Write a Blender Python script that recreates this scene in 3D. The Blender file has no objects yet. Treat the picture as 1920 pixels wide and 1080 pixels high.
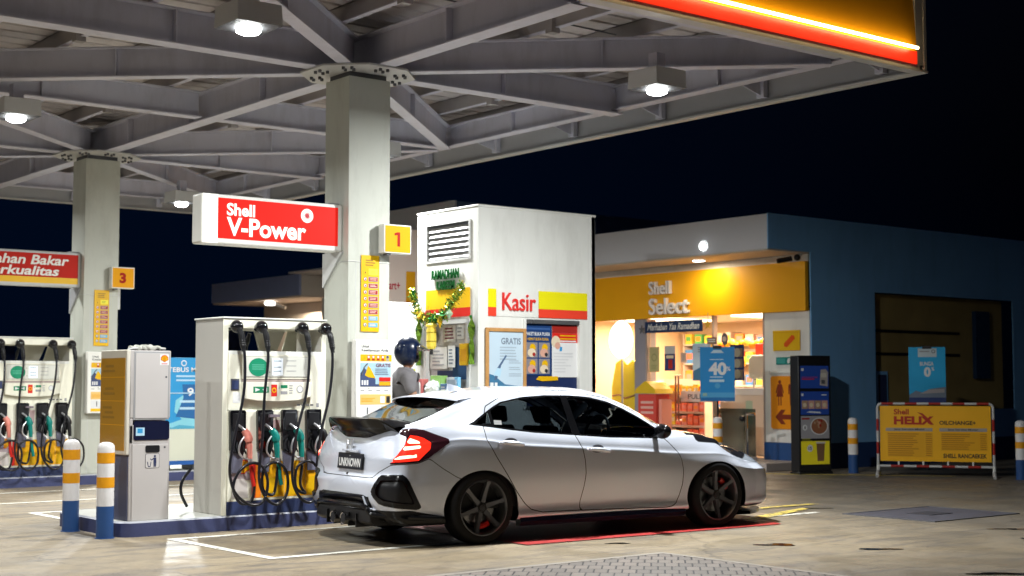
import bpy, bmesh, math, random
import numpy as np
from mathutils import Vector, Matrix
random.seed(7)
PI = math.pi
SC = bpy.context.scene
COL = SC.collection

# ------------------------------------------------------------------ camera
TH = math.radians(51.5)                     # camera heading from the pump-island axis (+X)
PITCH = math.atan((722 - 540) / 2700.0)
cam_d = bpy.data.cameras.new('camera')
cam_d.sensor_width = 36.0
cam_d.lens = 2700.0 / 1920.0 * 36.0
cam_d.clip_start = 0.05
cam_d.clip_end = 2000.0
cam_d.dof.use_dof = True
cam_d.dof.focus_distance = 13.0
cam_d.dof.aperture_fstop = 2.2
cam = bpy.data.objects.new('camera', cam_d)
COL.objects.link(cam)
cam.location = (0, 0, 1.38)
cam.rotation_euler = (PI / 2 + PITCH, 0, TH - PI / 2)
SC.camera = cam

# ------------------------------------------------------------------ sky, exposure
W = bpy.data.worlds.new("World")
SC.world = W
W.use_nodes = True
_nt = W.node_tree
_bg = _nt.nodes['Background']
_sky = _nt.nodes.new('ShaderNodeTexSky')
_sky.sky_type = 'NISHITA'
_sky.sun_disc = False
_sky.sun_elevation = math.radians(-4.0)
_sky.sun_rotation = math.radians(200)
_mx = _nt.nodes.new('ShaderNodeMix')
_mx.data_type = 'RGBA'
_mx.blend_type = 'MULTIPLY'
_mx.inputs['Factor'].default_value = 1.0
_mx.inputs['B'].default_value = (0.45, 0.7, 1.5, 1)
_nt.links.new(_sky.outputs['Color'], _mx.inputs['A'])
_gl = _nt.nodes.new('ShaderNodeMix')          # faint city glow in the night air
_gl.data_type = 'RGBA'
_gl.blend_type = 'ADD'
_gl.inputs['Factor'].default_value = 1.0
_tc = _nt.nodes.new('ShaderNodeTexCoord')      # town glow lies towards +Y
_sp = _nt.nodes.new('ShaderNodeSeparateXYZ')
_nt.links.new(_tc.outputs['Generated'], _sp.inputs['Vector'])
_mr = _nt.nodes.new('ShaderNodeMapRange')
_mr.inputs['From Min'].default_value = 0.5
_mr.inputs['From Max'].default_value = 0.95
_mr.inputs['To Min'].default_value = 0.12
_mr.inputs['To Max'].default_value = 2.2
_nt.links.new(_sp.outputs['Y'], _mr.inputs['Value'])
_gm = _nt.nodes.new('ShaderNodeMix')
_gm.data_type = 'RGBA'
_gm.blend_type = 'MULTIPLY'
_gm.inputs['Factor'].default_value = 1.0
_gm.inputs['A'].default_value = (0.002, 0.012, 0.045, 1)
_nt.links.new(_mr.outputs['Result'], _gm.inputs['B'])
_nt.links.new(_gm.outputs['Result'], _gl.inputs['B'])
_nt.links.new(_mx.outputs['Result'], _gl.inputs['A'])
_nt.links.new(_gl.outputs['Result'], _bg.inputs['Color'])
_bg.inputs['Strength'].default_value = 0.10
SC.view_settings.view_transform = 'Standard'
SC.view_settings.look = 'None'
SC.view_settings.exposure = -0.05
SC.view_settings.gamma = 1.0
SC.cycles.max_bounces = 6
SC.cycles.diffuse_bounces = 3
SC.cycles.glossy_bounces = 3
SC.cycles.transmission_bounces = 4
SC.cycles.transparent_max_bounces = 8
SC.cycles.sample_clamp_indirect = 4.0
SC.cycles.caustics_reflective = False
SC.cycles.caustics_refractive = False

# ------------------------------------------------------------------ materials
MATS = {}


def mat(name, col, rough=0.5, metal=0.0, emit=None, es=0.0, coat=0.0, var=0.06, vscale=3.0, bump=0.0, bscale=40.0, spec=0.3, grime=0.0):
    """Principled paint with a little procedural unevenness in colour and gloss."""
    if name in MATS:
        return MATS[name]
    m = bpy.data.materials.new(name)
    m.use_nodes = True
    nt = m.node_tree
    b = nt.nodes['Principled BSDF']
    b.inputs['Metallic'].default_value = metal
    b.inputs['Coat Weight'].default_value = coat
    b.inputs['Coat Roughness'].default_value = 0.08
    b.inputs['Specular IOR Level'].default_value = spec
    geo = nt.nodes.new('ShaderNodeNewGeometry')
    nz = nt.nodes.new('ShaderNodeTexNoise')
    nz.inputs['Scale'].default_value = vscale
    nz.inputs['Detail'].default_value = 6.0
    nt.links.new(geo.outputs['Position'], nz.inputs['Vector'])
    mx = nt.nodes.new('ShaderNodeMix')
    mx.data_type = 'RGBA'
    mx.inputs['A'].default_value = (*[c * (1 - var) for c in col], 1)
    mx.inputs['B'].default_value = (*[min(1, c * (1 + var)) for c in col], 1)
    nt.links.new(nz.outputs['Fac'], mx.inputs['Factor'])
    if grime > 0:                                   # rain-run dirt, longer than it is wide
        mp = nt.nodes.new('ShaderNodeMapping')
        mp.inputs['Scale'].default_value = (3.2, 3.2, 0.9)
        nt.links.new(geo.outputs['Position'], mp.inputs['Vector'])
        gn = nt.nodes.new('ShaderNodeTexNoise')
        gn.inputs['Scale'].default_value = 1.0
        gn.inputs['Detail'].default_value = 9.0
        gn.inputs['Roughness'].default_value = 0.7
        nt.links.new(mp.outputs['Vector'], gn.inputs['Vector'])
        gr = nt.nodes.new('ShaderNodeMapRange')
        gr.inputs['From Min'].default_value = 0.48
        gr.inputs['From Max'].default_value = 0.78
        gr.inputs['To Max'].default_value = grime
        nt.links.new(gn.outputs['Fac'], gr.inputs['Value'])
        gx = nt.nodes.new('ShaderNodeMix')
        gx.data_type = 'RGBA'
        nt.links.new(gr.outputs['Result'], gx.inputs['Factor'])
        nt.links.new(mx.outputs['Result'], gx.inputs['A'])
        gx.inputs['B'].default_value = (col[0] * .30, col[1] * .27, col[2] * .24, 1)
        mx = gx
    nt.links.new(mx.outputs['Result'], b.inputs['Base Color'])
    mr = nt.nodes.new('ShaderNodeMapRange')
    mr.inputs['To Min'].default_value = max(0.02, rough - 0.08)
    mr.inputs['To Max'].default_value = min(1, rough + 0.08)
    nt.links.new(nz.outputs['Fac'], mr.inputs['Value'])
    nt.links.new(mr.outputs['Result'], b.inputs['Roughness'])
    if emit is not None:
        b.inputs['Emission Color'].default_value = (*emit, 1)
        b.inputs['Emission Strength'].default_value = es
    if bump > 0:
        n2 = nt.nodes.new('ShaderNodeTexNoise')
        n2.inputs['Scale'].default_value = bscale
        n2.inputs['Detail'].default_value = 5.0
        nt.links.new(geo.outputs['Position'], n2.inputs['Vector'])
        bp = nt.nodes.new('ShaderNodeBump')
        bp.inputs['Strength'].default_value = bump
        bp.inputs['Distance'].default_value = 0.01
        nt.links.new(n2.outputs['Fac'], bp.inputs['Height'])
        nt.links.new(bp.outputs['Normal'], b.inputs['Normal'])
    MATS[name] = m
    return m


def glass(name, tint, refl=0.12, rough=0.02, opacity=0.0, base=(0.01, 0.01, 0.012)):
    if name in MATS:
        return MATS[name]
    m = bpy.data.materials.new(name)
    m.use_nodes = True
    nt = m.node_tree
    for n in list(nt.nodes):
        nt.nodes.remove(n)
    out = nt.nodes.new('ShaderNodeOutputMaterial')
    tr = nt.nodes.new('ShaderNodeBsdfTransparent')
    tr.inputs['Color'].default_value = (*tint, 1)
    gl = nt.nodes.new('ShaderNodeBsdfGlossy')
    gl.inputs['Roughness'].default_value = rough
    gl.inputs['Color'].default_value = (0.9, 0.95, 1, 1)
    fr = nt.nodes.new('ShaderNodeLayerWeight')
    fr.inputs['Blend'].default_value = refl
    mx = nt.nodes.new('ShaderNodeMixShader')
    nt.links.new(fr.outputs['Fresnel'], mx.inputs['Fac'])
    nt.links.new(tr.outputs['BSDF'], mx.inputs[1])
    nt.links.new(gl.outputs['BSDF'], mx.inputs[2])
    nt.links.new(mx.outputs['Shader'], out.inputs['Surface'])
    MATS[name] = m
    return m


WHITE = mat('white paint', (0.74, 0.74, 0.70), 0.45)
CREAM = mat('cream enamel', (0.72, 0.71, 0.62), 0.38, coat=0.2)
STEEL = mat('painted steel', (0.60, 0.60, 0.70), 0.5, var=0.14, vscale=1.2, grime=.3)
DECK = mat('roof sheet', (0.56, 0.52, 0.53), 0.5, var=0.15, vscale=0.8, grime=.5)
GREY = mat('mid grey', (0.32, 0.32, 0.33), 0.5)
LGREY = mat('light grey', (0.55, 0.55, 0.54), 0.45)
DGREY = mat('dark grey', (0.10, 0.10, 0.11), 0.5)
BLACK = mat('black plastic', (0.012, 0.012, 0.014), 0.35)
RUBBER = mat('black rubber', (0.014, 0.014, 0.016), 0.55)
GLOSSBLK = mat('gloss black', (0.008, 0.008, 0.010), 0.08, coat=0.6)
NAVY = mat('navy paint', (0.035, 0.05, 0.13), 0.45, var=0.12, grime=.5)
BLUEP = mat('bollard blue', (0.025, 0.075, 0.22), 0.4, var=0.15)
WALLTINT = mat('wall bluish light tint', (0.25, 0.54, 0.96), 0.6, var=0.16, vscale=0.7, grime=.18)  # pale wall; the dim bluish light on it is put into the colour
SKIRT = mat('dark blue skirting', (0.02, 0.055, 0.17), 0.6)
YEL = mat('yellow', (0.82, 0.48, 0.01), 0.4)
YELB = mat('bright yellow', (0.72, 0.41, 0.005), 0.4)
AMBER = mat('amber', (0.75, 0.36, 0.01), 0.45)
RED = mat('red', (0.62, 0.02, 0.015), 0.4)
DRED = mat('dark red', (0.35, 0.02, 0.015), 0.5)
ORANGE = mat('orange', (0.85, 0.22, 0.01), 0.45)
PRINT = mat('print black', (0.02, 0.02, 0.022), 0.6)
PAPER = mat('paper', (0.72, 0.72, 0.72), 0.6)
CYAN = mat('poster blue', (0.03, 0.28, 0.58), 0.4)
LCYAN = mat('pale blue print', (0.42, 0.62, 0.76), 0.5)
GREEN = mat('green', (0.01, 0.22, 0.10), 0.4)
TEAL = mat('teal green', (0.005, 0.20, 0.17), 0.35)
PINK = mat('pale red plastic', (0.72, 0.25, 0.20), 0.4)
ALU = mat('aluminium', (0.70, 0.70, 0.72), 0.3, metal=0.9)
CHROME = mat('chrome', (0.8, 0.8, 0.82), 0.08, metal=1.0)
WOOD = mat('pale wood frame', (0.50, 0.26, 0.09), 0.5, var=0.25, vscale=12)
BINGREY = mat('bin grey', (0.46, 0.43, 0.42), 0.45, var=0.08, grime=.5)

# ------------------------------------------------------------------ mesh builder
XF_ = {}          # object name -> (loc, rotz)


class MB:
    def __init__(s):
        s.v = []
        s.f = []
        s.m = []
        s.mats = []

    def mi(s, m):
        if m not in s.mats:
            s.mats.append(m)
        return s.mats.index(m)

    def add(s, vs, fs, m):
        o = len(s.v)
        s.v += [tuple(p) for p in vs]
        k = s.mi(m)
        for f in fs:
            s.f.append(tuple(o + i for i in f))
            s.m.append(k)
        return s

    def poly(s, pts, m):
        return s.add(pts, [tuple(range(len(pts)))], m)

    def box(s, x0, x1, y0, y1, z0, z1, m):
        vs = [(x0, y0, z0), (x1, y0, z0), (x1, y1, z0), (x0, y1, z0), (x0, y0, z1), (x1, y0, z1), (x1, y1, z1), (x0, y1, z1)]
        return s.add(vs, [(0, 3, 2, 1), (4, 5, 6, 7), (0, 1, 5, 4), (1, 2, 6, 5), (2, 3, 7, 6), (3, 0, 4, 7)], m)

    def rect(s, x0, x1, z0, z1, y, m):
        """flat print facing -Y"""
        return s.poly([(x0, y, z0), (x1, y, z0), (x1, y, z1), (x0, y, z1)], m)

    def bar(s, p0, p1, w, h, m, up=(0, 0, 1)):
        p0, p1 = Vector(p0), Vector(p1)
        d = (p1 - p0).normalized()
        sd = d.cross(Vector(up))
        if sd.length < 1e-4:
            sd = d.cross(Vector((1, 0, 0)))
        sd.normalize()
        u = sd.cross(d)
        vs = []
        for p in (p0, p1):
            for a, b in ((-1, -1), (1, -1), (1, 1), (-1, 1)):
                vs.append(p + sd * (a * w / 2) + u * (b * h / 2))
        return s.add(vs, [(0, 1, 2, 3), (7, 6, 5, 4), (0, 4, 5, 1), (1, 5, 6, 2), (2, 6, 7, 3), (3, 7, 4, 0)], m)

    def cyl(s, p0, p1, r0, m, r1=None, n=20, caps=True):
        r1 = r0 if r1 is None else r1
        p0, p1 = Vector(p0), Vector(p1)
        d = (p1 - p0).normalized()
        a = d.orthogonal().normalized()
        b = d.cross(a)
        vs = []
        for p, r in ((p0, r0), (p1, r1)):
            for i in range(n):
                t = 2 * PI * i / n
                vs.append(p + a * (r * math.cos(t)) + b * (r * math.sin(t)))
        fs = [(i, (i + 1) % n, n + (i + 1) % n, n + i) for i in range(n)]
        if caps:
            fs += [tuple(reversed(range(n))), tuple(range(n, 2 * n))]
        return s.add(vs, fs, m)

    def tube(s, path, r, m, n=8, closed=False, sub=0):
        P = [Vector(p) for p in path]
        if sub:
            P = smooth_path(P, sub, closed)
        k = len(P)
        rr = r if isinstance(r, (list, tuple)) else [r] * k
        if len(rr) != k:
            rr = [rr[min(len(rr) - 1, int(i * len(rr) / k))] for i in range(k)]
        vs = []
        prev = None
        for i, p in enumerate(P):
            if closed:
                d = (P[(i + 1) % k] - P[i - 1])
            else:
                d = P[min(i + 1, k - 1)] - P[max(i - 1, 0)]
            d.normalize()
            if prev is None:
                a = d.orthogonal().normalized()
            else:
                a = (prev - d * prev.dot(d))
                a = a.normalized() if a.length > 1e-5 else d.orthogonal().normalized()
            prev = a
            b = d.cross(a)
            for j in range(n):
                t = 2 * PI * j / n
                vs.append(p + a * (rr[i] * math.cos(t)) + b * (rr[i] * math.sin(t)))
        fs = []
        for i in range(k if closed else k - 1):
            for j in range(n):
                i2 = (i + 1) % k
                fs.append((i * n + j, i * n + (j + 1) % n, i2 * n + (j + 1) % n, i2 * n + j))
        if not closed:
            fs += [tuple(reversed(range(n))), tuple(range((k - 1) * n, k * n))]
        return s.add(vs, fs, m)

    def lathe(s, prof, m, c=(0, 0, 0), n=24, axis='z', caps=True):
        """prof = [(r, h)...]; axis z (up) or y"""
        vs = []
        for r, h in prof:
            for j in range(n):
                t = 2 * PI * j / n
                if axis == 'z':
                    vs.append((c[0] + r * math.cos(t), c[1] + r * math.sin(t), c[2] + h))
                elif axis == 'y':
                    vs.append((c[0] + r * math.cos(t), c[1] + h, c[2] + r * math.sin(t)))
                else:
                    vs.append((c[0] + h, c[1] + r * math.cos(t), c[2] + r * math.sin(t)))
        fs = []
        k = len(prof)
        for i in range(k - 1):
            for j in range(n):
                fs.append((i * n + j, i * n + (j + 1) % n, (i + 1) * n + (j + 1) % n, (i + 1) * n + j))
        if caps and prof[0][0] > 1e-5:
            fs.append(tuple(reversed(range(n))))
        if caps and prof[-1][0] > 1e-5:
            fs.append(tuple(range((k - 1) * n, k * n)))
        return s.add(vs, fs, m)

    def ball(s, c, r, m, n=14, sz=1.0):
        prof = [(r * math.sin(PI * i / n) + 1e-6, -r * sz * math.cos(PI * i / n)) for i in range(n + 1)]
        return s.lathe(prof, m, c, n * 2)

    def prism(s, pts, y0, y1, m):
        """(x, z) outline extruded along y"""
        n = len(pts)
        vs = [(x, y0, z) for x, z in pts] + [(x, y1, z) for x, z in pts]
        fs = [tuple(range(n)), tuple(reversed(range(n, 2 * n)))]
        fs += [(i, n + i, n + (i + 1) % n, (i + 1) % n) for i in range(n)]
        return s.add(vs, fs, m)

    def flat(s, pts, y, m):
        return s.poly([(x, y, z) for x, z in pts], m)

    def ring(s, cx, cz, r0, r1, y, m, n=28, sx=1.0):
        vs = []
        for r in (r0, r1):
            for i in range(n):
                t = 2 * PI * i / n
                vs.append((cx + sx * r * math.cos(t), y, cz + r * math.sin(t)))
        return s.add(vs, [(i, (i + 1) % n, n + (i + 1) % n, n + i) for i in range(n)], m)

    def disc(s, cx, cz, r, y, m, n=28, sx=1.0):
        return s.poly([(cx + sx * r * math.cos(2 * PI * i / n), y, cz + r * math.sin(2 * PI * i / n)) for i in range(n)], m)

    def text(s, txt, x0, x1, z0, z1, y, m, bold=0.0, depth=0.0, shear=0.0, keep=False):
        """lettering fitted into a rectangle, facing -Y"""
        vs, fs = text_geo(txt, bold, depth > 0, shear)
        ax = [min(p[i] for p in vs) for i in range(3)]
        bx = [max(p[i] for p in vs) for i in range(3)]
        kx = (x1 - x0) / (bx[0] - ax[0])
        kz = (z1 - z0) / (bx[1] - ax[1])
        if keep:
            kx = kz = min(kx, kz)
        dd = max(bx[2] - ax[2], 1e-6)
        out = [(x0 + (p[0] - ax[0]) * kx, y - (p[2] - ax[2]) / dd * depth, z0 + (p[1] - ax[1]) * kz) for p in vs]
        return s.add(out, fs, m)

    def lines(s, x0, x1, z0, z1, n, y, m, ragged=0.3):
        """rows of print too small to read"""
        h = (z1 - z0) / n
        for i in range(n):
            e = x1 - (x1 - x0) * ragged * random.random()
            s.rect(x0, e, z1 - (i + 0.72) * h, z1 - (i + 0.28) * h, y, m)
        return s

    def build(s, name, parent=None, smooth=35, bevel=0.0, world=False, weld=False):
        me = bpy.data.meshes.new(name)
        vs = s.v
        if world and parent is not None:
            loc, rz = XF_[parent.name]
            c, sn = math.cos(-rz), math.sin(-rz)
            vs = [((x - loc[0]) * c - (y - loc[1]) * sn, (x - loc[0]) * sn + (y - loc[1]) * c, z - loc[2]) for x, y, z in vs]
        me.from_pydata([tuple(p) for p in vs], [], s.f)
        for m in s.mats:
            me.materials.append(m)
        me.polygons.foreach_set('material_index', s.m)
        if weld:
            bm = bmesh.new()
            bm.from_mesh(me)
            bmesh.ops.remove_doubles(bm, verts=bm.verts, dist=1e-4)
            bm.to_mesh(me)
            bm.free()
        me.update()
        if smooth:
            me.polygons.foreach_set('use_smooth', [True] * len(me.polygons))
            me.set_sharp_from_angle(angle=math.radians(smooth))
        o = bpy.data.objects.new(name, me)
        COL.objects.link(o)
        if parent is not None:
            o.parent = parent
        if bevel:
            b = o.modifiers.new('bevel', 'BEVEL')
            b.width = bevel
            b.segments = 2
            b.limit_method = 'ANGLE'
            b.angle_limit = math.radians(40)
        return o


_TX = {}


def text_geo(txt, bold, solid, shear):
    key = (txt, bold, solid, shear)
    if key in _TX:
        return _TX[key]
    cu = bpy.data.curves.new('lettering', 'FONT')
    cu.body = txt
    cu.size = 1.0
    cu.offset = bold
    cu.shear = shear
    cu.resolution_u = 4
    if solid:
        cu.extrude = 0.5
    ob = bpy.data.objects.new('lettering', cu)
    COL.objects.link(ob)
    dg = bpy.context.evaluated_depsgraph_get()
    me = bpy.data.meshes.new_from_object(ob.evaluated_get(dg))
    vs = [tuple(v.co) for v in me.vertices]
    fs = [tuple(p.vertices) for p in me.polygons]
    bpy.data.objects.remove(ob)
    bpy.data.curves.remove(cu)
    bpy.data.meshes.remove(me)
    _TX[key] = (vs, fs)
    return _TX[key]


def smooth_path(P, sub, closed=False):
    out = []
    k = len(P)
    rng = range(k if closed else k - 1)
    for i in rng:
        p1, p2 = P[i], P[(i + 1) % k]
        p0 = P[i - 1] if (closed or i > 0) else p1 * 2 - p2
        p3 = P[(i + 2) % k] if (closed or i + 2 < k) else p2 * 2 - p1
        for j in range(sub):
            t = j / sub
            out.append(0.5 * ((2 * p1) + (p2 - p0) * t + (2 * p0 - 5 * p1 + 4 * p2 - p3) * t * t + (3 * p1 - p0 - 3 * p2 + p3) * t ** 3))
    if not closed:
        out.append(P[-1].copy())
    return out


def tag(o, label=None, cat=None, group=None, kind=None):
    if label:
        o['label'] = label
    if cat:
        o['category'] = cat
    if group:
        o['group'] = group
    if kind:
        o['kind'] = kind
    return o


def thing(name, label, cat, loc=(0, 0, 0), rotz=0.0, group=None):
    o = bpy.data.objects.new(name, None)
    COL.objects.link(o)
    o.empty_display_size = 0.2
    o.location = loc
    o.rotation_euler = (0, 0, rotz)
    XF_[o.name] = (loc, rotz)
    return tag(o, label, cat, group)


def struct(mb, name, **k):
    return tag(mb.build(name, **k), kind='structure')


def dup(root, loc, label, rotz=None):
    """copy of a thing with copies of its parts and sub-parts"""
    def cp(o, parent):
        c = o.copy()
        COL.objects.link(c)
        if parent is not None:
            c.parent = parent
        for ch in o.children:
            cp(ch, c)
        return c
    r = cp(root, None)
    r.location = loc
    if rotz is not None:
        r.rotation_euler = (0, 0, rotz)
    XF_[r.name] = (tuple(loc), r.rotation_euler[2])
    r['label'] = label
    return r


def lamp_area(name, loc, energy, size, col, parent=None, rot=(0, 0, 0), shape='DISK', spread=PI):
    l = bpy.data.lights.new(name, 'AREA')
    l.energy = energy
    l.color = col
    l.shape = shape
    l.size = size
    l.spread = spread
    o = bpy.data.objects.new(name, l)
    COL.objects.link(o)
    o.location = loc
    o.rotation_euler = rot
    if parent is not None:
        o.parent = parent
    return o


def lamp_spot(name, loc, target, energy, col, angle=60, blend=0.6, size=0.04, parent=None):
    l = bpy.data.lights.new(name, 'SPOT')
    l.energy = energy
    l.color = col
    l.spot_size = math.radians(angle)
    l.spot_blend = blend
    l.shadow_soft_size = size
    o = bpy.data.objects.new(name, l)
    COL.objects.link(o)
    o.location = loc
    o.rotation_euler = (Vector(target) - Vector(loc)).to_track_quat('-Z', 'Y').to_euler()
    if parent is not None:
        o.parent = parent
    return o

# ================================================================== GROUND
def ground_mat():
    m = bpy.data.materials.new('stained concrete')
    m.use_nodes = True
    nt = m.node_tree
    L = nt.links.new
    b = nt.nodes['Principled BSDF']
    b.inputs['Specular IOR Level'].default_value = 0.25
    geo = nt.nodes.new('ShaderNodeNewGeometry')

    def noise(scale, detail=6, dist=0.0, vec=None, rough=0.6):
        n = nt.nodes.new('ShaderNodeTexNoise')
        n.inputs['Scale'].default_value = scale
        n.inputs['Detail'].default_value = detail
        n.inputs['Distortion'].default_value = dist
        n.inputs['Roughness'].default_value = rough
        L(vec or geo.outputs['Position'], n.inputs['Vector'])
        return n.outputs['Fac']

    def ramp(fac, a, bb, lo=0.0, hi=1.0):
        r = nt.nodes.new('ShaderNodeMapRange')
        r.interpolation_type = 'SMOOTHSTEP'
        r.inputs['From Min'].default_value = a
        r.inputs['From Max'].default_value = bb
        r.inputs['To Min'].default_value = lo
        r.inputs['To Max'].default_value = hi
        L(fac, r.inputs['Value'])
        return r.outputs['Result']

    def mix(fac, a, c, mode='MIX'):
        x = nt.nodes.new('ShaderNodeMix')
        x.data_type = 'RGBA'
        x.blend_type = mode
        for sock, val in (('Factor', fac), ('A', a), ('B', c)):
            if isinstance(val, tuple):
                x.inputs[sock].default_value = (*val, 1)
            elif isinstance(val, float):
                x.inputs[sock].default_value = val
            else:
                L(val, x.inputs[sock])
        return x.outputs['Result']
    base = mix(noise(0.7, 8, 0.4), (0.265, 0.21, 0.135), (0.33, 0.262, 0.17))
    base = mix(ramp(noise(7, 10, 0.6, rough=0.7), 0.35, 0.75), base, (0.215, 0.17, 0.115))
    mp = nt.nodes.new('ShaderNodeMapping')          # tyre-dragged stains run with the lanes
    mp.inputs['Scale'].default_value = (0.45, 1.7, 1)
    L(geo.outputs['Position'], mp.inputs['Vector'])
    st = ramp(noise(1.6, 8, 0.8, mp.outputs['Vector'], 0.68), 0.46, 0.68)
    base = mix(st, base, (0.135, 0.115, 0.095))
    sp = ramp(noise(5.5, 4, 0.3, rough=0.5), 0.70, 0.76)
    base = mix(sp, base, (0.10, 0.09, 0.085))
    big = ramp(noise(0.35, 5, 0.6), 0.45, 0.68, 0.0, 0.55)
    base = mix(big, base, (0.17, 0.15, 0.13))
    drip = ramp(noise(14, 3, 0.2, rough=0.4), 0.72, 0.77)
    base = mix(drip, base, (0.06, 0.055, 0.05))
    vor = nt.nodes.new('ShaderNodeTexVoronoi')           # hairline cracks
    vor.feature = 'DISTANCE_TO_EDGE'
    vor.inputs['Scale'].default_value = 0.42
    wob = nt.nodes.new('ShaderNodeMix')
    wob.data_type = 'RGBA'
    wob.blend_type = 'ADD'
    wob.inputs['Factor'].default_value = 0.35
    nv = nt.nodes.new('ShaderNodeTexNoise')
    nv.inputs['Scale'].default_value = 2.5
    nv.inputs['Detail'].default_value = 8
    L(geo.outputs['Position'], nv.inputs['Vector'])
    L(geo.outputs['Position'], wob.inputs['A'])
    L(nv.outputs['Color'], wob.inputs['B'])
    L(wob.outputs['Result'], vor.inputs['Vector'])
    base = mix(ramp(vor.outputs['Distance'], 0.0, 0.007, 0.55, 0.0), base, (0.07, 0.06, 0.05))
    sx = nt.nodes.new('ShaderNodeSeparateXYZ')            # colour darkened past the canopy, standing in for weaker lamp light there
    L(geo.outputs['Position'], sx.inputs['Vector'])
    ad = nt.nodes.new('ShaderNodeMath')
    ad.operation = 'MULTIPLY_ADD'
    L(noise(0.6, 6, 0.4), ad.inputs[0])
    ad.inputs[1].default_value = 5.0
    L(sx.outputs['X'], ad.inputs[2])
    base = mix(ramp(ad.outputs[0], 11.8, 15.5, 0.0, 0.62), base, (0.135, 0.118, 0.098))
    gr = noise(160, 3)
    base = mix(ramp(gr, 0.3, 0.7, 0.0, 0.22), base, (0.18, 0.16, 0.14))
    # saw-cut slab joints
    br = nt.nodes.new('ShaderNodeTexBrick')
    br.offset = 0.0
    br.inputs['Scale'].default_value = 1.0
    br.inputs['Brick Width'].default_value = 4.6
    br.inputs['Row Height'].default_value = 3.7
    br.inputs['Mortar Size'].default_value = 0.007
    br.inputs['Mortar Smooth'].default_value = 0.3
    m2 = nt.nodes.new('ShaderNodeMapping')
    m2.inputs['Location'].default_value = (1.1, 2.15, 0)
    L(geo.outputs['Position'], m2.inputs['Vector'])
    L(m2.outputs['Vector'], br.inputs['Vector'])
    base = mix(br.outputs['Fac'], base, (0.12, 0.10, 0.085))
    L(base, b.inputs['Base Color'])
    L(ramp(noise(1.3, 7, 0.5), 0.38, 0.66, 0.36, 0.72), b.inputs['Roughness'])
    bp = nt.nodes.new('ShaderNodeBump')
    bp.inputs['Strength'].default_value = 0.35
    bp.inputs['Distance'].default_value = 0.006
    L(noise(60, 6), bp.inputs['Height'])
    L(bp.outputs['Normal'], b.inputs['Normal'])
    return m


GROUND = ground_mat()
g = MB()
g.poly([(-400, -400, 0), (400, -400, 0), (400, 400, 0), (-400, 400, 0)], GROUND)
struct(g, 'ground', smooth=0)

# worn road paint
def worn(name, col, amount=0.5):
    m = mat(name, col, 0.6, var=0.05)
    nt = m.node_tree
    b = nt.nodes['Principled BSDF']
    geo = nt.nodes.new('ShaderNodeNewGeometry')
    n = nt.nodes.new('ShaderNodeTexNoise')
    n.inputs['Scale'].default_value = 9
    n.inputs['Detail'].default_value = 10
    n.inputs['Roughness'].default_value = 0.75
    nt.links.new(geo.outputs['Position'], n.inputs['Vector'])
    r = nt.nodes.new('ShaderNodeMapRange')
    r.inputs['From Min'].default_value = amount - 0.06
    r.inputs['From Max'].default_value = amount + 0.06
    r.inputs['To Min'].default_value = 1
    r.inputs['To Max'].default_value = 0
    nt.links.new(n.outputs['Fac'], r.inputs['Value'])
    nt.links.new(r.outputs['Result'], b.inputs['Alpha'])
    return m


LINEW = worn('worn white line', (0.72, 0.70, 0.62), 0.60)
LINEY = worn('worn yellow line', (0.72, 0.55, 0.12), 0.54)
LINER = worn('worn red paint', (0.34, 0.022, 0.02), 0.64)


def bay(x0, x1, y0, y1, w=0.09):
    b = MB()
    z = 0.004
    b.poly([(x0, y0, z), (x0 + w, y0, z), (x0 + w, y1, z), (x0, y1, z)], LINEW)
    for y in (y0, y1 - w):
        b.poly([(x0 + w, y, z), (x1, y, z), (x1, y + w, z), (x0 + w, y + w, z)], LINEW)
    struct(b, 'road_marking', smooth=0)


bay(5.68, 12.4, 10.22, 12.12)
bay(5.66, 12.4, 13.98, 15.52)
bay(5.74, 12.4, 16.85, 18.55)
r = MB()
r.poly([(7.9, 9.72, .008), (11.06, 9.61, .008), (11.45, 10.42, .008), (11.45, 11.6, .008), (7.9, 11.7, .008)], LINER)
struct(r, 'road_marking', smooth=0)
r = MB()
r.poly([(11.1, 10.0, .012), (12.6, 10.55, .012), (12.65, 10.68, .012), (11.12, 10.2, .012)], LINEY)
r.poly([(11.3, 10.9, .012), (13.2, 10.9, .012), (13.2, 11.02, .012), (11.3, 11.02, .012)], LINEY)
r.poly([(17.0, 15.2, .004), (18.9, 12.9, .004), (18.9, 13.1, .004), (17.1, 15.35, .004)], LINEY)
struct(r, 'road_marking', smooth=0)

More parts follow.
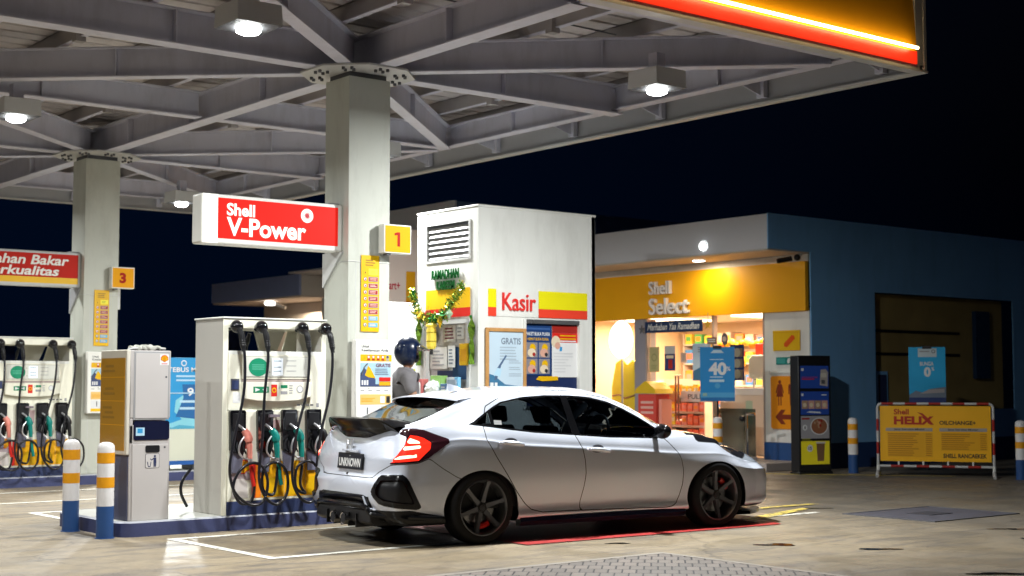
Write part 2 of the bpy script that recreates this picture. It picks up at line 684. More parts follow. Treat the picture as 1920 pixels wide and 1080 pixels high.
# block paving in the near corner
def paving_mat():
    m = mat('concrete paving blocks', (0.27, 0.24, 0.22), 0.65, var=0.18, vscale=4)
    nt = m.node_tree
    L = nt.links.new
    b = nt.nodes['Principled BSDF']
    geo = nt.nodes.new('ShaderNodeNewGeometry')
    mp = nt.nodes.new('ShaderNodeMapping')
    mp.inputs['Rotation'].default_value = (0, 0, math.radians(38.5 + 6))
    L(geo.outputs['Position'], mp.inputs['Vector'])
    br = nt.nodes.new('ShaderNodeTexBrick')
    br.inputs['Scale'].default_value = 1.0
    br.inputs['Brick Width'].default_value = 0.105
    br.inputs['Row Height'].default_value = 0.21
    br.inputs['Mortar Size'].default_value = 0.0065
    br.inputs['Mortar Smooth'].default_value = 0.25
    br.inputs['Color1'].default_value = (0.215, 0.18, 0.155, 1)
    br.inputs['Color2'].default_value = (0.15, 0.13, 0.115, 1)
    br.inputs['Mortar'].default_value = (0.035, 0.03, 0.03, 1)
    L(mp.outputs['Vector'], br.inputs['Vector'])
    L(br.outputs['Color'], b.inputs['Base Color'])
    bp = nt.nodes.new('ShaderNodeBump')
    bp.invert = True
    bp.inputs['Strength'].default_value = 0.9
    bp.inputs['Distance'].default_value = 0.012
    L(br.outputs['Fac'], bp.inputs['Height'])
    L(bp.outputs['Normal'], b.inputs['Normal'])
    return m


p = MB()
p.poly([(-6, -6, .004), (8.38, -6, .004), (8.38, 8.55, .004), (-6, 8.55, .004)], paving_mat())
struct(p, 'block_paving', smooth=0)
p = MB()
EDGE = mat('concrete edging', (0.30, 0.265, 0.225), 0.7, var=0.15, vscale=6)
p.poly([(-6, 8.55, .006), (8.38, 8.55, .006), (8.44, 8.62, .006), (-6, 8.62, .006)], EDGE)
p.poly([(8.38, -6, .006), (8.45, -6, .006), (8.44, 8.62, .006), (8.38, 8.55, .006)], EDGE)
struct(p, 'paving_edging', smooth=0)

# puddles
WATER = mat('puddle water', (0.012, 0.011, 0.010), 0.03, spec=0.7, var=0.0)
for cx, cy, a, bb, rz in ((9.62, 8.42, .17, .085, -.6), (10.04, 7.66, .19, .05, -.68), (12.5, 7.86, .28, .06, -.65),
                          (11.9, 7.25, .25, .06, -.6), (9.42, 6.12, .24, .055, -.68), (8.62, 9.35, .1, .04, -.6),
                          (12.8, 10.6, .16, .05, -.65)):
    p = MB()
    pts = []
    for i in range(26):
        t = 2 * PI * i / 26
        k = 1 + 0.22 * math.sin(3 * t + cx * 7) + 0.12 * math.sin(5 * t + cy * 3)
        x, y = a * k * math.cos(t), bb * k * math.sin(t)
        pts.append((cx + x * math.cos(rz) - y * math.sin(rz), cy + x * math.sin(rz) + y * math.cos(rz), .004))
    p.poly(pts, WATER)
    struct(p, 'puddle', smooth=0)

# tank cover let into the forecourt
t = thing('tank_cover', 'large dark square steel cover let into the forecourt floor', 'cover', (13.2, 9.35, 0))
p = MB()
p.box(12.47, 13.93, 8.83, 9.93, -.02, .006, mat('cover steel', (0.085, 0.082, 0.10), 0.5, var=0.3, vscale=5))
p.build('plate', t, world=True)
p = MB()
for a in ((12.44, 12.47, 8.80, 9.96), (13.93, 13.96, 8.80, 9.96), (12.47, 13.93, 8.80, 8.83), (12.47, 13.93, 9.93, 9.96)):
    p.box(*a, -.02, .010, DGREY)
p.build('rim', t, world=True)
p = MB()
p.box(13.0, 13.4, 9.25, 9.55, .006, .012, mat('inspection lid', (0.05, 0.05, 0.06), 0.45))
p.build('inspection_lid', t, world=True)

# pump islands
def island(x0, x1, y0, y1):
    b = MB()
    k = .16
    out = []
    for cx, cy, a0 in ((x0 + k, y0 + k, 180), (x1 - k, y0 + k, 270), (x1 - k, y1 - k, 0), (x0 + k, y1 - k, 90)):
        for i in range(7):
            a = math.radians(a0 + 15 * i)
            out.append((cx + k * math.cos(a), cy + k * math.sin(a)))
    n = len(out)
    kerb = mat('kerb navy paint', (0.055, 0.065, 0.15), 0.5, var=0.25, vscale=5, bump=0.15)
    top = mat('island top', (0.42, 0.42, 0.38), 0.55, var=0.12)
    b.add([(x, y, 0) for x, y in out] + [(x, y, .125) for x, y in out], [(i, (i + 1) % n, n + (i + 1) % n, n + i) for i in range(n)], kerb)
    cx, cy = (x0 + x1) / 2, (y0 + y1) / 2
    inn = [(x + (0.018 if x < cx else -.018), y + (0.018 if y < cy else -.018)) for x, y in out]
    b.add([(x, y, .125) for x, y in out] + [(x, y, .14) for x, y in inn], [(i, (i + 1) % n, n + (i + 1) % n, n + i) for i in range(n)], mat('kerb edge', (0.36, 0.37, 0.42), 0.5))
    b.poly([(x, y, .14) for x, y in inn], top)
    struct(b, 'pump_island', smooth=30)


island(5.40, 10.25, 12.47, 14.05)
island(5.40, 11.6, 19.42, 21.0)

# ================================================================== CANOPY
CZ = 4.68                                          # underside of the girders
can = thing('fuel_canopy', 'open steel canopy over the pumps with a glowing red and yellow edge', 'canopy', (8.15, 12.88, 0))


def ibeam(p0, p1, zb, depth, wf, m=STEEL, name='girder'):
    b = MB()
    x0, y0 = p0
    x1, y1 = p1
    b.bar((x0, y0, zb + .008), (x1, y1, zb + .008), wf, .016, m)
    b.bar((x0, y0, zb + depth / 2), (x1, y1, zb + depth / 2), .014, depth - .032, m)
    b.bar((x0, y0, zb + depth - .008), (x1, y1, zb + depth - .008), wf, .016, m)
    d = Vector((x1 - x0, y1 - y0, 0))
    n = int(d.length / 1.7)
    u = d.normalized()
    s = Vector((-u.y, u.x, 0))
    for i in range(1, n):
        c = Vector((x0, y0, 0)) + d * (i / n)
        for q in (-1, 1):
            a = c + s * (q * .012)
            e = c + s * (q * (wf / 2 - .01))
            b.bar((a.x, a.y, zb + depth / 2), (e.x, e.y, zb + depth / 2), .012, depth - .034, m)
    return b.build(name, can, smooth=0, world=True)


YF, YB, XR_, XL_ = 8.86, 24.75, 12.45, -2.0
# girders on the column lines
ibeam((8.15, 9.3), (8.15, 24.2), CZ + .001, .37, .20)
for yy in (12.88, 19.9):
    ibeam((XL_, yy), (8.03, yy), CZ, .36, .20)
    ibeam((8.27, yy), (11.9, yy), CZ, .36, .20)
for yy in (16.4,):
    ibeam((XL_, yy), (8.03, yy), CZ + .03, .33, .17)
    ibeam((8.27, yy), (11.75, yy), CZ + .03, .33, .17)
ibeam((XL_, 9.35), (11.75, 9.35), CZ + .06, .30, .15, name='edge_beam')
ibeam((11.87, 9.25), (11.87, 24.2), CZ + .05, .30, .16, name='edge_beam')
ibeam((XL_, 24.15), (11.75, 24.15), CZ + .06, .30, .15, name='edge_beam')
# diagonal braces from each column head
for yc in (12.88, 19.9):
    for sx, sy, lx, ly in ((1, -1, 3.62, 3.4), (-1, -1, 3.7, 3.4), (1, 1, 3.62, 3.42), (-1, 1, 3.7, 3.42)):
        ibeam((8.15 + sx * .16, yc + sy * .15), (8.15 + sx * lx, yc + sy * ly), CZ + .004, .33, .15, name='diagonal_brace')
# outriggers to the fascia
for i in range(10):
    yy = 9.3 + i * 1.65
    b = MB()
    b.add([(11.95, yy, CZ + .10), (12.40, yy, CZ - .02), (12.40, yy, CZ + .34), (11.95, yy, CZ + .34),
           (11.95, yy + .012, CZ + .10), (12.40, yy + .012, CZ - .02), (12.40, yy + .012, CZ + .34), (11.95, yy + .012, CZ + .34)],
          [(3, 2, 1, 0), (4, 5, 6, 7), (0, 1, 5, 4), (1, 2, 6, 5), (2, 3, 7, 6), (3, 0, 4, 7)], STEEL)
    b.box(12.33, 12.40, yy - .05, yy + .06, CZ - .03, CZ + .5, STEEL)
    b.build('bracket', can, smooth=0, world=True)
for i in range(9):
    xx = -1.5 + i * 1.6
    b = MB()
    b.add([(xx, 24.22, CZ + .10), (xx, 24.68, CZ - .02), (xx, 24.68, CZ + .34), (xx, 24.22, CZ + .34),
           (xx + .012, 24.22, CZ + .10), (xx + .012, 24.68, CZ - .02), (xx + .012, 24.68, CZ + .34), (xx + .012, 24.22, CZ + .34)],
          [(3, 2, 1, 0), (4, 5, 6, 7), (0, 1, 5, 4), (1, 2, 6, 5), (2, 3, 7, 6), (3, 0, 4, 7)], STEEL)
    b.box(xx - .05, xx + .06, 24.62, 24.68, CZ - .03, CZ + .5, STEEL)
    b.build('bracket', can, smooth=0, world=True)
# purlins
PURL = mat('purlin steel', (0.33, 0.31, 0.31), 0.5, var=0.12)
for i in range(16):
    xx = -1.6 + i * 0.92
    b = MB()
    b.box(xx, xx + .012, 9.0, 24.6, 5.06, 5.22, PURL)
    b.box(xx, xx + .07, 9.0, 24.6, 5.052, 5.062, STEEL)
    b.box(xx, xx + .07, 9.0, 24.6, 5.212, 5.222, PURL)
    b.build('purlin', can, smooth=0, world=True)
# sag rods and short struts between purlins
for i in range(0, 16, 2):
    xx = -1.6 + i * 0.92
    for yy in (11.2, 14.6, 18.2, 22.0):
        b = MB()
        b.cyl((xx, yy, 5.13), (xx + .92, yy + .03, 5.13), .008, DGREY, n=6)
        b.box(xx - .05, xx + .06, yy - .05, yy + .05, 5.0, 5.2, PURL)
        b.build('sag_rod', can, smooth=0, world=True)
# ribbed roof sheet, ribs along X
b = MB()
y = 8.95
prof = []
while y < 24.68:
    prof += [(y, 5.225), (y + .22, 5.225), (y + .24, 5.262), (y + .265, 5.262)]
    y += .285
n = len(prof)
b.add([(-1.95, yy, z) for yy, z in prof] + [(12.38, yy, z) for yy, z in prof], [(i, i + 1, n + i + 1, n + i) for i in range(n - 1)], DECK)
b.build('roof_deck', can, smooth=0, world=True)

# fascias: right side (plain), back, front (lit)
FG = mat('fascia grey', (0.40, 0.40, 0.42), 0.45)
b = MB()
b.box(12.42, 12.46, 8.80, 24.78, 4.61, 5.50, FG)
b.box(12.36, 12.48, 8.80, 24.80, 4.585, 4.608, LGREY)
b.build('side_fascia', can, smooth=0, world=True)
b = MB()
b.box(XL_, 12.36, 24.72, 24.76, 4.61, 5.50, FG)
b.box(XL_, 12.36, 24.68, 24.79, 4.585, 4.608, LGREY)
b.build('back_fascia', can, smooth=0, world=True)
b = MB()
b.box(XL_, 12.418, 8.86, 8.89, 4.61, 5.50, FG)
b.box(XL_, 12.358, 8.80, 8.92, 4.585, 4.606, LGREY)
b.box(XL_, 12.358, 8.815, 8.86, 4.608, 4.655, LGREY)
b.box(12.30, 12.418, 8.815, 8.86, 4.656, 5.5, FG)
b.build('front_fascia', can, smooth=0, world=True)
b = MB()
b.box(XL_, 12.298, 8.80, 8.858, 4.657, 4.785, mat('lit red acrylic', (0.7, 0.02, 0.01), 0.35, emit=(1, 0.035, 0.008), es=0.75))
b.build('red_band', can, smooth=0, world=True)
b = MB()
b.add([(XL_, 8.802, 4.80), (12.298, 8.802, 4.80), (12.298, 8.855, 5.50), (XL_, 8.855, 5.50)], [(0, 1, 2, 3)], mat('fascia yellow', (0.82, 0.38, 0.004), 0.6))
b.box(XL_, 12.298, 8.804, 8.858, 4.786, 4.799, YEL)
b.build('yellow_band', can, smooth=0, world=True)
b = MB()
b.cyl((XL_, 8.735, 4.80), (12.22, 8.735, 4.80), .015, mat('neon tube', (1, 0.8, 0.5), 0.4, emit=(1, 0.72, 0.34), es=17), n=10)
b.build('light_tube', can, world=True)
b = MB()
b.box(XL_, 12.50, 8.76, 24.80, 5.5, 5.53, FG)
b.build('roof_edge_cap', can, smooth=0, world=True)

# columns with head plates
CLAD = mat('column cladding', (0.50, 0.51, 0.45), 0.55, var=0.05, grime=.35)
for yc in (12.885, 19.885):
    b = MB()
    b.box(7.90, 8.41, yc - .235, yc + .235, .14, 4.60, CLAD)
    b.box(7.894, 8.416, yc - .241, yc + .241, 2.655, 2.662, LGREY)
    col = b.build('column', can, bevel=.012, world=True)
    b = MB()
    for q in (7.99,):
        b.box(q, q + .006, yc - .2365, yc - .235, .14, 2.65, LGREY)
    b.build('cladding_seam', can, smooth=0, world=True)
    b = MB()
    pts = []
    for i in range(8):
        a = math.radians(22.5 + 45 * i)
        r_ = .62
        pts.append((8.155 + r_ * math.cos(a), yc + r_ * math.sin(a)))
    b.add([(x, yy, CZ - .022) for x, yy in pts] + [(x, yy, CZ - .001) for x, yy in pts],
          [tuple(reversed(range(8))), tuple(range(8, 16))] + [(i, (i + 1) % 8, 8 + (i + 1) % 8, 8 + i) for i in range(8)], LGREY)
    hp = b.build('head_plate', can, smooth=0, world=True)
    b = MB()
    b.box(7.93, 8.38, yc - .2, yc + .2, 4.601, CZ - .024, DGREY)
    b.build('column_neck', can, smooth=0, world=True)
    for i in range(8):
        a = math.radians(45 * i)
        for rr, da in ((.50, .09), (.50, -.09), (.41, .11), (.41, -.11)):
            x, yy = 8.155 + rr * math.cos(a + da), yc + rr * math.sin(a + da)
            b = MB()
            b.cyl((x - 8.15, yy - 12.88, CZ - .05), (x - 8.15, yy - 12.88, CZ - .022), .018, DGREY, n=8)
            b.build('bolt', hp, smooth=0)

# canopy lamps
LAMPC = (0.95, 0.98, 0.97)
lampm = mat('lamp lens', (1, 1, 1), 0.3, emit=(0.95, 1.0, 0.97), es=70)
LBOX = mat('lamp housing', (0.62, 0.62, 0.62), 0.4)


def canopy_lamp(label, x, y, e=200, sp=162):
    t = thing('canopy_light', label, 'ceiling light', (x, y, 4.34), 0, 'floodlights under the canopy')
    b = MB()
    s = .21
    b.add([(-s, -s, .0), (s, -s, 0), (s, s, 0), (-s, s, 0), (-s * .97, -s * .97, .18), (s * .97, -s * .97, .18), (s * .97, s * .97, .18), (-s * .97, s * .97, .18)],
          [(4, 5, 6, 7), (0, 1, 5, 4), (1, 2, 6, 5), (2, 3, 7, 6), (3, 0, 4, 7)], LBOX)
    b.add([(-s, -s, 0), (s, -s, 0), (s, s, 0), (-s, s, 0)] + [(-.13, -.13, -.004), (.13, -.13, -.004), (.13, .13, -.004), (-.13, .13, -.004)],
          [(1, 0, 4, 5), (2, 1, 5, 6), (3, 2, 6, 7), (0, 3, 7, 4), (7, 6, 5, 4)], mat('lamp underside', (0.07, 0.07, 0.075), 0.6, spec=.1))
    b.build('housing', t, bevel=.008)
    b = MB()
    b.lathe([(.105, -.005), (.10, -.04), (.06, -.058), (.0001, -.062)], lampm, n=14)
    b.build('lens', t)
    b = MB()
    b.box(-.06, .06, -.06, .06, .18, .36, STEEL)
    b.build('hanger', t)
    lamp_area('lamp_glow', (0, 0, -.07), e * .92, .24, LAMPC, t, spread=math.radians(sp))


canopy_lamp('bright canopy light nearest the camera, upper left of the first column', 5.62, 10.58)
canopy_lamp('canopy light shining near the left edge, before the second column', 5.52, 15.75)
canopy_lamp('canopy light under the brace that runs to the glowing corner', 10.02, 10.26, 580, 180)
canopy_lamp('small far canopy light just left of the red and white sign', 10.3, 21.6, 620, 180)
canopy_lamp('canopy light hidden behind the first column', 10.2, 15.6, 380, 180)
canopy_lamp('canopy light beyond the second column out of direct view', 5.9, 21.5)
canopy_lamp('canopy light off the left side over the near lane', 1.2, 10.6)
canopy_lamp('canopy light off the left side over the far lane', 1.2, 16.0)

# ================================================================== CASHIER KIOSK
KX0, KX1, KY0, KY1, KZ = 10.57, 12.48, 13.95, 15.24, 3.56
KW = mat('kiosk white panel', (0.76, 0.76, 0.72), 0.45, var=0.03, grime=.22)
kio = thing('cashier_kiosk', 'white cashier kiosk with louvre, yellow and red bands and poster window', 'kiosk', (KX0, KY0, 0))
b = MB()
wz0, wz1 = 1.34, 2.20
# shell walls built round the two window openings
b.box(KX0 + .06, KX1 - .06, KY1 - .06, KY1, 0, KZ, KW)                      # back
b.box(KX1 - .06, KX1, KY0, KY1, 0, KZ, KW)                                  # far end
b.box(KX0 + .06, KX1 - .06, KY0 + .06, KY1 - .06, KZ - .08, KZ - .02, KW)       # roof
# right face (faces -Y), window x 11.31..12.21
b.box(KX0, 11.30, KY0, KY0 + .06, 0, KZ, KW)
b.box(12.22, KX1 - .001, KY0, KY0 + .06, 0, KZ, KW)
b.box(11.30, 12.22, KY0, KY0 + .06, wz1, KZ, KW)
b.box(11.30, 12.22, KY0, KY0 + .06, 0, 1.10, KW)
# left face (faces -X), window y 14.12..15.04
b.box(KX0, KX0 + .06, KY0 + .061, 14.12, 0, KZ, KW)
b.box(KX0, KX0 + .06, 15.05, KY1, 0, KZ, KW)
b.box(KX0, KX0 + .06, 14.12, 15.05, 2.17, 2.95, KW)
b.box(KX0, KX0 + .06, 14.12, 15.05, 3.40, KZ, KW)
b.box(KX0, KX0 + .06, 14.12, 15.05, 0, 1.22, KW)
b.build('wall', kio, smooth=0, world=True)
b = MB()
b.box(KX0 - .01, KX1 + .01, KY0 - .01, KY1 + .01, KZ + .001, KZ + .03, KW)
b.build('roof', kio, smooth=0, bevel=.008, world=True)
# louvre
b = MB()
b.box(KX0 + .04, KX0 + .055, 14.13, 15.04, 2.96, 3.39, mat('louvre shade', (.26, .28, .34), .6))
for i in range(6):
    z = 2.965 + i * .07
    b.add([(KX0 + .005, 14.14, z), (KX0 + .005, 15.03, z), (KX0 + .05, 15.03, z + .075), (KX0 + .05, 14.14, z + .075),
           (KX0 + .011, 14.14, z), (KX0 + .011, 15.03, z)], [(0, 1, 2, 3), (0, 4, 5, 1), (4, 3, 2, 5)], LGREY)
for yy in (14.105, 15.03):
    b.box(KX0 - .012, KX0 + .05, yy, yy + .03, 2.93, 3.42, LGREY)
for zz in (2.925, 3.40):
    b.box(KX0 - .012, KX0 + .05, 14.136, 15.028, zz, zz + .025, LGREY)
b.build('louvre', kio, smooth=0, world=True)
# coloured bands
KYEL = mat('lime yellow band', (0.80, 0.72, 0.01), 0.4)
KRED = mat('coral red band', (0.80, 0.06, 0.03), 0.4)
b = MB()
for x0, x1 in ((10.72, 10.84), (11.52, 12.33)):
    b.box(x0, x1, KY0 - .012, KY0 - .001, 2.335, 2.56, KYEL)
    b.box(x0, x1, KY0 - .012, KY0 - .001, 2.225, 2.334, KRED)
b.box(10.845, 11.515, KY0 - .008, KY0 - .001, 2.225, 2.56, KW)
b.box(KX0 - .012, KX0 - .001, 14.11, 15.04, 2.335, 2.58, YEL)
b.box(KX0 - .012, KX0 - .001, 14.11, 15.04, 2.225, 2.334, RED)
b.build('colour_band', kio, smooth=0, world=True)
b = MB()
b.text('Kasir', 10.93, 11.46, 2.30, 2.52, KY0 - .010, mat('sign red', (0.72, 0.035, 0.03), 0.35), bold=.004, depth=.02)
b.build('lettering', kio, smooth=0, world=True)
# window frames
b = MB()
for x0, x1, z0, z1 in ((11.27, 11.31, 1.08, 2.2), (12.19, 12.25, 1.08, 2.2), (11.311, 12.189, 2.15, 2.2), (11.311, 12.189, 1.08, 1.12)):
    b.box(x0, x1, KY0 - .02, KY0 + .05, z0, z1, ALU if z1 - z0 < .2 else WHITE)
b.build('window_frame', kio, smooth=0, world=True)
b = MB()
b.box(11.312, 12.188, KY0 + .035, KY0 + .045, 1.121, 2.149, mat('kiosk blind', (0.012, 0.025, 0.09), 0.5))
b.build('window_blind', kio, smooth=0, world=True)
b = MB()
for y0, y1, z0, z1 in ((14.10, 14.15, 1.2, 2.19), (15.01, 15.06, 1.2, 2.19), (14.151, 15.009, 2.14, 2.19)):
    b.box(KX0 - .025, KX0 + .05, y0, y1, z0, z1, LGREY)
b.build('window_frame', kio, smooth=0, world=True)
b = MB()
b.box(KX0 + .05, KX0 + .09, 14.151, 15.009, 1.26, 2.139, mat('window backing', (0.55, 0.53, 0.53), 0.5))
b.box(KX0 + .035, KX0 + .045, 14.16, 14.52, 1.45, 1.85, mat('blue shade', (0.012, 0.05, 0.13), 0.5))
b.box(KX0 + .036, KX0 + .046, 14.16, 14.85, 1.45, 1.56, NAVY)
b.build('window_pane', kio, smooth=0, world=True)
b = MB()
b.box(KX0 - .28, KX0 + .03, 14.06, 15.10, 1.225, 1.255, LGREY)
b.build('counter', kio, bevel=.006, world=True)

# ================================================================== SHOP
SX, SY = 18.55, 15.45
shop = thing('convenience_shop', 'lit shop with white fascia, amber sign band and glazed front', 'shop', (SX, SY, 0))
SWH = mat('shop white render', (0.78, 0.76, 0.72), 0.55, var=0.04, vscale=0.8, grime=.25)
SFA = mat('shop fascia panel', (0.62, 0.62, 0.66), 0.5, var=0.05, vscale=.8)
b = MB()
b.box(17.52, 17.58, SY + .002, 23.9, 3.57, 4.13, SFA)
b.box(17.515, 17.58, SY + .002, 23.9, 3.555, 3.575, LGREY)
b.build('front_fascia', shop, smooth=0, world=True)
b = MB()
b.box(17.58, SX, SY + .02, 23.9, 3.545, 3.565, mat('soffit', (0.78, 0.66, 0.58), 0.55))
b.build('soffit', shop, smooth=0, world=True)
b = MB()
b.box(17.58, 40, SY + .02, 30.9, 4.10, 4.14, SFA)
b.build('roof', shop, smooth=0, world=True)
b = MB()
b.box(17.521, 40, SY - .02, SY, 3.57, 4.14, WALLTINT)
b.box(SX, 20.22, SY - .02, SY, .42, 3.569, WALLTINT)
b.box(20.22, 24.40, SY - .02, SY, 2.97, 3.569, WALLTINT)
b.box(24.40, 40, SY - .02, SY, .42, 3.569, WALLTINT)
b.box(20.22, 24.40, SY - .02, SY, .42, .94, WALLTINT)
b.build('side_wall', shop, smooth=0, world=True)
b = MB()
b.box(SX, 40, SY - .03, SY, 0, .42, SKIRT)
b.build('skirting', shop, smooth=0, world=True)
# dark shuttered bay in the side wall
b = MB()
b.box(20.22, 24.40, SY + .22, SY + .26, .94, 2.97, mat('shaded khaki panel', (0.42, 0.30, 0.11), 0.6, var=.3, vscale=2))
for z in (1.9, 2.3):
    b.box(20.4, 23.0, SY + .20, SY + .22, z, z + .05, BLACK)
b.build('shutter', shop, smooth=0, world=True)
b = MB()
b.box(20.22, 20.26, SY + .0, SY + .22, .94, 2.97, WALLTINT)
b.build('shutter_jamb', shop, smooth=0, world=True)
b = MB()
b.box(23.4, 23.85, SY + .12, SY + .2, 1.5, 2.75, mat('dim blue pane', (0.02, 0.05, 0.11), 0.3))
b.build('side_window', shop, smooth=0, world=True)
b = MB()
b.box(20.5, 20.8, SY + .17, SY + .215, 1.02, 1.62, WALLTINT)
b.box(20.54, 20.76, SY + .16, SY + .17, 1.06, 1.56, NAVY)
b.build('side_window', shop, smooth=0, world=True)
# amber sign band
b = MB()
b.box(SX - .08, SX, SY + .03, 21.6, 2.60, 3.42, mat('amber sign panel', (0.92, 0.43, 0.004), 0.45, var=0.02))
b.build('sign_band', shop, smooth=0, world=True)


def front_text(txt, y_left, y_right, z0, z1, x, m, bold=0.0, depth=0.0, shear=0.0):
    """lettering facing -X: y runs from large (left) to small (right)"""
    q = MB()
    q.text(txt, 0, y_left - y_right, z0, z1, 0, m, bold, depth, shear)
    q.v = [(x + p[1], y_left - p[0], p[2]) for p in q.v]
    return q


LET = mat('shop lettering', (0.86, 0.82, 0.82), 0.35)
q = front_text('Shell', 19.10, 18.56, 3.03, 3.27, SX - .085, LET, .012, .07)
q.build('lettering', shop, smooth=0, world=True)
q = front_text('Select', 19.10, 18.11, 2.66, 2.96, SX - .085, LET, .012, .07)
q.build('lettering', shop, smooth=0, world=True)
# front walls: white end panel, skirting, glazing
b = MB()
b.box(SX - .02, SX + .2, SY + .003, 16.43, .42, 2.60, SWH)
b.build('end_panel', shop, smooth=0, bevel=.01, world=True)
b = MB()
b.box(SX - .03, SX + .2, SY + .003, 16.45, .13, .419, BLUEP)
b.build('end_skirting', shop, smooth=0, world=True)
b = MB()
b.box(SX - .02, SX + .25, 19.33, 19.62, .13, 2.60, mat('grey pillar', (0.30, 0.29, 0.33), 0.5))
b.box(SX - .02, SX + .15, 20.95, 30.9, .13, 2.6, SWH)
b.box(SX - .01, SX + .15, 21.6, 30.9, 2.6, 3.54, SWH)
b.box(SX - .01, SX + .15, SY + .03, 21.598, 3.422, 3.54, SWH)
b.build('front_wall', shop, smooth=0, world=True)
GL = glass('shop glass', (0.93, 0.95, 0.95), 0.12)
b = MB()
b.box(SX + .04, SX + .05, 16.44, 17.62, .16, 2.6, GL)
b.build('window_pane', shop, smooth=0, world=True)
b = MB()
b.box(SX + .04, SX + .05, 19.63, 20.94, .16, 2.6, GL)
b.build('window_pane', shop, smooth=0, world=True)
for i, (y0, y1) in enumerate(((18.50, 19.31), (17.66, 18.48))):
    f = MB()
    f.box(SX + .03, SX + .055, y0, y1, .2, 2.55, GL)
    d_ = f.build('door', shop, smooth=0, world=True)
    d_['label'] = ('left glass door with push strip', 'right glass door with pull strip')[i]
for i, (y0, y1, w) in enumerate(((18.52, 19.29, 'PUSH'), (17.68, 18.46, 'PULL'))):
    f = MB()
    f.box(SX + .02, SX + .028, y0, y1, 1.08, 1.27, mat('frosted strip', (0.60, 0.50, 0.44), 0.5))
    f.build('frosted_strip', shop, smooth=0, world=True)
    c = y1 - .12 if i == 0 else y1 - .18
    q = front_text(w, c, c - .36, 1.13, 1.22, SX + .018, PRINT, .01)
    q.build('lettering', shop, smooth=0, world=True)
f = MB()
for y in (18.46, 18.53):
    f.tube([(SX + .03, y, 1.55), (SX - .04, y, 1.55), (SX - .04, y, .75), (SX + .03, y, .75)], .016, mat('bronze handle', (0.30, 0.18, 0.14), 0.3, metal=.8), n=8)
f.build('door_handle', shop, world=True)
# frame posts
f = MB()
for y in (17.62, 19.30, 16.44):
    f = MB()
    f.box(SX - .02, SX + .08, y - .015, y + .025, .13, 2.6, mat('warm frame', (0.42, 0.34, 0.30), 0.45))
    f.build('glazing_post', shop, smooth=0, world=True)
# interior shell
IW = mat('shop interior wall', (0.70, 0.50, 0.33), 0.6)
f = MB()
f.box(SX + .2, 22.0, 16.2, 16.25, 0, 2.7, IW)
f.box(21.95, 22.0, 16.25, 21.6, 0, 2.7, IW)
f.box(SX + .2, 22.0, 21.6, 21.65, 0, 2.7, IW)
f.box(SX + .3, 22.0, 16.26, 21.59, 2.66, 2.7, mat('shop ceiling', (0.75, 0.66, 0.55), 0.6))
f.box(SX + .06, 22.0, 16.26, 21.59, .10, .15, mat('shop floor', (0.55, 0.42, 0.32), 0.3))
f.build('interior', shop, smooth=0, world=True)
for y in (17.4, 20.2):
    f = MB()
    f.box(19.4, 20.6, y - .6, y + .6, 2.62, 2.655, mat('ceiling panel light', (1, .9, .75), .4, emit=(1, .8, .55), es=4))
    f.build('ceiling_panel', shop, smooth=0, world=True)
    lamp_area('shop_light', (20.0, y, 2.6), 270, 1.6, (1.0, 0.72, 0.46), None, shape='SQUARE')
# raised step in front of the shop
p = MB()
p.box(17.55, SX + .05, SY + .1, 26, 0, .13, mat('step concrete', (0.36, 0.31, 0.29), 0.6, var=0.15))
struct(p, 'pavement', smooth=0, bevel=.01)

# taller block of the shop behind the kiosk and the far block
blk = thing('tall_rear_block', 'taller plain block rising behind the cashier kiosk', 'building', (17.5, 24.0, 0))
b = MB()
b.box(17.5, 17.56, 23.92, 27.0, 4.15, 5.2, SFA)
b.build('front_parapet', blk, smooth=0, world=True)
b = MB()
b.box(17.561, 30, 23.92, 27.0, 4.15, 5.19, mat('parapet blue shade', (0.08, 0.13, 0.24), 0.6))  # side face coloured dark blue to stand in for its shade
b.build('side_parapet', blk, smooth=0, world=True)
b = MB()
b.box(17.6, 22, 23.95, 27.0, 4.05, 4.149, mat('soffit', (0.6, .5, .4)))
b.build('soffit', blk, smooth=0, world=True)
fb = thing('far_annexe', 'low annexe far behind the pumps with fascia tinted blue for shade and lit soffit', 'building', (17.9, 31, 0))
b = MB()
b.box(17.95, 18.0, 31.0, 35.7, 3.6, 4.12, mat('annexe blue shade', (0.40, 0.48, 0.80), 0.55))  # blue stands in for the shade on this face of the fascia
b.build('front_fascia', fb, smooth=0, world=True)
b = MB()
b.box(18.001, 24, 30.97, 31.0, 3.6, 4.12, mat('annexe lit end tone', (0.82, 0.75, 0.68), 0.55))  # same fascia in a paler tone, lamplight put into the colour
b.build('end_fascia', fb, smooth=0, world=True)
b = MB()
b.box(18.0, 24, 31.0, 35.7, 3.56, 3.60, mat('soffit', (0.6, .5, .4)))
b.build('soffit', fb, smooth=0, world=True)
b = MB()
b.box(19.4, 24, 31.02, 35.4, 0, 3.55, mat('annexe wall', (0.60, 0.53, 0.47), 0.55))
b.build('wall', fb, smooth=0, world=True)
t = thing('soffit_lamp', 'small white round lamp under the far annexe soffit', 'lamp', (18.35, 33.15, 3.5))
b = MB()
b.lathe([(.02, .06), (.12, .04), (.16, 0), (.13, -.05), (.0001, -.06)], mat('small lamp', (1, 1, .95), .4, emit=(1, .97, .9), es=6))
b.build('lens', t)
b = MB()
b.cyl((0, 0, .05), (.25, -.35, -.12), .05, LGREY, n=10)
b.build('bracket', t)
lamp_area('soffit_glow', (18.9, 32.6, 3.3), 160, .3, (1, .82, .6))
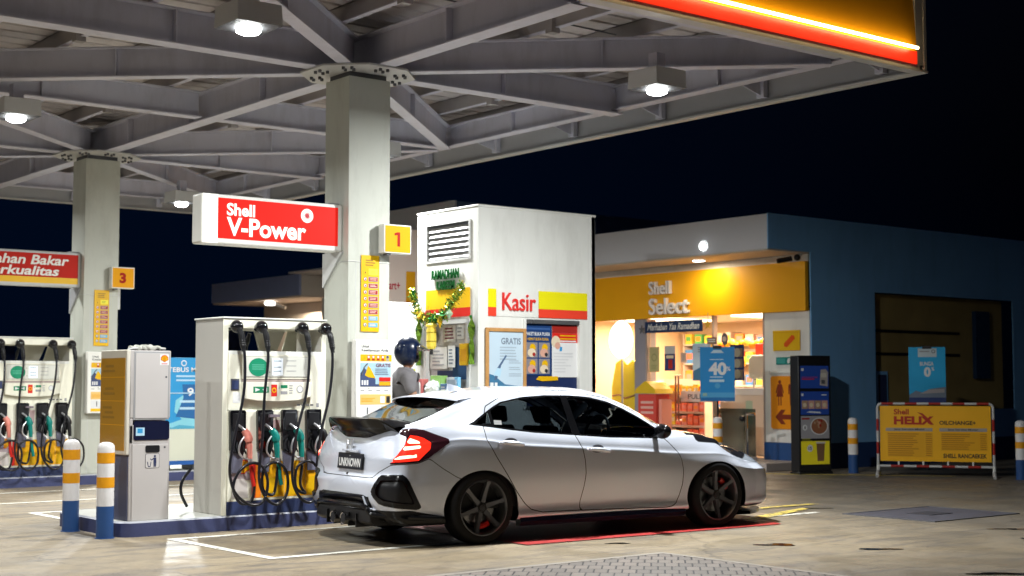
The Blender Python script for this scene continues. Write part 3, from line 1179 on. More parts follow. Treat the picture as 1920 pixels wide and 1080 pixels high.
# ================================================================== FUEL DISPENSERS
SILV = mat('nozzle alloy', (0.62, 0.62, 0.64), 0.3, metal=.85)
DCAB = mat('dispenser enamel', (0.84, 0.82, 0.69), 0.38, coat=0.15, var=0.04, grime=.35)
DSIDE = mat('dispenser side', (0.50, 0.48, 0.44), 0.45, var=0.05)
HOSE = mat('hose rubber', (0.010, 0.010, 0.014), 0.32, coat=.3)


def dispenser(label, loc):
    """local: x to the right along the front, front at y=0 facing -y, z from the island top"""
    t = thing('fuel_dispenser', label, 'fuel pump', loc, 0, 'fuel pumps on the islands')
    Wd, Dp, Hh = 1.13, .60, 1.895
    b = MB()
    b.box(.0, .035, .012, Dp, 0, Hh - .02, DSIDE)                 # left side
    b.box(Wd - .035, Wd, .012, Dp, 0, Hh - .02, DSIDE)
    b.box(.036, Wd - .036, .03, Dp - .03, .02, 1.55, DCAB)        # body
    b.build('cabinet', t, bevel=.006)
    b = MB()
    b.box(-.005, .05, 0, .011, 0, Hh - .02, DCAB)
    b.build('front_post', t, bevel=.004)
    b = MB()
    b.box(Wd - .05, Wd + .005, 0, .011, 0, Hh - .02, DCAB)
    b.build('front_post', t, bevel=.004)
    b = MB()
    b.box(-.012, Wd + .012, -.012, Dp + .012, Hh - .018, Hh, WHITE)
    b.box(.052, Wd - .052, .0, Dp, Hh - .108, Hh - .020, DCAB)
    b.build('top_header', t, bevel=.006)
    b = MB()
    b.box(.06, .50, .5, .52, 1.56, 1.785, mat('bay night dark', (0.005, 0.008, 0.025), 0.1))  # navy sheet added where the bay is open, imitates the dark beyond
    b.prism([(.62, 1.56), (.80, 1.56), (.90, 1.786), (.55, 1.786)], .42, .44, mat('rear funnel', (0.55, 0.52, 0.45), 0.5))
    b.prism([(.88, 1.56), (1.05, 1.56), (1.06, 1.786), (.95, 1.786)], .45, .47, DCAB)
    b.build('hose_bay', t, smooth=0)
    # calculator head with display
    b = MB()
    b.box(.05, Wd - .05, -.004, .03, 1.535, 1.57, WHITE)
    b.box(.19, .95, -.018, .03, 1.30, 1.534, DCAB)
    b.box(.951, Wd - .05, -.010, .03, 1.0, 1.534, DCAB)
    b.box(.051, .189, -.006, .03, 1.0, 1.534, DCAB)
    b.box(.205, .935, -.021, -.0181, 1.315, 1.52, mat('panel edge', (0.40, 0.38, 0.33), 0.5))
    b.box(.212, .928, -.024, -.0212, 1.322, 1.513, mat('panel face', (0.66, 0.66, 0.60), 0.4))
    b.build('meter_head', t, smooth=0, bevel=.002)
    b = MB()
    b.disc(.36, 1.413, .088, -.0255, mat('green oval', (0.01, 0.25, 0.13), 0.4), sx=1.18)
    b.lines(.29, .43, 1.385, 1.445, 3, -.0265, mat('pale green print', (0.10, 0.45, 0.30), 0.5), .1)
    b.rect(.51, .63, 1.335, 1.50, -.0255, mat('lit display', (0.8, 0.85, 0.9), .3, emit=(.8, .9, 1), es=.35))
    for z in (1.46, 1.40, 1.36):
        b.lines(.525, .615, z, z + .03, 1, -.0265, mat('display digits', (0.40, 0.46, 0.50), .5), .05)
    for z in (1.475, 1.425, 1.375):
        b.rect(.67, .78, z, z + .006, -.0255, GREY)
    for x, z in ((.48, 1.47), (.485, 1.365)):
        b.disc(x, z, .008, -.0255, GREY, n=10)
    b.build('display', t, smooth=0)
    b = MB()
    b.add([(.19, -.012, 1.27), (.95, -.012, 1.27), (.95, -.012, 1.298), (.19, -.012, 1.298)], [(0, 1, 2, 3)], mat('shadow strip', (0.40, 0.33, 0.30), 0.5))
    pts = [(.19, 1.115), (.35, 1.09), (.57, 1.08), (.80, 1.09), (.95, 1.125), (.95, 1.268), (.19, 1.268)]
    b.prism(pts, -.03, -.002, DCAB)
    b.build('keypad_panel', t, smooth=0, bevel=.004)
    b = MB()
    yk = -.0315
    b.rect(.305, .475, 1.165, 1.225, yk, GREEN)
    b.flat([(.325, 1.175), (.38, 1.195), (.325, 1.215)], yk - .001, PAPER)
    b.flat([(.455, 1.175), (.40, 1.195), (.455, 1.215)], yk - .001, PAPER)
    b.rect(.50, .565, 1.13, 1.245, yk, RED)
    b.disc(.532, 1.19, .026, yk - .001, YELB, n=16)
    b.disc(.532, 1.19, .014, yk - .002, RED, n=12)
    b.rect(.605, .68, 1.21, 1.24, yk, GREEN)
    b.rect(.605, .68, 1.15, 1.18, yk, GREY)
    b.lines(.70, .74, 1.15, 1.245, 4, yk, GREY, .2)
    b.text('i', .585, .591, 1.20, 1.24, yk, GREEN)
    b.disc(.82, 1.20, .035, yk, PAPER, n=16)
    b.ring(.82, 1.20, .030, .036, yk - .001, GREY)
    for i in range(4):
        b.rect(.80 + i * .05, .835 + i * .05, 1.035, 1.05, -.0115, DGREY)
    b.rect(1.02, 1.05, 1.02, 1.06, -.0115, GREY)
    b.build('sticker_print', t, smooth=0)
    b = MB()
    b.box(.075, .165, -.012, -.0061, 1.19, 1.30, DGREY)
    b.box(.085, .155, -.016, -.0121, 1.20, 1.285, NAVY)
    b.rect(.10, .18, 1.07, 1.17, -.0075, PAPER)
    b.build('card_reader', t, smooth=0)
    # lower panel, coloured skirts, plinth
    b = MB()
    b.box(.052, Wd - .052, -.012, .029, .13, .99, DCAB)
    b.build('lower_panel', t, smooth=0, bevel=.004)
    b = MB()
    AMB = mat('pump amber', (0.86, 0.42, 0.008), 0.4)
    b.rect(.35, .41, .155, .50, -.014, ORANGE)
    b.rect(.31, .35, .155, .50, -.014, RED)
    for x0, x1 in ((.415, .665), (.668, .90), (.903, 1.075)):
        b.rect(x0, x1, .155, .50, -.014, AMB)
    for cx in (.54, .79, 1.0):
        pts = [(cx - .085, .17), (cx + .085, .17), (cx + .07, .30), (cx + .035, .34), (cx - .035, .34), (cx - .07, .30)]
        b.flat(pts, -.0155, YELB)
    b.flat([(.10, .16), (.27, .16), (.26, .30), (.22, .345), (.13, .345), (.10, .31)], -.0155, mat('grey relief', (0.60, 0.55, 0.52), .5))
    b.flat([(.08, .33), (.30, .33), (.30, .39), (.20, .42), (.12, .42), (.08, .38)], -.0148, mat('mauve relief', (0.36, 0.28, 0.30), .5))
    b.build('coloured_skirt', t, smooth=0)
    b = MB()
    shell_pts(b, .215, .455, .075, -.017)
    b.build('emblem', t, smooth=0)
    b = MB()
    b.box(.052, Wd - .052, -.016, .03, 0, .128, NAVY)
    b.build('plinth', t, bevel=.004)
    # nozzles, holsters, hoses
    cols = [PINK, TEAL, TEAL, BLACK]
    hx = [.135, .43, .70, .97]
    top = [.10, .365, .82, 1.085]
    for k in range(4):
        x = hx[k]
        b = MB()
        b.prism([(x - .075, .62), (x + .055, .56), (x + .085, .64), (x + .085, .985), (x + .07, 1.0), (x - .07, 1.0), (x - .085, .985)], -.055, -.0121, GLOSSBLK)
        b.prism([(x - .06, .80), (x + .06, .80), (x + .06, .97), (x - .06, .97)], -.060, -.0555, BLACK)
        b.prism([(x - .05, .40), (x + .05, .40), (x + .075, .60), (x - .065, .60)], -.035, -.0122, mat('holster grey', (0.16, 0.16, 0.22), 0.4))
        b.build('holster', t, smooth=0, bevel=.006)
        n = MB()
        c = cols[k]
        n.tube([(x - .01, -.07, .86), (x + .02, -.10, .83), (x + .045, -.12, .79)], .013, SILV, n=8, sub=3)               # spout
        n.tube([(x + .03, -.12, .81), (x + .06, -.13, .76), (x + .07, -.135, .70)], [.034, .040, .044, .040], c, n=12, sub=3)    # body
        n.tube([(x + .07, -.135, .72), (x + .08, -.14, .62), (x + .085, -.14, .54)], [.03, .026, .024], c, n=10, sub=3)
        n.tube([(x + .035, -.13, .76), (x - .02, -.14, .69), (x - .03, -.14, .60), (x + .03, -.14, .54), (x + .08, -.14, .545)], .009, SILV, n=8, sub=4)   # guard
        n.tube([(x + .045, -.135, .74), (x + .015, -.14, .66), (x + .04, -.14, .59)], .008, BLACK, n=6, sub=3)    # trigger
        n.tube([(x + .085, -.14, .545), (x + .09, -.14, .50)], .022, SILV, n=10)
        nz = n.build('nozzle', t)
        if k == 0:
            nz['label'] = 'pale red nozzle'
        elif k == 3:
            nz['label'] = 'black nozzle'
        h = MB()
        x0 = top[k]
        if k == 0:
            P = [(x0, -.16, 1.72), (x0 + .02, -.20, 1.50), (x0 - .01, -.24, 1.15), (x0 - .11, -.25, .72), (x0 - .15, -.25, .45),
                 (x0 - .09, -.24, .24), (x0 + .06, -.24, .12), (x0 + .21, -.23, .13), (x0 + .27, -.22, .30), (x0 + .22, -.21, .46),
                 (x0 + .10, -.2, .50), (x0 - .03, -.2, .42), (x0 - .08, -.19, .27), (x0 + .0, -.18, .13), (x0 + .12, -.17, .14), (x0 + .16, -.16, .30), (x + .09, -.15, .50)]
        else:
            dx = (-.02, .035, -.06, -.05)[k]
            P = [(x0, -.16, 1.72), (x0 + .01, -.19, 1.50), (x0 - .04, -.22, 1.15), (x0 - .10 + dx, -.23, .72), (x0 - .13 + dx, -.23, .36),
                 (x0 - .05 + dx, -.22, .17), (x0 + .08 + dx, -.21, .10), (x0 + .19 + dx, -.2, .20), (x0 + .19 + dx, -.19, .40),
                 (x0 + .08 + dx, -.19, .50), (x0 - .05 + dx, -.18, .44), (x0 - .06 + dx, -.18, .25), (x0 + .05 + dx, -.17, .19), (x + .06, -.16, .28), (x + .09, -.15, .50)]
        h.tube(P, .0145, HOSE, n=8, sub=6)
        if k < 2:
            h.tube([(x + .09, -.152, .50), (x + .10, -.158, .38), (x + .12, -.16, .28)], .021, (RED, TEAL)[k], n=10, sub=4)   # coloured sleeve
        h.build('hose', t, smooth=60)
        s = MB()
        s.ball((x0, -.07, 1.80), .063, GLOSSBLK, 12)
        s.cyl((x0, -.03, 1.80), (x0, .02, 1.80), .04, BLACK)
        s.tube([(x0, -.09, 1.77), (x0 + .002, -.15, 1.74), (x0 + .012, -.175, 1.62), (x0 + .014, -.186, 1.56)], [.028, .03, .026, .020], BLACK, n=10, sub=4)
        for q in range(5):
            s.lathe([(.029, 0), (.032, .006), (.029, .012)], BLACK, (x0 + .008 + .001 * q, -.158 - .005 * q, 1.70 - .022 * q), 10)
        s.build('hose_swivel', t)
    # hoses on the far side seen through the bay and past the left edge
    b = MB()
    b.tube([(.57, .55, 1.76), (.56, .57, 1.70), (.545, .58, 1.60), (.54, .58, 1.50)], [.02, .026, .018, .014], BLACK, n=8, sub=3)
    b.build('rear_hose_end', t)
    b = MB()
    b.tube([(-.02, .62, .42), (-.10, .64, .30), (-.11, .64, .18), (-.05, .63, .05)], .016, HOSE, n=8, sub=5)
    b.build('rear_hose', t)
    b = MB()
    for x, z in ((.24, .70), (.50, .70), (.77, .70)):
        b.rect(x - .012, x + .02, z - .07, z + .07, -.0135, AMB if x > .3 else RED)
    b.box(.455, .56, -.10, -.013, .93, .955, mat('display arm', (0.18, 0.15, 0.18), 0.4))
    b.flat([(.55, .74), (.60, .72), (.61, .90), (.53, .90)], -.0132, mat('mauve card', (0.55, 0.38, 0.38), .5))
    b.build('grade_tag', t, smooth=0)
    return t


def shell_pts(b, cx, cz, r, y, m0=None, m1=None):
    """fan-shaped scallop emblem"""
    m0 = m0 or RED
    m1 = m1 or YELB

    def fan(k, m, yy):
        pts = []
        n = 28
        for i in range(n + 1):
            a = math.radians(-28 + 236 * i / n)
            rr = r * k * (0.97 + .05 * abs(math.sin(7 * PI * i / n)))
            pts.append((cx + rr * 1.06 * math.cos(a), cz + rr * math.sin(a) * .95))
        pts += [(cx - r * k * .34, cz - r * k * .62), (cx - r * k * .30, cz - r * k * .84), (cx + r * k * .30, cz - r * k * .84), (cx + r * k * .34, cz - r * k * .62)]
        b.flat(pts, yy, m)
    fan(1.0, m0, y)
    fan(.84, m1, y - .001)
    for i in range(7):
        a = math.radians(30 + 20 * i)
        c, s_ = math.cos(a), math.sin(a)
        x0, z0 = cx + .05 * r * c * 3, cz - r * .55
        x1, z1 = cx + .80 * r * c * 1.02, cz + .78 * r * s_
        w = r * .028
        b.flat([(x0 - w * .4, z0), (x0 + w * .4, z0), (x1 + w, z1), (x1 - w, z1)], y - .002, m0)


dispenser('white fuel pump with four black hoses just left of the near column', (6.42, 12.5, .14))
dispenser('white fuel pump at the left edge behind the striped bollards', (6.56, 19.47, .14))

# ================================================================== SIGNS ON THE COLUMNS
SGW = mat('sign white', (0.80, 0.79, 0.74), 0.35)


def hanging_sign(label, y, lit):
    t = thing('hanging_sign', label, 'sign', (6.30, y, 2.76), 0, 'box signs hung from the columns')
    b = MB()
    b.box(0, 1.60, 0, .22, 0, .49, SGW if lit else LGREY)
    b.build('box', t, bevel=.02)
    b = MB()
    if lit:
        R_ = mat('lit sign red', (0.42, 0.008, 0.006), .5, emit=(1, .025, .012), es=.55, spec=.1)
        Wt = mat('lit sign white', (0.8, 0.8, 0.75), .35, emit=(1, .97, .85), es=.45)
        b.rect(.004, .17, .005, .485, -.003, Wt)
        b.rect(.17, 1.54, .055, .455, -.003, R_)
        b.ring(0.85, .25, 0, 0.001, -.0031, R_)
        b.build('sign_face', t, smooth=0)
        b = MB()
        b.text('Shell', .265, .575, .285, .41, -.006, Wt, .03)
        b.text('V-Power', .265, 1.16, .085, .27, -.006, Wt, .03)
        b.build('lettering', t, smooth=0)
        b = MB()
        b.disc(1.17, .345, .072, -.006, Wt)
        pts = []
        for i in range(24):
            a = 2 * PI * i / 24
            rr = .050 if i % 2 == 0 else .020
            pts.append((1.17 + rr * math.cos(a), .345 + rr * math.sin(a)))
        b.flat(pts, -.008, mat('burst red', (0.55, 0.03, 0.05), .4))
        b.build('sunburst', t, smooth=0)
    else:
        R_ = mat('sign brick red', (0.50, 0.02, 0.012), .6, spec=.15)
        b.rect(.05, 1.555, .125, .455, -.003, R_)
        b.rect(.05, 1.555, .04, .124, -.003, YEL)
        b.build('sign_face', t, smooth=0)
        b = MB()
        b.text('Bahan Bakar', .25, 1.42, .295, .43, -.006, SGW, .025, shear=.2)
        b.text('Berkualitas', .20, 1.28, .145, .275, -.006, SGW, .025, shear=.2)
        b.build('lettering', t, smooth=0)
    b = MB()
    b.add([(1.575, -.03, .0), (1.575, .36, .0), (1.575, .36, -.36), (1.598, -.03, .0), (1.598, .36, .0), (1.598, .36, -.36)],
          [(0, 1, 2), (5, 4, 3), (0, 3, 4, 1), (1, 4, 5, 2), (2, 5, 3, 0)], GREY if not lit else LGREY)
    b.build('bracket', t, smooth=0)
    b = MB()
    b.box(1.45, 1.59, .06, .16, .491, .51, GREY)
    b.build('clip', t, smooth=0)
    return t


hanging_sign('lit white box sign with red panel hung left of the near column', 12.76, True)
hanging_sign('red and yellow box sign cut by the left edge, hung from the far column', 19.76, False)


def number_sign(label, x, y, n, lit):
    t = thing('number_sign', label, 'sign', (x, y, 2.755), 0, 'square number signs on the columns')
    b = MB()
    b.box(0, .345, 0, .11, 0, .305, SGW)
    b.build('box', t, bevel=.008)
    b = MB()
    if lit:
        Y = mat('lit number yellow', (0.55, 0.25, 0.003), .5, emit=(1, .5, .003), es=.38, spec=.1)
    else:
        Y = mat('number yellow', (0.75, 0.33, 0.005), .6, spec=.15)
    b.rect(.014, .331, .014, .291, -.003, Y)
    b.build('sign_face', t, smooth=0)
    b = MB()
    NR = mat('number red', (0.35, 0.012, 0.006), .5, spec=.1)
    if n == '1':
        b.flat([(.165, .075), (.198, .075), (.198, .225), (.165, .225), (.128, .213), (.128, .188), (.165, .196)], -.006, NR)
    else:
        b.text(n, .115, .215, .075, .225, -.006, NR, .05)
    b.build('numeral', t, smooth=0)
    b = MB()
    b.box(.05, .10, .02, .09, -.02, -.001, DGREY)
    b.build('clamp', t, smooth=0)


number_sign('yellow square sign with the number 1 at the near column', 8.255, 12.52, '1', True)
number_sign('yellow square sign with the number 3 at the far column', 8.255, 19.52, '3', False)


def safety_strip(label, y):
    t = thing('safety_notice', label, 'notice', (8.055, y, 1.935), 0, 'tall yellow safety notices on the columns')
    b = MB()
    b.box(0, .22, 0, .008, 0, .795, YELB)
    b.build('board', t)
    b = MB()
    yy = -.0015
    b.lines(.05, .17, .68, .755, 3, yy, mat('brown print', (0.30, 0.16, 0.02), .5), .25)
    b.rect(.09, .205, .59, .655, yy, mat('lemon field', (0.85, 0.75, 0.05), .5))
    b.lines(.11, .17, .605, .64, 2, yy - .001, mat('olive print', (0.35, 0.33, 0.03), .5))
    for i in range(8):
        z = .52 - i * .068
        if i < 6:
            c = DRED
        else:
            c = mat('sky blue label', (0.13, 0.42, 0.62), .5)
        b.rect(.088, .205, z, z + .05, yy, GREY)
        b.rect(.094, .199, z + .006, z + .044, yy - .001, c)
        b.lines(.105, .19, z + .012, z + .04, 2, yy - .002, mat('label print', (0.70, 0.5, 0.45), .5), .3)
        b.disc(.048, z + .026, .021, yy, RED if i < 6 else DGREY, n=16)
        b.disc(.048, z + .026, .016, yy - .001, PAPER, n=16)
        b.flat([(.040, z + .016), (.058, z + .018), (.052, z + .038)], yy - .002, PRINT)
    b.disc(.048, .615, .018, yy, YEL, n=12)
    b.flat([(.040, .605), (.056, .605), (.048, .63)], yy - .001, PRINT)
    b.build('print', t, smooth=0)


safety_strip('tall yellow safety strip with red and blue labels on the near column', 12.638)
safety_strip('tall yellow safety strip with red and blue labels on the far column', 19.638)
t = thing('side_notice', 'narrow yellow notice seen edge-on at the right of the far column', 'notice', (8.418, 19.75, 2.45))
b = MB()
b.box(0, .012, 0, .22, 0, .36, YELB)
b.build('board', t)
b = MB()
b.box(0, .09, .05, .2, .02, .34, LGREY)
b.build('backing', t)


def poster_panel(label, y):
    t = thing('notice_board', label, 'notice board', (7.935, y, .98), 0, 'white poster panels on the columns')
    b = MB()
    b.box(0, .455, 0, .09, 0, .87, SGW)
    b.build('frame', t, bevel=.012)
    b = MB()
    yy = -.0015
    b.text('Untuk', .07, .165, .785, .815, yy, PRINT, .01)
    b.text('Keselamatan Anda', .07, .40, .745, .775, yy, PRINT, .01)
    b.rect(.055, .44, .645, .715, yy, YELB)
    b.flat([(.09, .665), (.12, .665), (.105, .70)], yy - .001, AMBER)
    for i in range(5):
        x = .155 + i * .058
        b.disc(x, .69, .017, yy - .001, PAPER if i < 4 else NAVY, n=14)
        b.ring(x, .69, .013, .018, yy - .002, RED if i != 4 else GREY)
        b.rect(x - .018, x + .018, .653, .67, yy - .001, DRED if i < 4 else GREY)
    b.rect(.055, .43, .385, .63, yy, mat('poster sky', (0.35, 0.52, 0.62), .5))
    b.flat([(.055, .385), (.055, .52), (.10, .58), (.24, .46), (.24, .41), (.43, .40), (.43, .385)], yy - .001, mat('poster navy', (0.05, 0.07, 0.16), .5))
    b.flat([(.11, .50), (.15, .60), (.18, .57), (.24, .47), (.15, .48)], yy - .002, YELB)
    b.tube([(.07, yy - .004, .50), (.10, yy - .004, .58), (.14, yy - .004, .62)], .006, DGREY, n=6, sub=3)
    b.text('GRATIS', .245, .425, .585, .622, yy - .002, mat('wine print', (0.16, 0.02, 0.05), .5), .02)
    b.lines(.235, .425, .50, .575, 4, yy - .002, mat('slate print', (0.16, 0.20, 0.26), .5), .3)
    b.rect(.285, .425, .44, .48, yy - .003, RED)
    b.rect(.285, .425, .395, .435, yy - .003, AMBER)
    for i in range(3):
        b.rect(.07 + i * .03, .09 + i * .03, .40, .45, yy - .003, PAPER)
    for x in (.06, .155, .25, .35):
        b.lines(x, x + .06, .335, .355, 1, yy, GREY)
    b.flat([(.15, .37), (.17, .37), (.16, .36)], yy, DGREY)
    b.rect(.055, .43, .20, .305, yy, mat('pale amber', (0.80, 0.50, 0.16), .5))
    b.lines(.07, .24, .225, .27, 3, yy - .001, AMBER)
    b.rect(.30, .355, .215, .285, yy - .001, PAPER)
    for i in range(3):
        for j in range(3):
            if (i + j) % 2 == 0:
                b.rect(.375, .42, .215, .285, yy - .001, PAPER)
    b.ring(.398, .25, .015, .022, yy - .002, DGREY)
    b.rect(.055, .19, .08, .185, yy, PAPER)
    b.rect(.2, .30, .08, .185, yy, PAPER)
    b.rect(.138, .150, .10, .17, yy - .001, PRINT)
    b.rect(.31, .43, .08, .185, yy, mat('grey print', (0.55, 0.55, 0.55), .5))
    b.rect(.055, .43, .03, .07, yy, YEL)
    b.build('print', t, smooth=0)


poster_panel('white poster panel with yellow warning row on the near column', 12.545)
poster_panel('white poster panel on the far column, partly hidden by the waste cabinet', 19.545)

# ================================================================== BOLLARDS
def bollard(label, x, y):
    t = thing('bollard', label, 'bollard', (x, y, 0), 0, 'striped bollards')
    r = .077
    Wp = mat('bollard white', (0.72, 0.70, 0.70), 0.4, var=0.08, vscale=8, grime=.5)
    Yp = mat('bollard amber', (0.74, 0.32, 0.01), 0.45, var=0.15, vscale=8, grime=.4)
    b = MB()
    b.lathe([(r, 0), (r, .29)], BLUEP, n=28)
    b.lathe([(r, .29), (r, .85 - .045), (r * .94, .832), (r * .75, .852), (r * .4, .863), (.0001, .866)], Wp, n=28)
    b.build('post', t, smooth=50)
    for z in (.455, .675):
        b = MB()
        b.lathe([(r + .0015, z), (r + .0015, z + .095)], Yp, n=28)
        b.build('stripe', t, smooth=50)
    b = MB()
    b.lathe([(r + .012, .0), (r + .012, .006), (r, .007)], BLUEP, n=24)
    b.build('base_ring', t, smooth=50)


bollard('striped bollard at far left, further from the camera', 5.29, 13.37)
bollard('striped bollard right in front of the waste cabinet', 5.29, 12.56)
bollard('dim striped bollard between the black menu totem and the barrier', 18.4, 14.5)
bollard('dim striped bollard cut by the right edge of the picture', 19.03, 11.95)
bollard('striped bollard under the blue sale poster, by the shop door', 17.2, 16.27)

# ================================================================== WASTE CABINET
t = thing('waste_cabinet', 'tall grey cabinet with litter slot and amber side panel on the near island', 'litter bin', (5.50, 12.54, .14))
b = MB()
b.box(0, .40, 0, .62, 0, .875, BINGREY)
b.box(0, .40, .09, .62, .876, 1.56, BINGREY)
b.box(.0, .40, 0, .0895, .935, 1.56, BINGREY)
b.box(0, .035, 0, .0895, .70, .934, BINGREY)
b.build('cabinet', t, bevel=.008)
b = MB()
b.box(.05, .37, -.007, -.0005, .935, 1.535, mat('bin door', (0.50, 0.47, 0.46), 0.42))
b.box(.035, .385, -.003, -.0003, .92, 1.55, GREY)
b.build('upper_door', t, bevel=.003)
b = MB()
b.box(.03, .38, -.008, -.0005, .0, .695, mat('bin door', (0.50, 0.47, 0.46), 0.42))
b.build('lower_door', t, bevel=.003)
b = MB()
b.prism([(.055, .735), (.375, .735), (.39, .75), (.39, .895), (.375, .91), (.055, .91), (.04, .895), (.04, .75)], -.006, .0, mat('slot black', (0.006, 0.008, 0.03), 0.25))
b.rect(.06, .145, .775, .85, -.008, LCYAN)
b.rect(.075, .125, .80, .84, -.009, CYAN)
b.build('slot', t, smooth=0)
b = MB()
b.prism([(.165, .62), (.285, .62), (.295, .63), (.295, .675), (.285, .685), (.165, .685), (.155, .675), (.155, .63)], -.012, -.0085, BLACK)
b.build('pull_handle', t, smooth=0)
b = MB()
b.disc(.345, .665, .010, -.0095, DGREY, n=12)
b.disc(.35, 1.315, .010, -.0085, DGREY, n=12)
b.build('lock', t, smooth=0)
b = MB()
yy = -.0095
b.prism([(.165, .475), (.285, .475), (.295, .485), (.295, .60), (.285, .61), (.165, .61), (.155, .60), (.155, .485)], yy, -.0085, DGREY)
b.prism([(.168, .479), (.282, .479), (.291, .488), (.291, .597), (.282, .606), (.168, .606), (.159, .597), (.159, .488)], yy - .002, yy, mat('label field', (0.56, 0.53, 0.52), .5))
k = mat('navy pictogram', (0.03, 0.04, 0.10), .5)
b.disc(.248, .585, .011, yy - .003, k, n=14)
b.flat([(.235, .572), (.262, .572), (.264, .53), (.260, .487), (.250, .487), (.249, .53), (.247, .487), (.237, .487), (.234, .53)], yy - .003, k)
b.flat([(.236, .57), (.24, .56), (.214, .545), (.200, .56), (.203, .566), (.215, .555)], yy - .003, k)
b.flat([(.172, .535), (.180, .535), (.188, .495), (.200, .495), (.208, .535), (.214, .535), (.205, .488), (.182, .488)], yy - .003, k)
b.build('litter_pictogram', t, smooth=0)
b = MB()
b.rect(.285, .375, 1.425, 1.525, -.0085, PAPER)
shell_pts(b, .33, 1.485, .036, -.0095)
b.lines(.30, .36, 1.43, 1.445, 1, -.0095, RED, .05)
b.build('emblem', t, smooth=0)
# side: amber poster panel, dark lower skirt
b = MB()
b.box(-.035, -.001, -.005, .60, .60, 1.565, mat('side frame', (0.62, 0.58, 0.50), 0.45))
b.build('side_frame', t, bevel=.008)
b = MB()
b.box(-.041, -.036, .03, .575, .64, 1.49, mat('amber side print', (0.42, 0.21, 0.02), 0.4, var=.1))
for z in (.87, 1.09, 1.31):
    b.box(-.0425, -.0411, .03, .575, z, z + .006, AMBER)
DP_ = mat('brown print', (0.20, 0.10, 0.015), .5)
for z, n in ((1.36, 2), (1.15, 2), (.93, 3)):
    for i in range(n):
        b.box(-.0425, -.0412, .25 + .03 * i, .52 - .05 * (i % 2), z + .045 * i, z + .045 * i + .022, DP_)
b.build('side_print', t, smooth=0)
b = MB()
b.box(-.006, -.0005, .01, .60, .0, .595, mat('cabinet skirt blue', (0.075, 0.08, 0.14), 0.4))
b.build('side_skirt', t, smooth=0)
t = thing('cleaning_rag', 'crumpled grey rag lying on top of the waste cabinet', 'rag', (5.72, 12.75, 1.703))
b = MB()
RG = mat('grey rag', (0.45, 0.45, 0.40), 0.8, var=.2, vscale=30)
for s in range(3):
    P = []
    for i in range(9):
        P.append((-.14 + i * .035 + random.uniform(-.01, .01), random.uniform(-.07, .05), .012 + random.uniform(0, .028)))
    b.tube(P, [.012, .02, .017, .022, .013], RG, n=8, sub=4)
b.build('cloth', t)
b = MB()
b.tube([(-.18, -.05, .012), (.0, -.06, .03), (.2, -.04, .02)], .009, LGREY, n=6, sub=4)
b.build('handle', t)

# ================================================================== BLUE DISPLAY BOARD
t = thing('promotion_display', 'blue and white promotional display cabinet behind the waste cabinet', 'display', (8.98, 19.55, .14))
b = MB()
b.box(0, 1.0, 0, .06, .12, 1.64, CYAN)
b.box(0.02, .98, .061, .5, .2, 1.5, WHITE)
b.build('board', t, bevel=.004)
b = MB()
yy = -.002
b.rect(.015, .985, .14, .68, yy, mat('pale beach print', (0.62, 0.63, 0.52), .5))
pts = [(.015, .60), (.985, .60), (.985, 1.12), (.46, 1.12), (.30, 1.02), (.28, .85), (.40, .74), (.2, .68)]
b.flat(pts, yy - .001, mat('poster aqua', (0.22, 0.55, 0.66), .5))
b.flat([(.30, .78), (.985, .70), (.985, 1.25), (.40, 1.25), (.42, 1.05)], yy - .002, mat('poster deep blue', (0.02, 0.12, 0.32), .5))
b.flat([(.02, .60), (.14, .66), (.24, .62), (.36, .66), (.985, .60)], yy - .003, mat('poster sea', (0.08, 0.35, 0.5), .5))
b.text('TEBUS MURAH', .17, .93, 1.43, 1.50, yy - .003, PAPER, .02)
b.disc(.42, 1.56, .045, yy - .003, PAPER)
b.disc(.42, 1.56, .03, yy - .004, CYAN)
b.lines(.30, .9, 1.28, 1.40, 2, yy - .003, LCYAN, .2)
for z in (.86, .96):
    b.lines(.36, .9, z, z + .08, 1, yy - .004, LCYAN, .2)
b.text('9', .48, .58, 1.08, 1.20, yy - .004, PAPER, .02)
b.flat([(.02, 1.36), (.1, 1.40), (.16, 1.24), (.12, 1.14), (.02, 1.14)], yy - .003, mat('glass shape', (0.55, 0.66, 0.68), .5))
b.flat([(.03, 1.12), (.11, 1.12), (.10, 1.24), (.04, 1.22)], yy - .004, mat('pinkish', (0.55, 0.25, 0.24), .5))
b.box(.01, .99, -.012, -.004, 1.115, 1.13, LCYAN)
b.build('print', t, smooth=0)
b = MB()
b.box(0, 1.0, -.02, -.003, .08, .139, mat('frame blue', (0.02, 0.10, 0.35), .4))
b.box(.1, .25, .05, .4, 0, .115, DGREY)
b.box(.6, .8, .05, .4, 0, .115, DGREY)
b.build('base', t, smooth=0)

# ================================================================== WHITE CABINET BEHIND THE RIDER
t = thing('air_cabinet', 'blank white cabinet behind the helmeted person', 'cabinet', (10.6, 16.2, 0))
b = MB()
b.box(0, .66, 0, .45, 0, 2.50, mat('cabinet white', (0.85, 0.85, 0.84), .35, var=.01))
b.build('body', t, bevel=.02)
b = MB()
b.rect(.50, .60, 1.50, 1.60, -.002, mat('lime note', (0.65, 0.75, 0.05), .5))
b.build('note', t, smooth=0)
t = thing('wall_sign', 'pale wall panel with amber stripe and red words behind the white cabinet', 'sign', (13.0, 19.6, 0))
b = MB()
b.box(-.1, 1.2, 0, .2, 2.2, 3.95, mat('warm wall panel', (0.82, 0.70, 0.64), .5))
b.build('panel', t, smooth=0)
b = MB()
b.rect(.36, .545, 2.75, 3.25, -.002, AMBER)
b.rect(.36, .545, 2.50, 2.75, -.002, mat('crimson', (.55, .03, .06), .4))
b.text('art+', .02, .24, 2.94, 3.06, -.003, mat('crimson', (.55, .03, .06), .4), .02)
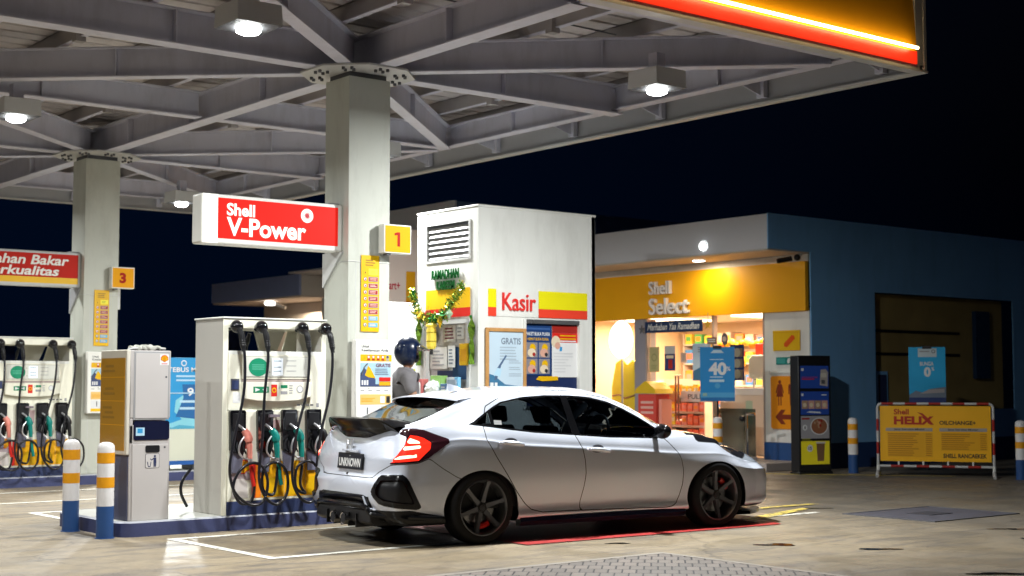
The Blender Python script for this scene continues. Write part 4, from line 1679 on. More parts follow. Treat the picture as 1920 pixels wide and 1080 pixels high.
b.text('Air', .66, .85, 2.90, 3.06, -.003, mat('crimson', (.55, .03, .06), .4), .03)
b.flat([(.66, 3.12), (.80, 3.24), (.79, 3.14)], -.003, DRED)
b.build('print', t, smooth=0)
# ================================================================== CAR
def pchip(xs, ys, x):
    xs=np.array(xs,float); ys=np.array(ys,float); x=np.asarray(x,float)
    h=np.diff(xs); d=np.diff(ys)/h; m=np.zeros(len(xs)); m[0]=d[0]; m[-1]=d[-1]
    for i in range(1,len(xs)-1):
        if d[i-1]*d[i]>0:
            w1=2*h[i]+h[i-1]; w2=h[i]+2*h[i-1]; m[i]=(w1+w2)/(w1/d[i-1]+w2/d[i])
    i=np.clip(np.searchsorted(xs,x)-1,0,len(xs)-2); t=(x-xs[i])/h[i]
    return (2*t**3-3*t**2+1)*ys[i]+(t**3-2*t**2+t)*h[i]*m[i]+(-2*t**3+3*t**2)*ys[i+1]+(t**3-t**2)*h[i]*m[i+1]
CX_ =[-.62,-.45,-.2,  0,  .35, .8, 1.3, 1.8, 2.1, 2.4, 2.7, 3.0, 3.25]
TB=dict(
 ym =[.835,.865,.888,.895,.885,.88,.88,.88,.885,.895,.90,.88,.81],
 zsh=[.86,.895,.915,.905,.86,.83,.80,.77,.745,.73,.72,.68,.62],
 ysh=[.79,.835,.865,.874,.874,.872,.872,.872,.874,.878,.875,.835,.74],
 zbt=[.985,1.015,1.03,1.02,.985,.935,.90,.875,.875,.885,.855,.79,.71],
 ybt=[.725,.765,.79,.80,.81,.82,.825,.825,.82,.80,.785,.74,.65],
 zr =[1.03,1.085,1.175,1.24,1.305,1.33,1.315,1.15,.975,.915,.885,.835,.755],
 yr =[.62,.635,.64,.635,.625,.62,.625,.68,.745,.68,.66,.62,.54],
 zt =[1.045,1.105,1.205,1.265,1.335,1.37,1.36,1.27,1.14,.965,.93,.88,.80])
XR=([.1,.17,.25,.40,.54,.585,.62,.75,.90,1.0,1.06,1.3],[-.76,-.82,-.88,-.915,-.91,-.875,-.855,-.845,-.80,-.765,-.74,-.70])
XF=([.1,.17,.25,.45,.55,.65,.72,.80,1.],[3.58,3.62,3.65,3.66,3.63,3.55,3.46,3.38,3.35])
def section(x):
    """control polygon of the half section, bottom centre to top centre"""
    g={k:pchip(CX_,v,x) for k,v in TB.items()}
    ym,zsh,ysh,zbt,ybt,zr,yr,zt=(g[k] for k in ('ym','zsh','ysh','zbt','ybt','zr','yr','zt'))
    o=0*x
    tuck=np.interp(x,[-.3,.5,1.9,2.3],[0,.022,.03,0])
    pts=[(o,.17+o),(.70+o,.17+o),(ym-.03,.185+o),(ym-.004,.215+o),(ym-.004,.245+o),(ym-.012-tuck,.285+o),(ym-.006-tuck*.6,.40+o),
         (ym+.002,.56+o),(ym,zsh-.09),(ysh+.004,zsh-.022),(ysh+.001,zsh-.004),(ysh-.012,zsh+.012),
         ((ysh*.45+ybt*.55)+.004,(zsh+zbt)/2),(ybt,zbt-.004),(ybt-.018,zbt+.02),(yr+.055,zr-.065),(yr+.018,zr-.014),(yr-.03,zr+.012),
         (yr*.72,zr+(zt-zr)*.62+.004),(yr*.36,zr+(zt-zr)*.93+.004),(o,zt)]
    return np.array([np.stack(p,-1) for p in pts])   # K,n,2
def chaikin(P,n=2):
    for _ in range(n):
        a=P[:-1]*.75+P[1:]*.25; b=P[:-1]*.25+P[1:]*.75
        Q=np.empty((2*len(a),)+P.shape[1:]); Q[0::2]=a; Q[1::2]=b
        P=np.concatenate([P[:1],Q,P[-1:]])
    return P
def sstep(a,b,x):
    t=np.clip((x-a)/(b-a),0,1); return t*t*(3-2*t)
def shell(dx=.025, ncap=14):
    xs=np.linspace(-.62,3.25,int(round(3.87/dx))+1)
    S=chaikin(section(xs),2)          # K,n,2
    K=S.shape[0]
    full=np.concatenate([S,(S*np.array([-1,1]))[::-1][1:-1]])  # ring, left half first (y>0) then right
    M=full.shape[0]; n=len(xs)
    y=full[:,:,0].T; z=full[:,:,1].T; x=np.repeat(xs[:,None],M,1)
    wr=1-sstep(-.62,.1,x); wf=sstep(2.7,3.25,x)
    x=x+wr*(np.interp(z,*XR)+.20+.62)+wf*(np.interp(z,*XF)-.36-3.25)
    V=[np.stack([x,y,z],-1)]
    # end caps: shrink the end ring, superellipse depth
    def cap(ring,xf,c,zc,nn=3.2):
        out=[]
        for t in np.cos(np.linspace(0,np.pi/2,ncap+1))[1:]:
            t=max(t,.02)
            yy=ring[:,1]*t; zz=zc+(ring[:,2]-zc)*t
            g=1-(1-t**nn)**(1/nn)
            xx=np.interp(zz,*xf)+c*g
            out.append(np.stack([xx,yy,zz],-1))
        return out
    rc=cap(V[0][0],XR,.20,.60); fc=cap(V[0][-1],XF,-.36,.45,2.6)
    G=np.concatenate([np.array(rc[::-1]),V[0],np.array(fc)])
    return G    # rows, M, 3
def tris(G):
    r,M,_=G.shape
    V=G.reshape(-1,3); F=[]
    i=np.arange(r-1)[:,None]*M+np.arange(M)[None]; j=np.arange(r-1)[:,None]*M+(np.arange(M)+1)[None]%M
    a,b,c,d=i.ravel(),j.ravel(),(j+M).ravel(),(i+M).ravel()
    F=np.concatenate([np.stack([a,b,c],1),np.stack([a,c,d],1)])
    # outward?
    e=V[F]; nrm=np.cross(e[:,1]-e[:,0],e[:,2]-e[:,0])
    N=np.zeros_like(V); 
    for k in range(3): np.add.at(N,F[:,k],nrm)
    N/=np.linalg.norm(N,axis=1,keepdims=True)+1e-12
    if (N*(V-np.array([1.3,0,.6]))).sum()<0: F=F[:,::-1]; N=-N
    return V,F,N
def sdist(px, pz, poly):
    """signed distance to a polygon, negative inside"""
    P = np.array(poly, float)
    Q = np.roll(P, -1, 0)
    d = np.full(px.shape, 1e9)
    ins = np.zeros(px.shape, bool)
    for (ax, az), (bx, bz) in zip(P, Q):
        ex, ez = bx - ax, bz - az
        t = np.clip(((px - ax) * ex + (pz - az) * ez) / (ex * ex + ez * ez + 1e-12), 0, 1)
        d = np.minimum(d, np.hypot(px - ax - t * ex, pz - az - t * ez))
        if bz != az:
            c = ((az > pz) != (bz > pz)) & (px < (bx - ax) * (pz - az) / (bz - az) + ax)
            ins ^= c
    return np.where(ins, -d, d)


class Skin:
    """triangle soup over shared vertices that can be cut along implicit curves"""
    def __init__(s, V, N):
        s.V = V
        s.N = N

    def cut(s, F, fn):
        """split faces along fn=0; returns (inside faces, outside faces)"""
        f = fn(s.V)
        f = np.where(np.abs(f) < 1e-7, 1e-7, f)
        neg = f[F] < 0
        k = neg.sum(1)
        ins, out = [F[k == 3]], [F[k == 0]]
        newV, newN, cache = [], [], {}
        base = len(s.V)

        def mid(a, b):
            key = (a, b) if a < b else (b, a)
            if key not in cache:
                t = f[a] / (f[a] - f[b])
                newV.append(s.V[a] + t * (s.V[b] - s.V[a]))
                n = s.N[a] + t * (s.N[b] - s.N[a])
                newN.append(n / (np.linalg.norm(n) + 1e-12))
                cache[key] = base + len(newV) - 1
            return cache[key]
        I, O = [], []
        for tri in F[(k == 1) | (k == 2)]:
            tri = list(tri)
            sg = [f[i] < 0 for i in tri]
            lone = sg.index(True) if sum(sg) == 1 else sg.index(False)
            a, b, c = tri[lone], tri[(lone + 1) % 3], tri[(lone + 2) % 3]
            ab, ac = mid(a, b), mid(a, c)
            one, two = (I, O) if f[a] < 0 else (O, I)
            one.append((a, ab, ac))
            two.append((ab, b, c))
            two.append((ab, c, ac))
        if newV:
            s.V = np.concatenate([s.V, np.array(newV)])
            s.N = np.concatenate([s.N, np.array(newN)])
        if I:
            ins.append(np.array(I))
        if O:
            out.append(np.array(O))
        return np.concatenate(ins).astype(int), np.concatenate(out).astype(int)

    def cut_gap(s, F, fn, w):
        a, o = s.cut(F, lambda v: fn(v) + w)
        g, o = s.cut(o, lambda v: fn(v) - w)
        return a, g, o

    def build(s, name, F, m, parent, off=0.0):
        if len(F) == 0:
            return None
        u, inv = np.unique(F, return_inverse=True)
        inv = inv.reshape(F.shape)
        V = s.V[u] + s.N[u] * off
        me = bpy.data.meshes.new(name)
        me.from_pydata(V.tolist(), [], inv.tolist())
        me.materials.append(m)
        me.polygons.foreach_set('use_smooth', [True] * len(me.polygons))
        me.normals_split_custom_set_from_vertices(s.N[u].tolist())
        me.update()
        o = bpy.data.objects.new(name, me)
        COL.objects.link(o)
        o.parent = parent
        return o


def sidepoly(p):
    return lambda v: sdist(v[:, 0], v[:, 2], p)


def qpoly(p):           # round the tail corner: q = x + |y|
    return lambda v: np.maximum(sdist(v[:, 0] + np.abs(v[:, 1]), v[:, 2], p), v[:, 0] + .12)


def toppoly(p, zmin):
    return lambda v: np.maximum(sdist(v[:, 0], np.abs(v[:, 1]), p), zmin - v[:, 2])


def half(F, S, right):
    c = S.V[F][:, :, 1].mean(1)
    return F[(c < 0) == right]


CAR_LOC, CAR_ROT = (7.73, 10.91, 0), math.radians(-4.92)
CARBLK = mat('car gloss black', (0.006, 0.006, 0.007), 0.16, spec=.25)
SILVER = mat('silver car paint', (0.71, 0.75, 0.86), 0.34, metal=0.35, coat=1.0, var=0.02, vscale=2)
TINT = glass('tinted car glass', (0.24, 0.28, 0.31), 0.28, 0.02)
RTINT = glass('rear screen glass', (0.16, 0.15, 0.15), 0.25, 0.04)
GAP = mat('panel gap', (0.01, 0.01, 0.012), 0.7)
DARKIN = mat('car interior', (0.02, 0.02, 0.022), 0.7)
car = thing('hatchback_car', 'silver five-door hatchback with black spoiler and lit tail lamp beside the pump', 'car', CAR_LOC, CAR_ROT)

V0, F0, N0 = tris(shell(0.028, 13))
S = Skin(V0, N0)
F = F0
# wheel openings
for cx in (0.0, 2.705):
    _, F = S.cut(F, lambda v: np.maximum(np.hypot((v[:, 0] - cx) / .385, (v[:, 2] - .305) / .335) * .35 - .35, .56 - np.abs(v[:, 1])))
# dark underside
fn = np.cross(S.V[F[:, 1]] - S.V[F[:, 0]], S.V[F[:, 2]] - S.V[F[:, 0]])
fn /= np.linalg.norm(fn, axis=1, keepdims=True) + 1e-12
und = (fn[:, 2] < -.75) & (S.V[F][:, :, 2].max(1) < .24)
S.build('underbody', F[und], BLACK, car)
F = F[~und]
# glass
DLO = [(-.105, 1.036), (-.02, 1.062), (.06, 1.105), (.22, 1.19), (.31, 1.23), (.55, 1.272), (.81, 1.288), (1.11, 1.284), (1.31, 1.268),
       (1.51, 1.225), (1.68, 1.16), (1.85, 1.075), (2.02, .975), (2.045, .93), (2.03, .872), (1.45, .892), (1.08, .918), (.59, .952), (.34, .98), (.13, 1.008), (-.02, 1.024)]
dlo, F = S.cut(F, sidepoly(DLO))
rub, dlo = S.cut(dlo, lambda v: -(sdist(v[:, 0], v[:, 2], DLO) + .016))       # black surround
bp, dlo = S.cut(dlo, sidepoly([(.965, 1.4), (1.03, 1.4), (1.125, .8), (1.03, .8)]))
dv, dlo = S.cut(dlo, sidepoly([(.165, 1.4), (.195, 1.4), (.165, .8), (.125, .8)]))
xc = S.V[dlo][:, :, 0].mean(1)
for right in (True, False):
    for nm, sel in (('quarter_window', xc < .15), ('rear_door_window', (xc >= .15) & (xc < 1.04)), ('front_door_window', xc >= 1.04)):
        S.build(nm, half(dlo[sel], S, right), TINT, car, -.004)
    S.build('window_trim', half(np.concatenate([rub, bp, dv]), S, right), CARBLK, car, .0)
rg, F = S.cut(F, toppoly([(-.66, -1), (-.64, .50), (-.54, .555), (-.15, .575), (-.02, .545), (-.02, -1)], 1.0))
S.build('rear_window', rg, RTINT, car, -.003)
ws, F = S.cut(F, toppoly([(1.60, -1), (1.60, .45), (1.66, .55), (2.06, .68), (2.2, .655), (2.34, .5), (2.40, -1)], .9))
S.build('windscreen', ws, TINT, car, -.003)
hd, hg, F = S.cut_gap(F, lambda v: np.minimum(sidepoly([(2.47, 1.2), (2.47, .95), (2.50, .835), (2.75, .815), (2.95, .79), (3.12, .745), (3.3, .69), (3.3, 1.2)])(v), toppoly([(2.47, -1), (2.50, .58), (2.60, .76), (2.75, .80), (3.0, .785), (3.22, .70), (3.42, .5), (3.48, -1)], .55)(v)), .004)
S.build('bonnet', hd, mat('bonnet dark reflection', (0.01, 0.01, 0.012), 0.12, coat=.8), car)  # black stands in for dark sky mirrored in the silver paint
gaps = [hg]
# tail lamps
LAMP = [(-.15, .705), (-.03, .78), (.05, .87), (.055, .935), (-.06, .965), (-.05, .995), (.06, 1.005), (.22, .995), (.52, .915), (.535, .885), (.33, .76), (.22, .722)]
lm, F = S.cut(F, qpoly(LAMP))
LIT = [(.095, .955), (.24, .925), (.335, .885), (.335, .83), (.265, .775), (.22, .738), (-.12, .718), (-.02, .79), (.045, .87)]
lit, lm = S.cut(lm, qpoly(LIT))
bars = []
for poly in ([(.09, .925), (.20, .895), (.215, .878), (.06, .878)], [(.05, .852), (.225, .862), (.235, .838), (.02, .818)], [(-.03, .772), (.20, .795), (.20, .765), (-.07, .742)]):
    bb, lit = S.cut(lit, qpoly(poly))
    bars.append(bb)
LRED = mat('tail lamp red', (0.5, 0.01, 0.005), 0.2, emit=(1, .03, .012), es=1.1)
LBAR = mat('tail lamp bar', (1, .5, .4), 0.2, emit=(1, .30, .20), es=5.0)
for right in (True, False):
    o = S.build('tail_lamp', half(lm, S, right), mat('smoked lens', (0.03, 0.008, 0.012), 0.06, coat=.8), car, .004)
    if o:
        l2 = S.build('lamp_lens', half(lit, S, right), LRED, o, .006)
        for bb in bars:
            S.build('light_bar', half(bb, S, right), LBAR, o, .008)
# head lamps (wrap round the nose)
hl, F = S.cut(F, lambda v: np.maximum(sdist(v[:, 0] - np.abs(v[:, 1]) * .5, v[:, 2], [(2.62, .68), (2.95, .72), (3.4, .70), (3.4, .60), (2.98, .60)]), np.maximum(2.8 - v[:, 0], .3 - np.abs(v[:, 1]))))
for right in (True, False):
    S.build('head_lamp', half(hl, S, right), mat('head lamp lens', (0.2, 0.22, 0.25), 0.08, coat=.8), car)
# rear bumper, vents, black diffuser
BUMP = [(-1.4, .58), (-.40, .58), (-.31, .63), (-.11, .70), (.22, .717), (.335, .755), (.47, .67), (.63, .585), (.95, .5), (.95, 0), (-1.4, 0)]
bu, bg, F = S.cut_gap(F, qpoly(BUMP), .0035)
gaps.append(bg)
HEX = [(-.27, .612), (.065, .622), (.12, .585), (.255, .34), (.21, .322), (-.25, .362), (-.41, .455)]
vn, bu = S.cut(bu, qpoly(HEX))
vin, vn = S.cut(vn, lambda v: sdist(v[:, 0] + np.abs(v[:, 1]), v[:, 2], HEX) + .045)
DIF = [(-1.4, .435), (-.44, .435), (-.385, .315), (.14, .318), (.47, .262), (.80, .20), (.80, 0), (-1.4, 0)]
df, bu = S.cut(bu, qpoly(DIF))
S.build('rear_bumper', bu, SILVER, car)
S.build('rear_diffuser', df, CARBLK, car, .004)
for right in (True, False):
    o = S.build('bumper_vent', half(vn, S, right), CARBLK, car, .004)
    S.build('vent_mesh', half(vin, S, right), BLACK, o, -.02)
# doors
FD = [(1.045, .905), (1.085, .81), (1.112, .69), (1.12, .57), (1.103, .45), (1.073, .33), (1.06, .245), (2.06, .225), (2.14, .235), (2.19, .265), (2.225, .33), (2.262, .44), (2.27, .56),
      (2.25, .68), (2.21, .75), (2.12, .845), (2.05, .90), (2.05, 1.0), (1.85, 1.12), (1.51, 1.26), (1.11, 1.325), (.99, 1.33)]
RD = [(.055, 1.01), (.05, .90), (.14, .75), (.25, .60), (.355, .45), (.455, .335), (.53, .275), (.64, .248), (1.06, .245), (1.073, .33), (1.103, .45), (1.12, .57), (1.112, .69),
      (1.085, .81), (1.045, .905), (.99, 1.33), (.55, 1.318), (.31, 1.27), (.14, 1.19)]
fd, fg, F = S.cut_gap(F, sidepoly(FD), .0042)
rd, rgp, F = S.cut_gap(F, sidepoly(RD), .0042)
gaps += [fg, rgp]
for right in (True, False):
    for nm, ff in (('front_door', fd), ('rear_door', rd)):
        d_ = S.build(nm, half(ff, S, right), SILVER, car)
        hx_, hz_ = ((1.26, .785), (.305, .865))[nm == 'rear_door']
        sg = -1 if right else 1
        b = MB()
        near = S.V[np.argmin((S.V[:, 0] - hx_) ** 2 + (S.V[:, 2] - hz_) ** 2 + (S.V[:, 1] * sg < 0) * 9)]
        ys = abs(near[1])
        P = [(hx_ - .125, sg * (ys + .004), hz_ + .010), (hx_ - .10, sg * (ys + .030), hz_ + .012), (hx_, sg * (ys + .042), hz_ + .004), (hx_ + .10, sg * (ys + .030), hz_ - .010), (hx_ + .125, sg * (ys + .004), hz_ - .012)]
        b.tube(P, [.010, .018, .020, .018, .010], SILVER, n=10, sub=5)
        b.build('handle', d_)
        b = MB()
        pts = [(hx_ - .01 + .075 * math.cos(2 * PI * i / 18), sg * (ys + .0035), hz_ + .012 + .038 * math.sin(2 * PI * i / 18)) for i in range(18)]
        b.poly(pts, mat('handle cup', (0.16, 0.16, 0.17), .4))
        b.build('handle_recess', d_, smooth=0)
S.build('panel_gap', np.concatenate(gaps), GAP, car, -.002)
S.build('body', F, SILVER, car)


def ysurf(x, z):
    return -abs(V0[np.argmin((V0[:, 0] - x) ** 2 + (V0[:, 2] - z) ** 2 + (V0[:, 1] > 0) * 9)][1])


# inner tub, seats
b = MB()
b.box(-.55, 2.2, -.76, .76, .22, .30, DARKIN)
b.box(-.50, -.42, -.6, .6, .3, .95, DARKIN)
b.box(1.75, 2.15, -.70, .70, .3, .86, DARKIN)
b.box(2.2, 2.25, -.70, .70, .25, .80, DARKIN)
for s in (-1, 1):
    b.box(-.3, 2.1, s * .80 - .01, s * .80 + .01, .3, .86, DARKIN)
b.build('interior_tub', car, smooth=0)
for x, y in ((1.05, -.37), (1.05, .37), (.28, -.37), (.28, .37)):
    b = MB()
    b.prism([(x, .35), (x + .5, .38), (x + .5, .52), (x + .1, .5), (x - .04, 1.0), (x - .14, 1.0), (x - .06, .4)], y - .24, y + .24, DARKIN)
    b.prism([(x - .08, 1.02), (x - .03, 1.02), (x - .05, 1.18), (x - .15, 1.18)], y - .12, y + .12, DARKIN)
    b.build('seat', car, bevel=.03)
b = MB()
b.tube([(1.62 + .05 * math.cos(t), -.37 + .18 * math.sin(t), .92 + .17 * math.cos(t)) for t in [2 * PI * i / 24 for i in range(24)]], .014, BLACK, n=8, closed=True)
b.build('steering_wheel', car)

# wheels
TYRE = mat('tyre rubber', (0.009, 0.009, 0.010), 0.7, spec=.2)
RIM = mat('rim gunmetal', (0.12, 0.125, 0.14), 0.32, metal=.7)
RIMD = mat('rim barrel', (0.015, 0.015, 0.017), 0.3, metal=.3)


def wheel(x, y, rz):
    w = bpy.data.objects.new('wheel', None)
    COL.objects.link(w)
    w.parent = car
    w.location = (x, y, .318)
    w.rotation_euler = (0, 0, rz)
    w.empty_display_size = .1
    b = MB()
    b.lathe([(.236, -.112), (.250, -.118), (.285, -.120), (.303, -.112), (.316, -.092), (.319, -.05), (.319, .05), (.316, .092), (.303, .112), (.25, .118), (.236, .112)], TYRE, n=56, axis='y', caps=False)
    b.build('tyre', w, smooth=50)
    b = MB()
    b.lathe([(.245, -.112), (.243, -.118), (.237, -.120), (.230, -.112), (.222, -.095), (.212, -.02), (.21, .10)], RIM, n=56, axis='y', caps=False)
    b.lathe([(.211, .02), (.0001, .03)], RIMD, n=40, axis='y', caps=False)
    for k in range(6):
        a = 2 * PI * k / 6 + .26 + (x > 1) * .35
        c, s_ = math.cos(a), math.sin(a)
        vs = []
        for r_, hw, y0, y1 in ((.045, .030, -.085, -.05), (.12, .0255, -.088, -.06), (.19, .022, -.098, -.07), (.233, .030, -.108, -.075)):
            for q, yy, kk in ((-1, y0, .7), (1, y0, .7), (1, y1, 1), (-1, y1, 1)):
                vs.append((r_ * c - q * hw * kk * s_, yy, r_ * s_ + q * hw * kk * c))
        fs = []
        for i in range(3):
            for j in range(4):
                fs.append((i * 4 + j, i * 4 + (j + 1) % 4, i * 4 + 4 + (j + 1) % 4, i * 4 + 4 + j))
        b.add(vs, fs, RIM)
    b.lathe([(.0001, -.094), (.028, -.093), (.032, -.088), (.034, -.078), (.062, -.075), (.068, -.06), (.07, -.03)], mat('hub centre', (0.05, 0.05, 0.055), .35, metal=.6), n=30, axis='y', caps=False)
    for k in range(5):
        a = 2 * PI * k / 5
        b.cyl((.048 * math.cos(a), -.084, .048 * math.sin(a)), (.048 * math.cos(a), -.07, .048 * math.sin(a)), .008, RIMD, n=8)
    b.build('rim', w, smooth=30)
    b = MB()
    b.lathe([(.165, -.015), (.165, .01), (.07, .01)], mat('brake disc', (0.25, 0.25, 0.26), .3, metal=.9), n=40, axis='y', caps=False)
    b.lathe([(.165, -.015), (.07, -.015)], mat('brake disc', (0.25, 0.25, 0.26), .3, metal=.9), n=40, axis='y', caps=False)
    b.build('brake_disc', w)
    b = MB()
    a0 = -1.75 if x < 1 else .3
    P = [(.165 * math.cos(a0 + .15 * i), -.03, .165 * math.sin(a0 + .15 * i)) for i in range(6)]
    b.tube(P, .030, mat('red caliper', (0.55, 0.02, 0.015), .3, coat=.5), n=8)
    b.build('brake_caliper', w)


for x in (0.0, 2.705):
    for s in (-1, 1):
        wheel(x, s * .785, 0 if s < 0 else PI)
        b = MB()
        n = 16
        vs = []
        for i in range(n + 1):
            a = PI * (-.10 + 1.2 * i / n)
            for yy in (s * .50, s * .862):
                vs.append((x + .392 * math.cos(a), yy, .305 + .345 * math.sin(a)))
        b.add(vs, [(2 * i, 2 * i + 1, 2 * i + 3, 2 * i + 2) for i in range(n)], BLACK)
        b.box(x - .38, x + .38, s * .5 - .005, s * .5 + .005, .18, .64, BLACK)
        b.build('wheel_liner', car, smooth=40)


def sweep(name, secs, m, off=0.0, smooth=40, bevel=0):
    """secs: list of (y, [(x, z)...]) sections joined across the car"""
    b = MB()
    n = len(secs[0][1])
    vs = [(x, y, z) for y, s in secs for x, z in s]
    fs = [tuple(range(n)), tuple(reversed(range((len(secs) - 1) * n, len(secs) * n)))]
    for i in range(len(secs) - 1):
        for j in range(n):
            fs.append((i * n + j, (i + 1) * n + j, (i + 1) * n + (j + 1) % n, i * n + (j + 1) % n))
    b.add(vs, fs, m)
    return b.build(name, car, smooth=smooth, bevel=bevel)


# duck-tail spoiler
secs = []
for i in range(17):
    y = -.62 + 1.24 * i / 16
    k = abs(y) / .62
    dx = .15 * k ** 3
    drop = .075 * max(0, (k - .72) / .28) ** 1.6
    h = 1 - .35 * max(0, (k - .8) / .2)
    secs.append((y, [(-.50 + dx * .6, 1.055 - drop), (-.66 + dx, 1.082 - drop), (-.83 + dx, 1.098 - drop), (-.885 + dx, 1.088 - drop), (-.88 + dx, 1.070 - drop),
                     (-.80 + dx, 1.0 - drop * .8), (-.775 + dx, .945 - drop * .1 + (1 - h) * .06), (-.775 + dx, .915 + (1 - h) * .08), (-.70 + dx, .91 + (1 - h) * .08), (-.55 + dx, .98)]))
sweep('tail_spoiler', secs, CARBLK, smooth=35)
b = MB()
# roof-edge spoiler, silver top with black underside
secs, sec2 = [], []
for i in range(13):
    y = -.60 + 1.2 * i / 12
    k = abs(y) / .6
    dx = .07 * k ** 2.5
    dz = -.035 * k ** 2.2
    secs.append((y, [(.16 + dx, 1.306 + dz), (-.02 + dx, 1.300 + dz), (-.155 + dx, 1.283 + dz), (-.16 + dx, 1.272 + dz), (.0 + dx, 1.27 + dz)]))
    sec2.append((y, [(.02 + dx, 1.2695 + dz), (-.15 + dx, 1.2705 + dz), (-.11 + dx, 1.245 + dz), (.03 + dx, 1.24 + dz)]))
sweep('roof_spoiler', secs, SILVER, smooth=35)
sweep('spoiler_underside', sec2, CARBLK, smooth=35)
# shark-fin aerial
b = MB()
for k, (w, dz) in enumerate(((.045, 0), (.03, .03), (.008, .06))):
    pass
prof = [(.36, 1.335, .03), (.30, 1.352, .035), (.24, 1.375, .03), (.19, 1.392, .018), (.17, 1.392, .012), (.16, 1.33, .03)]
vs = []
for x, z, w in prof:
    vs += [(x, -w, 1.325), (x, -w * .35, z), (x, w * .35, z), (x, w, 1.325)]
fs = []
for i in range(len(prof) - 1):
    for j in range(3):
        fs.append((4 * i + j, 4 * i + j + 1, 4 * i + 5 + j, 4 * i + 4 + j))
fs += [(0, 1, 2, 3), (20, 23, 22, 21)]
b.add(vs, fs, SILVER)
b.build('roof_aerial', car, smooth=50)
# mirrors
for s in (-1, 1):
    b = MB()
    b.ball((0, 0, 0), 1, CARBLK, 10)
    b.v = [(1.955 + .075 * x * (1 if x > 0 else .55), s * .955 + .105 * y, .945 + .072 * z) for x, y, z in b.v]
    b.build('door_mirror', car)
    b = MB()
    b.bar((1.98, s * .80, .885), (1.965, s * .90, .92), .06, .03, CARBLK)
    b.build('mirror_stalk', car, bevel=.008)
# side skirts, front splitter, rear lip
for s in (-1, 1):
    b = MB()
    vs = []
    X = np.linspace(.40, 2.30, 20)
    for x in X:
        f_ = .5 - .5 * math.cos(2 * PI * (x - .40) / 1.9)
        y0 = .868 + .012 * f_
        vs += [(x, s * .80, .20), (x, s * (y0 + .004), .212), (x, s * (y0 + .016), .175), (x, s * (y0 - .01), .135), (x, s * .80, .135)]
    fs = []
    for i in range(19):
        for j in range(5):
            fs.append((5 * i + j, 5 * i + (j + 1) % 5, 5 * i + 5 + (j + 1) % 5, 5 * i + 5 + j))
    fs += [(0, 1, 2, 3, 4), (99, 98, 97, 96, 95)]
    b.add(vs, fs, mat('skirt dark reflection', (0.012, 0.016, 0.035), 0.15, coat=.6))  # blue-black colour imitates the dark reflection under the sill
    b.build('side_skirt', car, smooth=40)
b = MB()
P = []
for i in range(21):
    t = -1 + 2 * i / 20
    y = .86 * t
    x = 3.70 - .55 * abs(t) ** 3
    P.append((x, y))
vs = [(x, y, .105) for x, y in P] + [(x, y, .135) for x, y in P] + [(x - .35, y * .9, .105) for x, y in P] + [(x - .35, y * .9, .17) for x, y in P]
n = 21
fs = []
for i in range(n - 1):
    fs += [(i, i + 1, n + i + 1, n + i), (n + i, n + i + 1, 3 * n + i + 1, 3 * n + i), (2 * n + i, 2 * n + i + 1, i + 1, i)]
b.add(vs, fs, CARBLK)
b.build('front_splitter', car, smooth=40)
b = MB()
P = [(-.42, -.885, .245), (-.58, -.865, .255), (-.72, -.80, .265), (-.82, -.68, .27), (-.89, -.52, .275), (-.92, -.44, .335), (-.945, -.2, .345), (-.95, 0, .345)]
P = P + [(x, -y, z) for x, y, z in P[-2::-1]]
b.tube(P, .024, CARBLK, n=8, sub=4)
b.build('rear_lip', car)
b = MB()
for s in (-1, 1):
    P = [(-.918, s * .40, .425), (-.905, s * .455, .335), (-.88, s * .52, .315), (-.80, s * .70, .315), (-.70, s * .815, .318)]
    if s < 0:
        b.tube(P, .009, SILVER, n=6, sub=3)
b.build('bumper_highlight', car)  # added silver tube, imitates the highlight along the bumper step
b = MB()
b.prism([(-.91, .20), (-.91, .31), (-.86, .34), (-.5, .34), (-.5, .17), (-.86, .17)], -.52, .52, BLACK)
b.build('rear_valance', car, bevel=.01)
b = MB()
for k in range(-2, 3):
    b.box(-.925, -.70, k * .14 - .006, k * .14 + .006, .15, .27, BLACK)
b.build('diffuser_fin', car, smooth=0)
for y in (.10, -.10):
    b = MB()
    b.lathe([(.045, -.0), (.05, -.004), (.05, .16)], CHROME, (0, 0, 0), 24, 'x')
    b.lathe([(.044, -.001), (.040, .06), (.0001, .07)], BLACK, (0, 0, 0), 24, 'x')
    b.v = [(x - .955, yy + y, z + .215) for x, yy, z in b.v]
    b.build('exhaust_tip', car)
# number plate and emblem on the tailgate (local frame facing -x)


def tail_frame(b, x0, z0, lean):
    b.v = [(x0 + (z - z0) * lean + y, -x, z) for x, y, z in b.v]


b = MB()
b.box(-.185, .29, -.012, 0, .64, .78, BLACK)
tail_frame(b, -.862, .64, .10)
pl = b.build('number_plate', car, bevel=.004)
b = MB()
b.rect(-.178, .283, .647, .773, -.0135, mat('plate navy black', (0.01, 0.012, 0.02), .4))
b.text('UNKNOWN', -.15, .255, .662, .737, -.015, PAPER, .03)
b.disc(.05, .757, .006, -.015, LGREY, n=10)
tail_frame(b, -.862, .64, .10)
b.build('lettering', pl, smooth=0)
b = MB()
b.box(-.10, .20, -.03, 0, .790, .812, SILVER)
b.box(-.02, .05, -.034, -.0301, .792, .800, CHROME)
tail_frame(b, -.855, .64, .10)
b.build('plate_lamp_bar', car, bevel=.006)
b = MB()
pts = [(-.055, .90), (.055, .90), (.063, .89), (.044, .815), (.034, .807), (-.034, .807), (-.044, .815), (-.063, .89)]
b.tube([(x, -.014, z) for x, z in pts], .0055, CHROME, n=6, closed=True)
for s in (-1, 1):
    b.tube([(s * .040, -.014, .893), (s * .026, -.014, .86), (s * .024, -.014, .845), (s * .030, -.014, .815)], .007, CHROME, n=6, sub=3)
b.tube([(-.026, -.014, .856), (.026, -.014, .856)], .007, CHROME, n=6)
b.mats = [ALU]
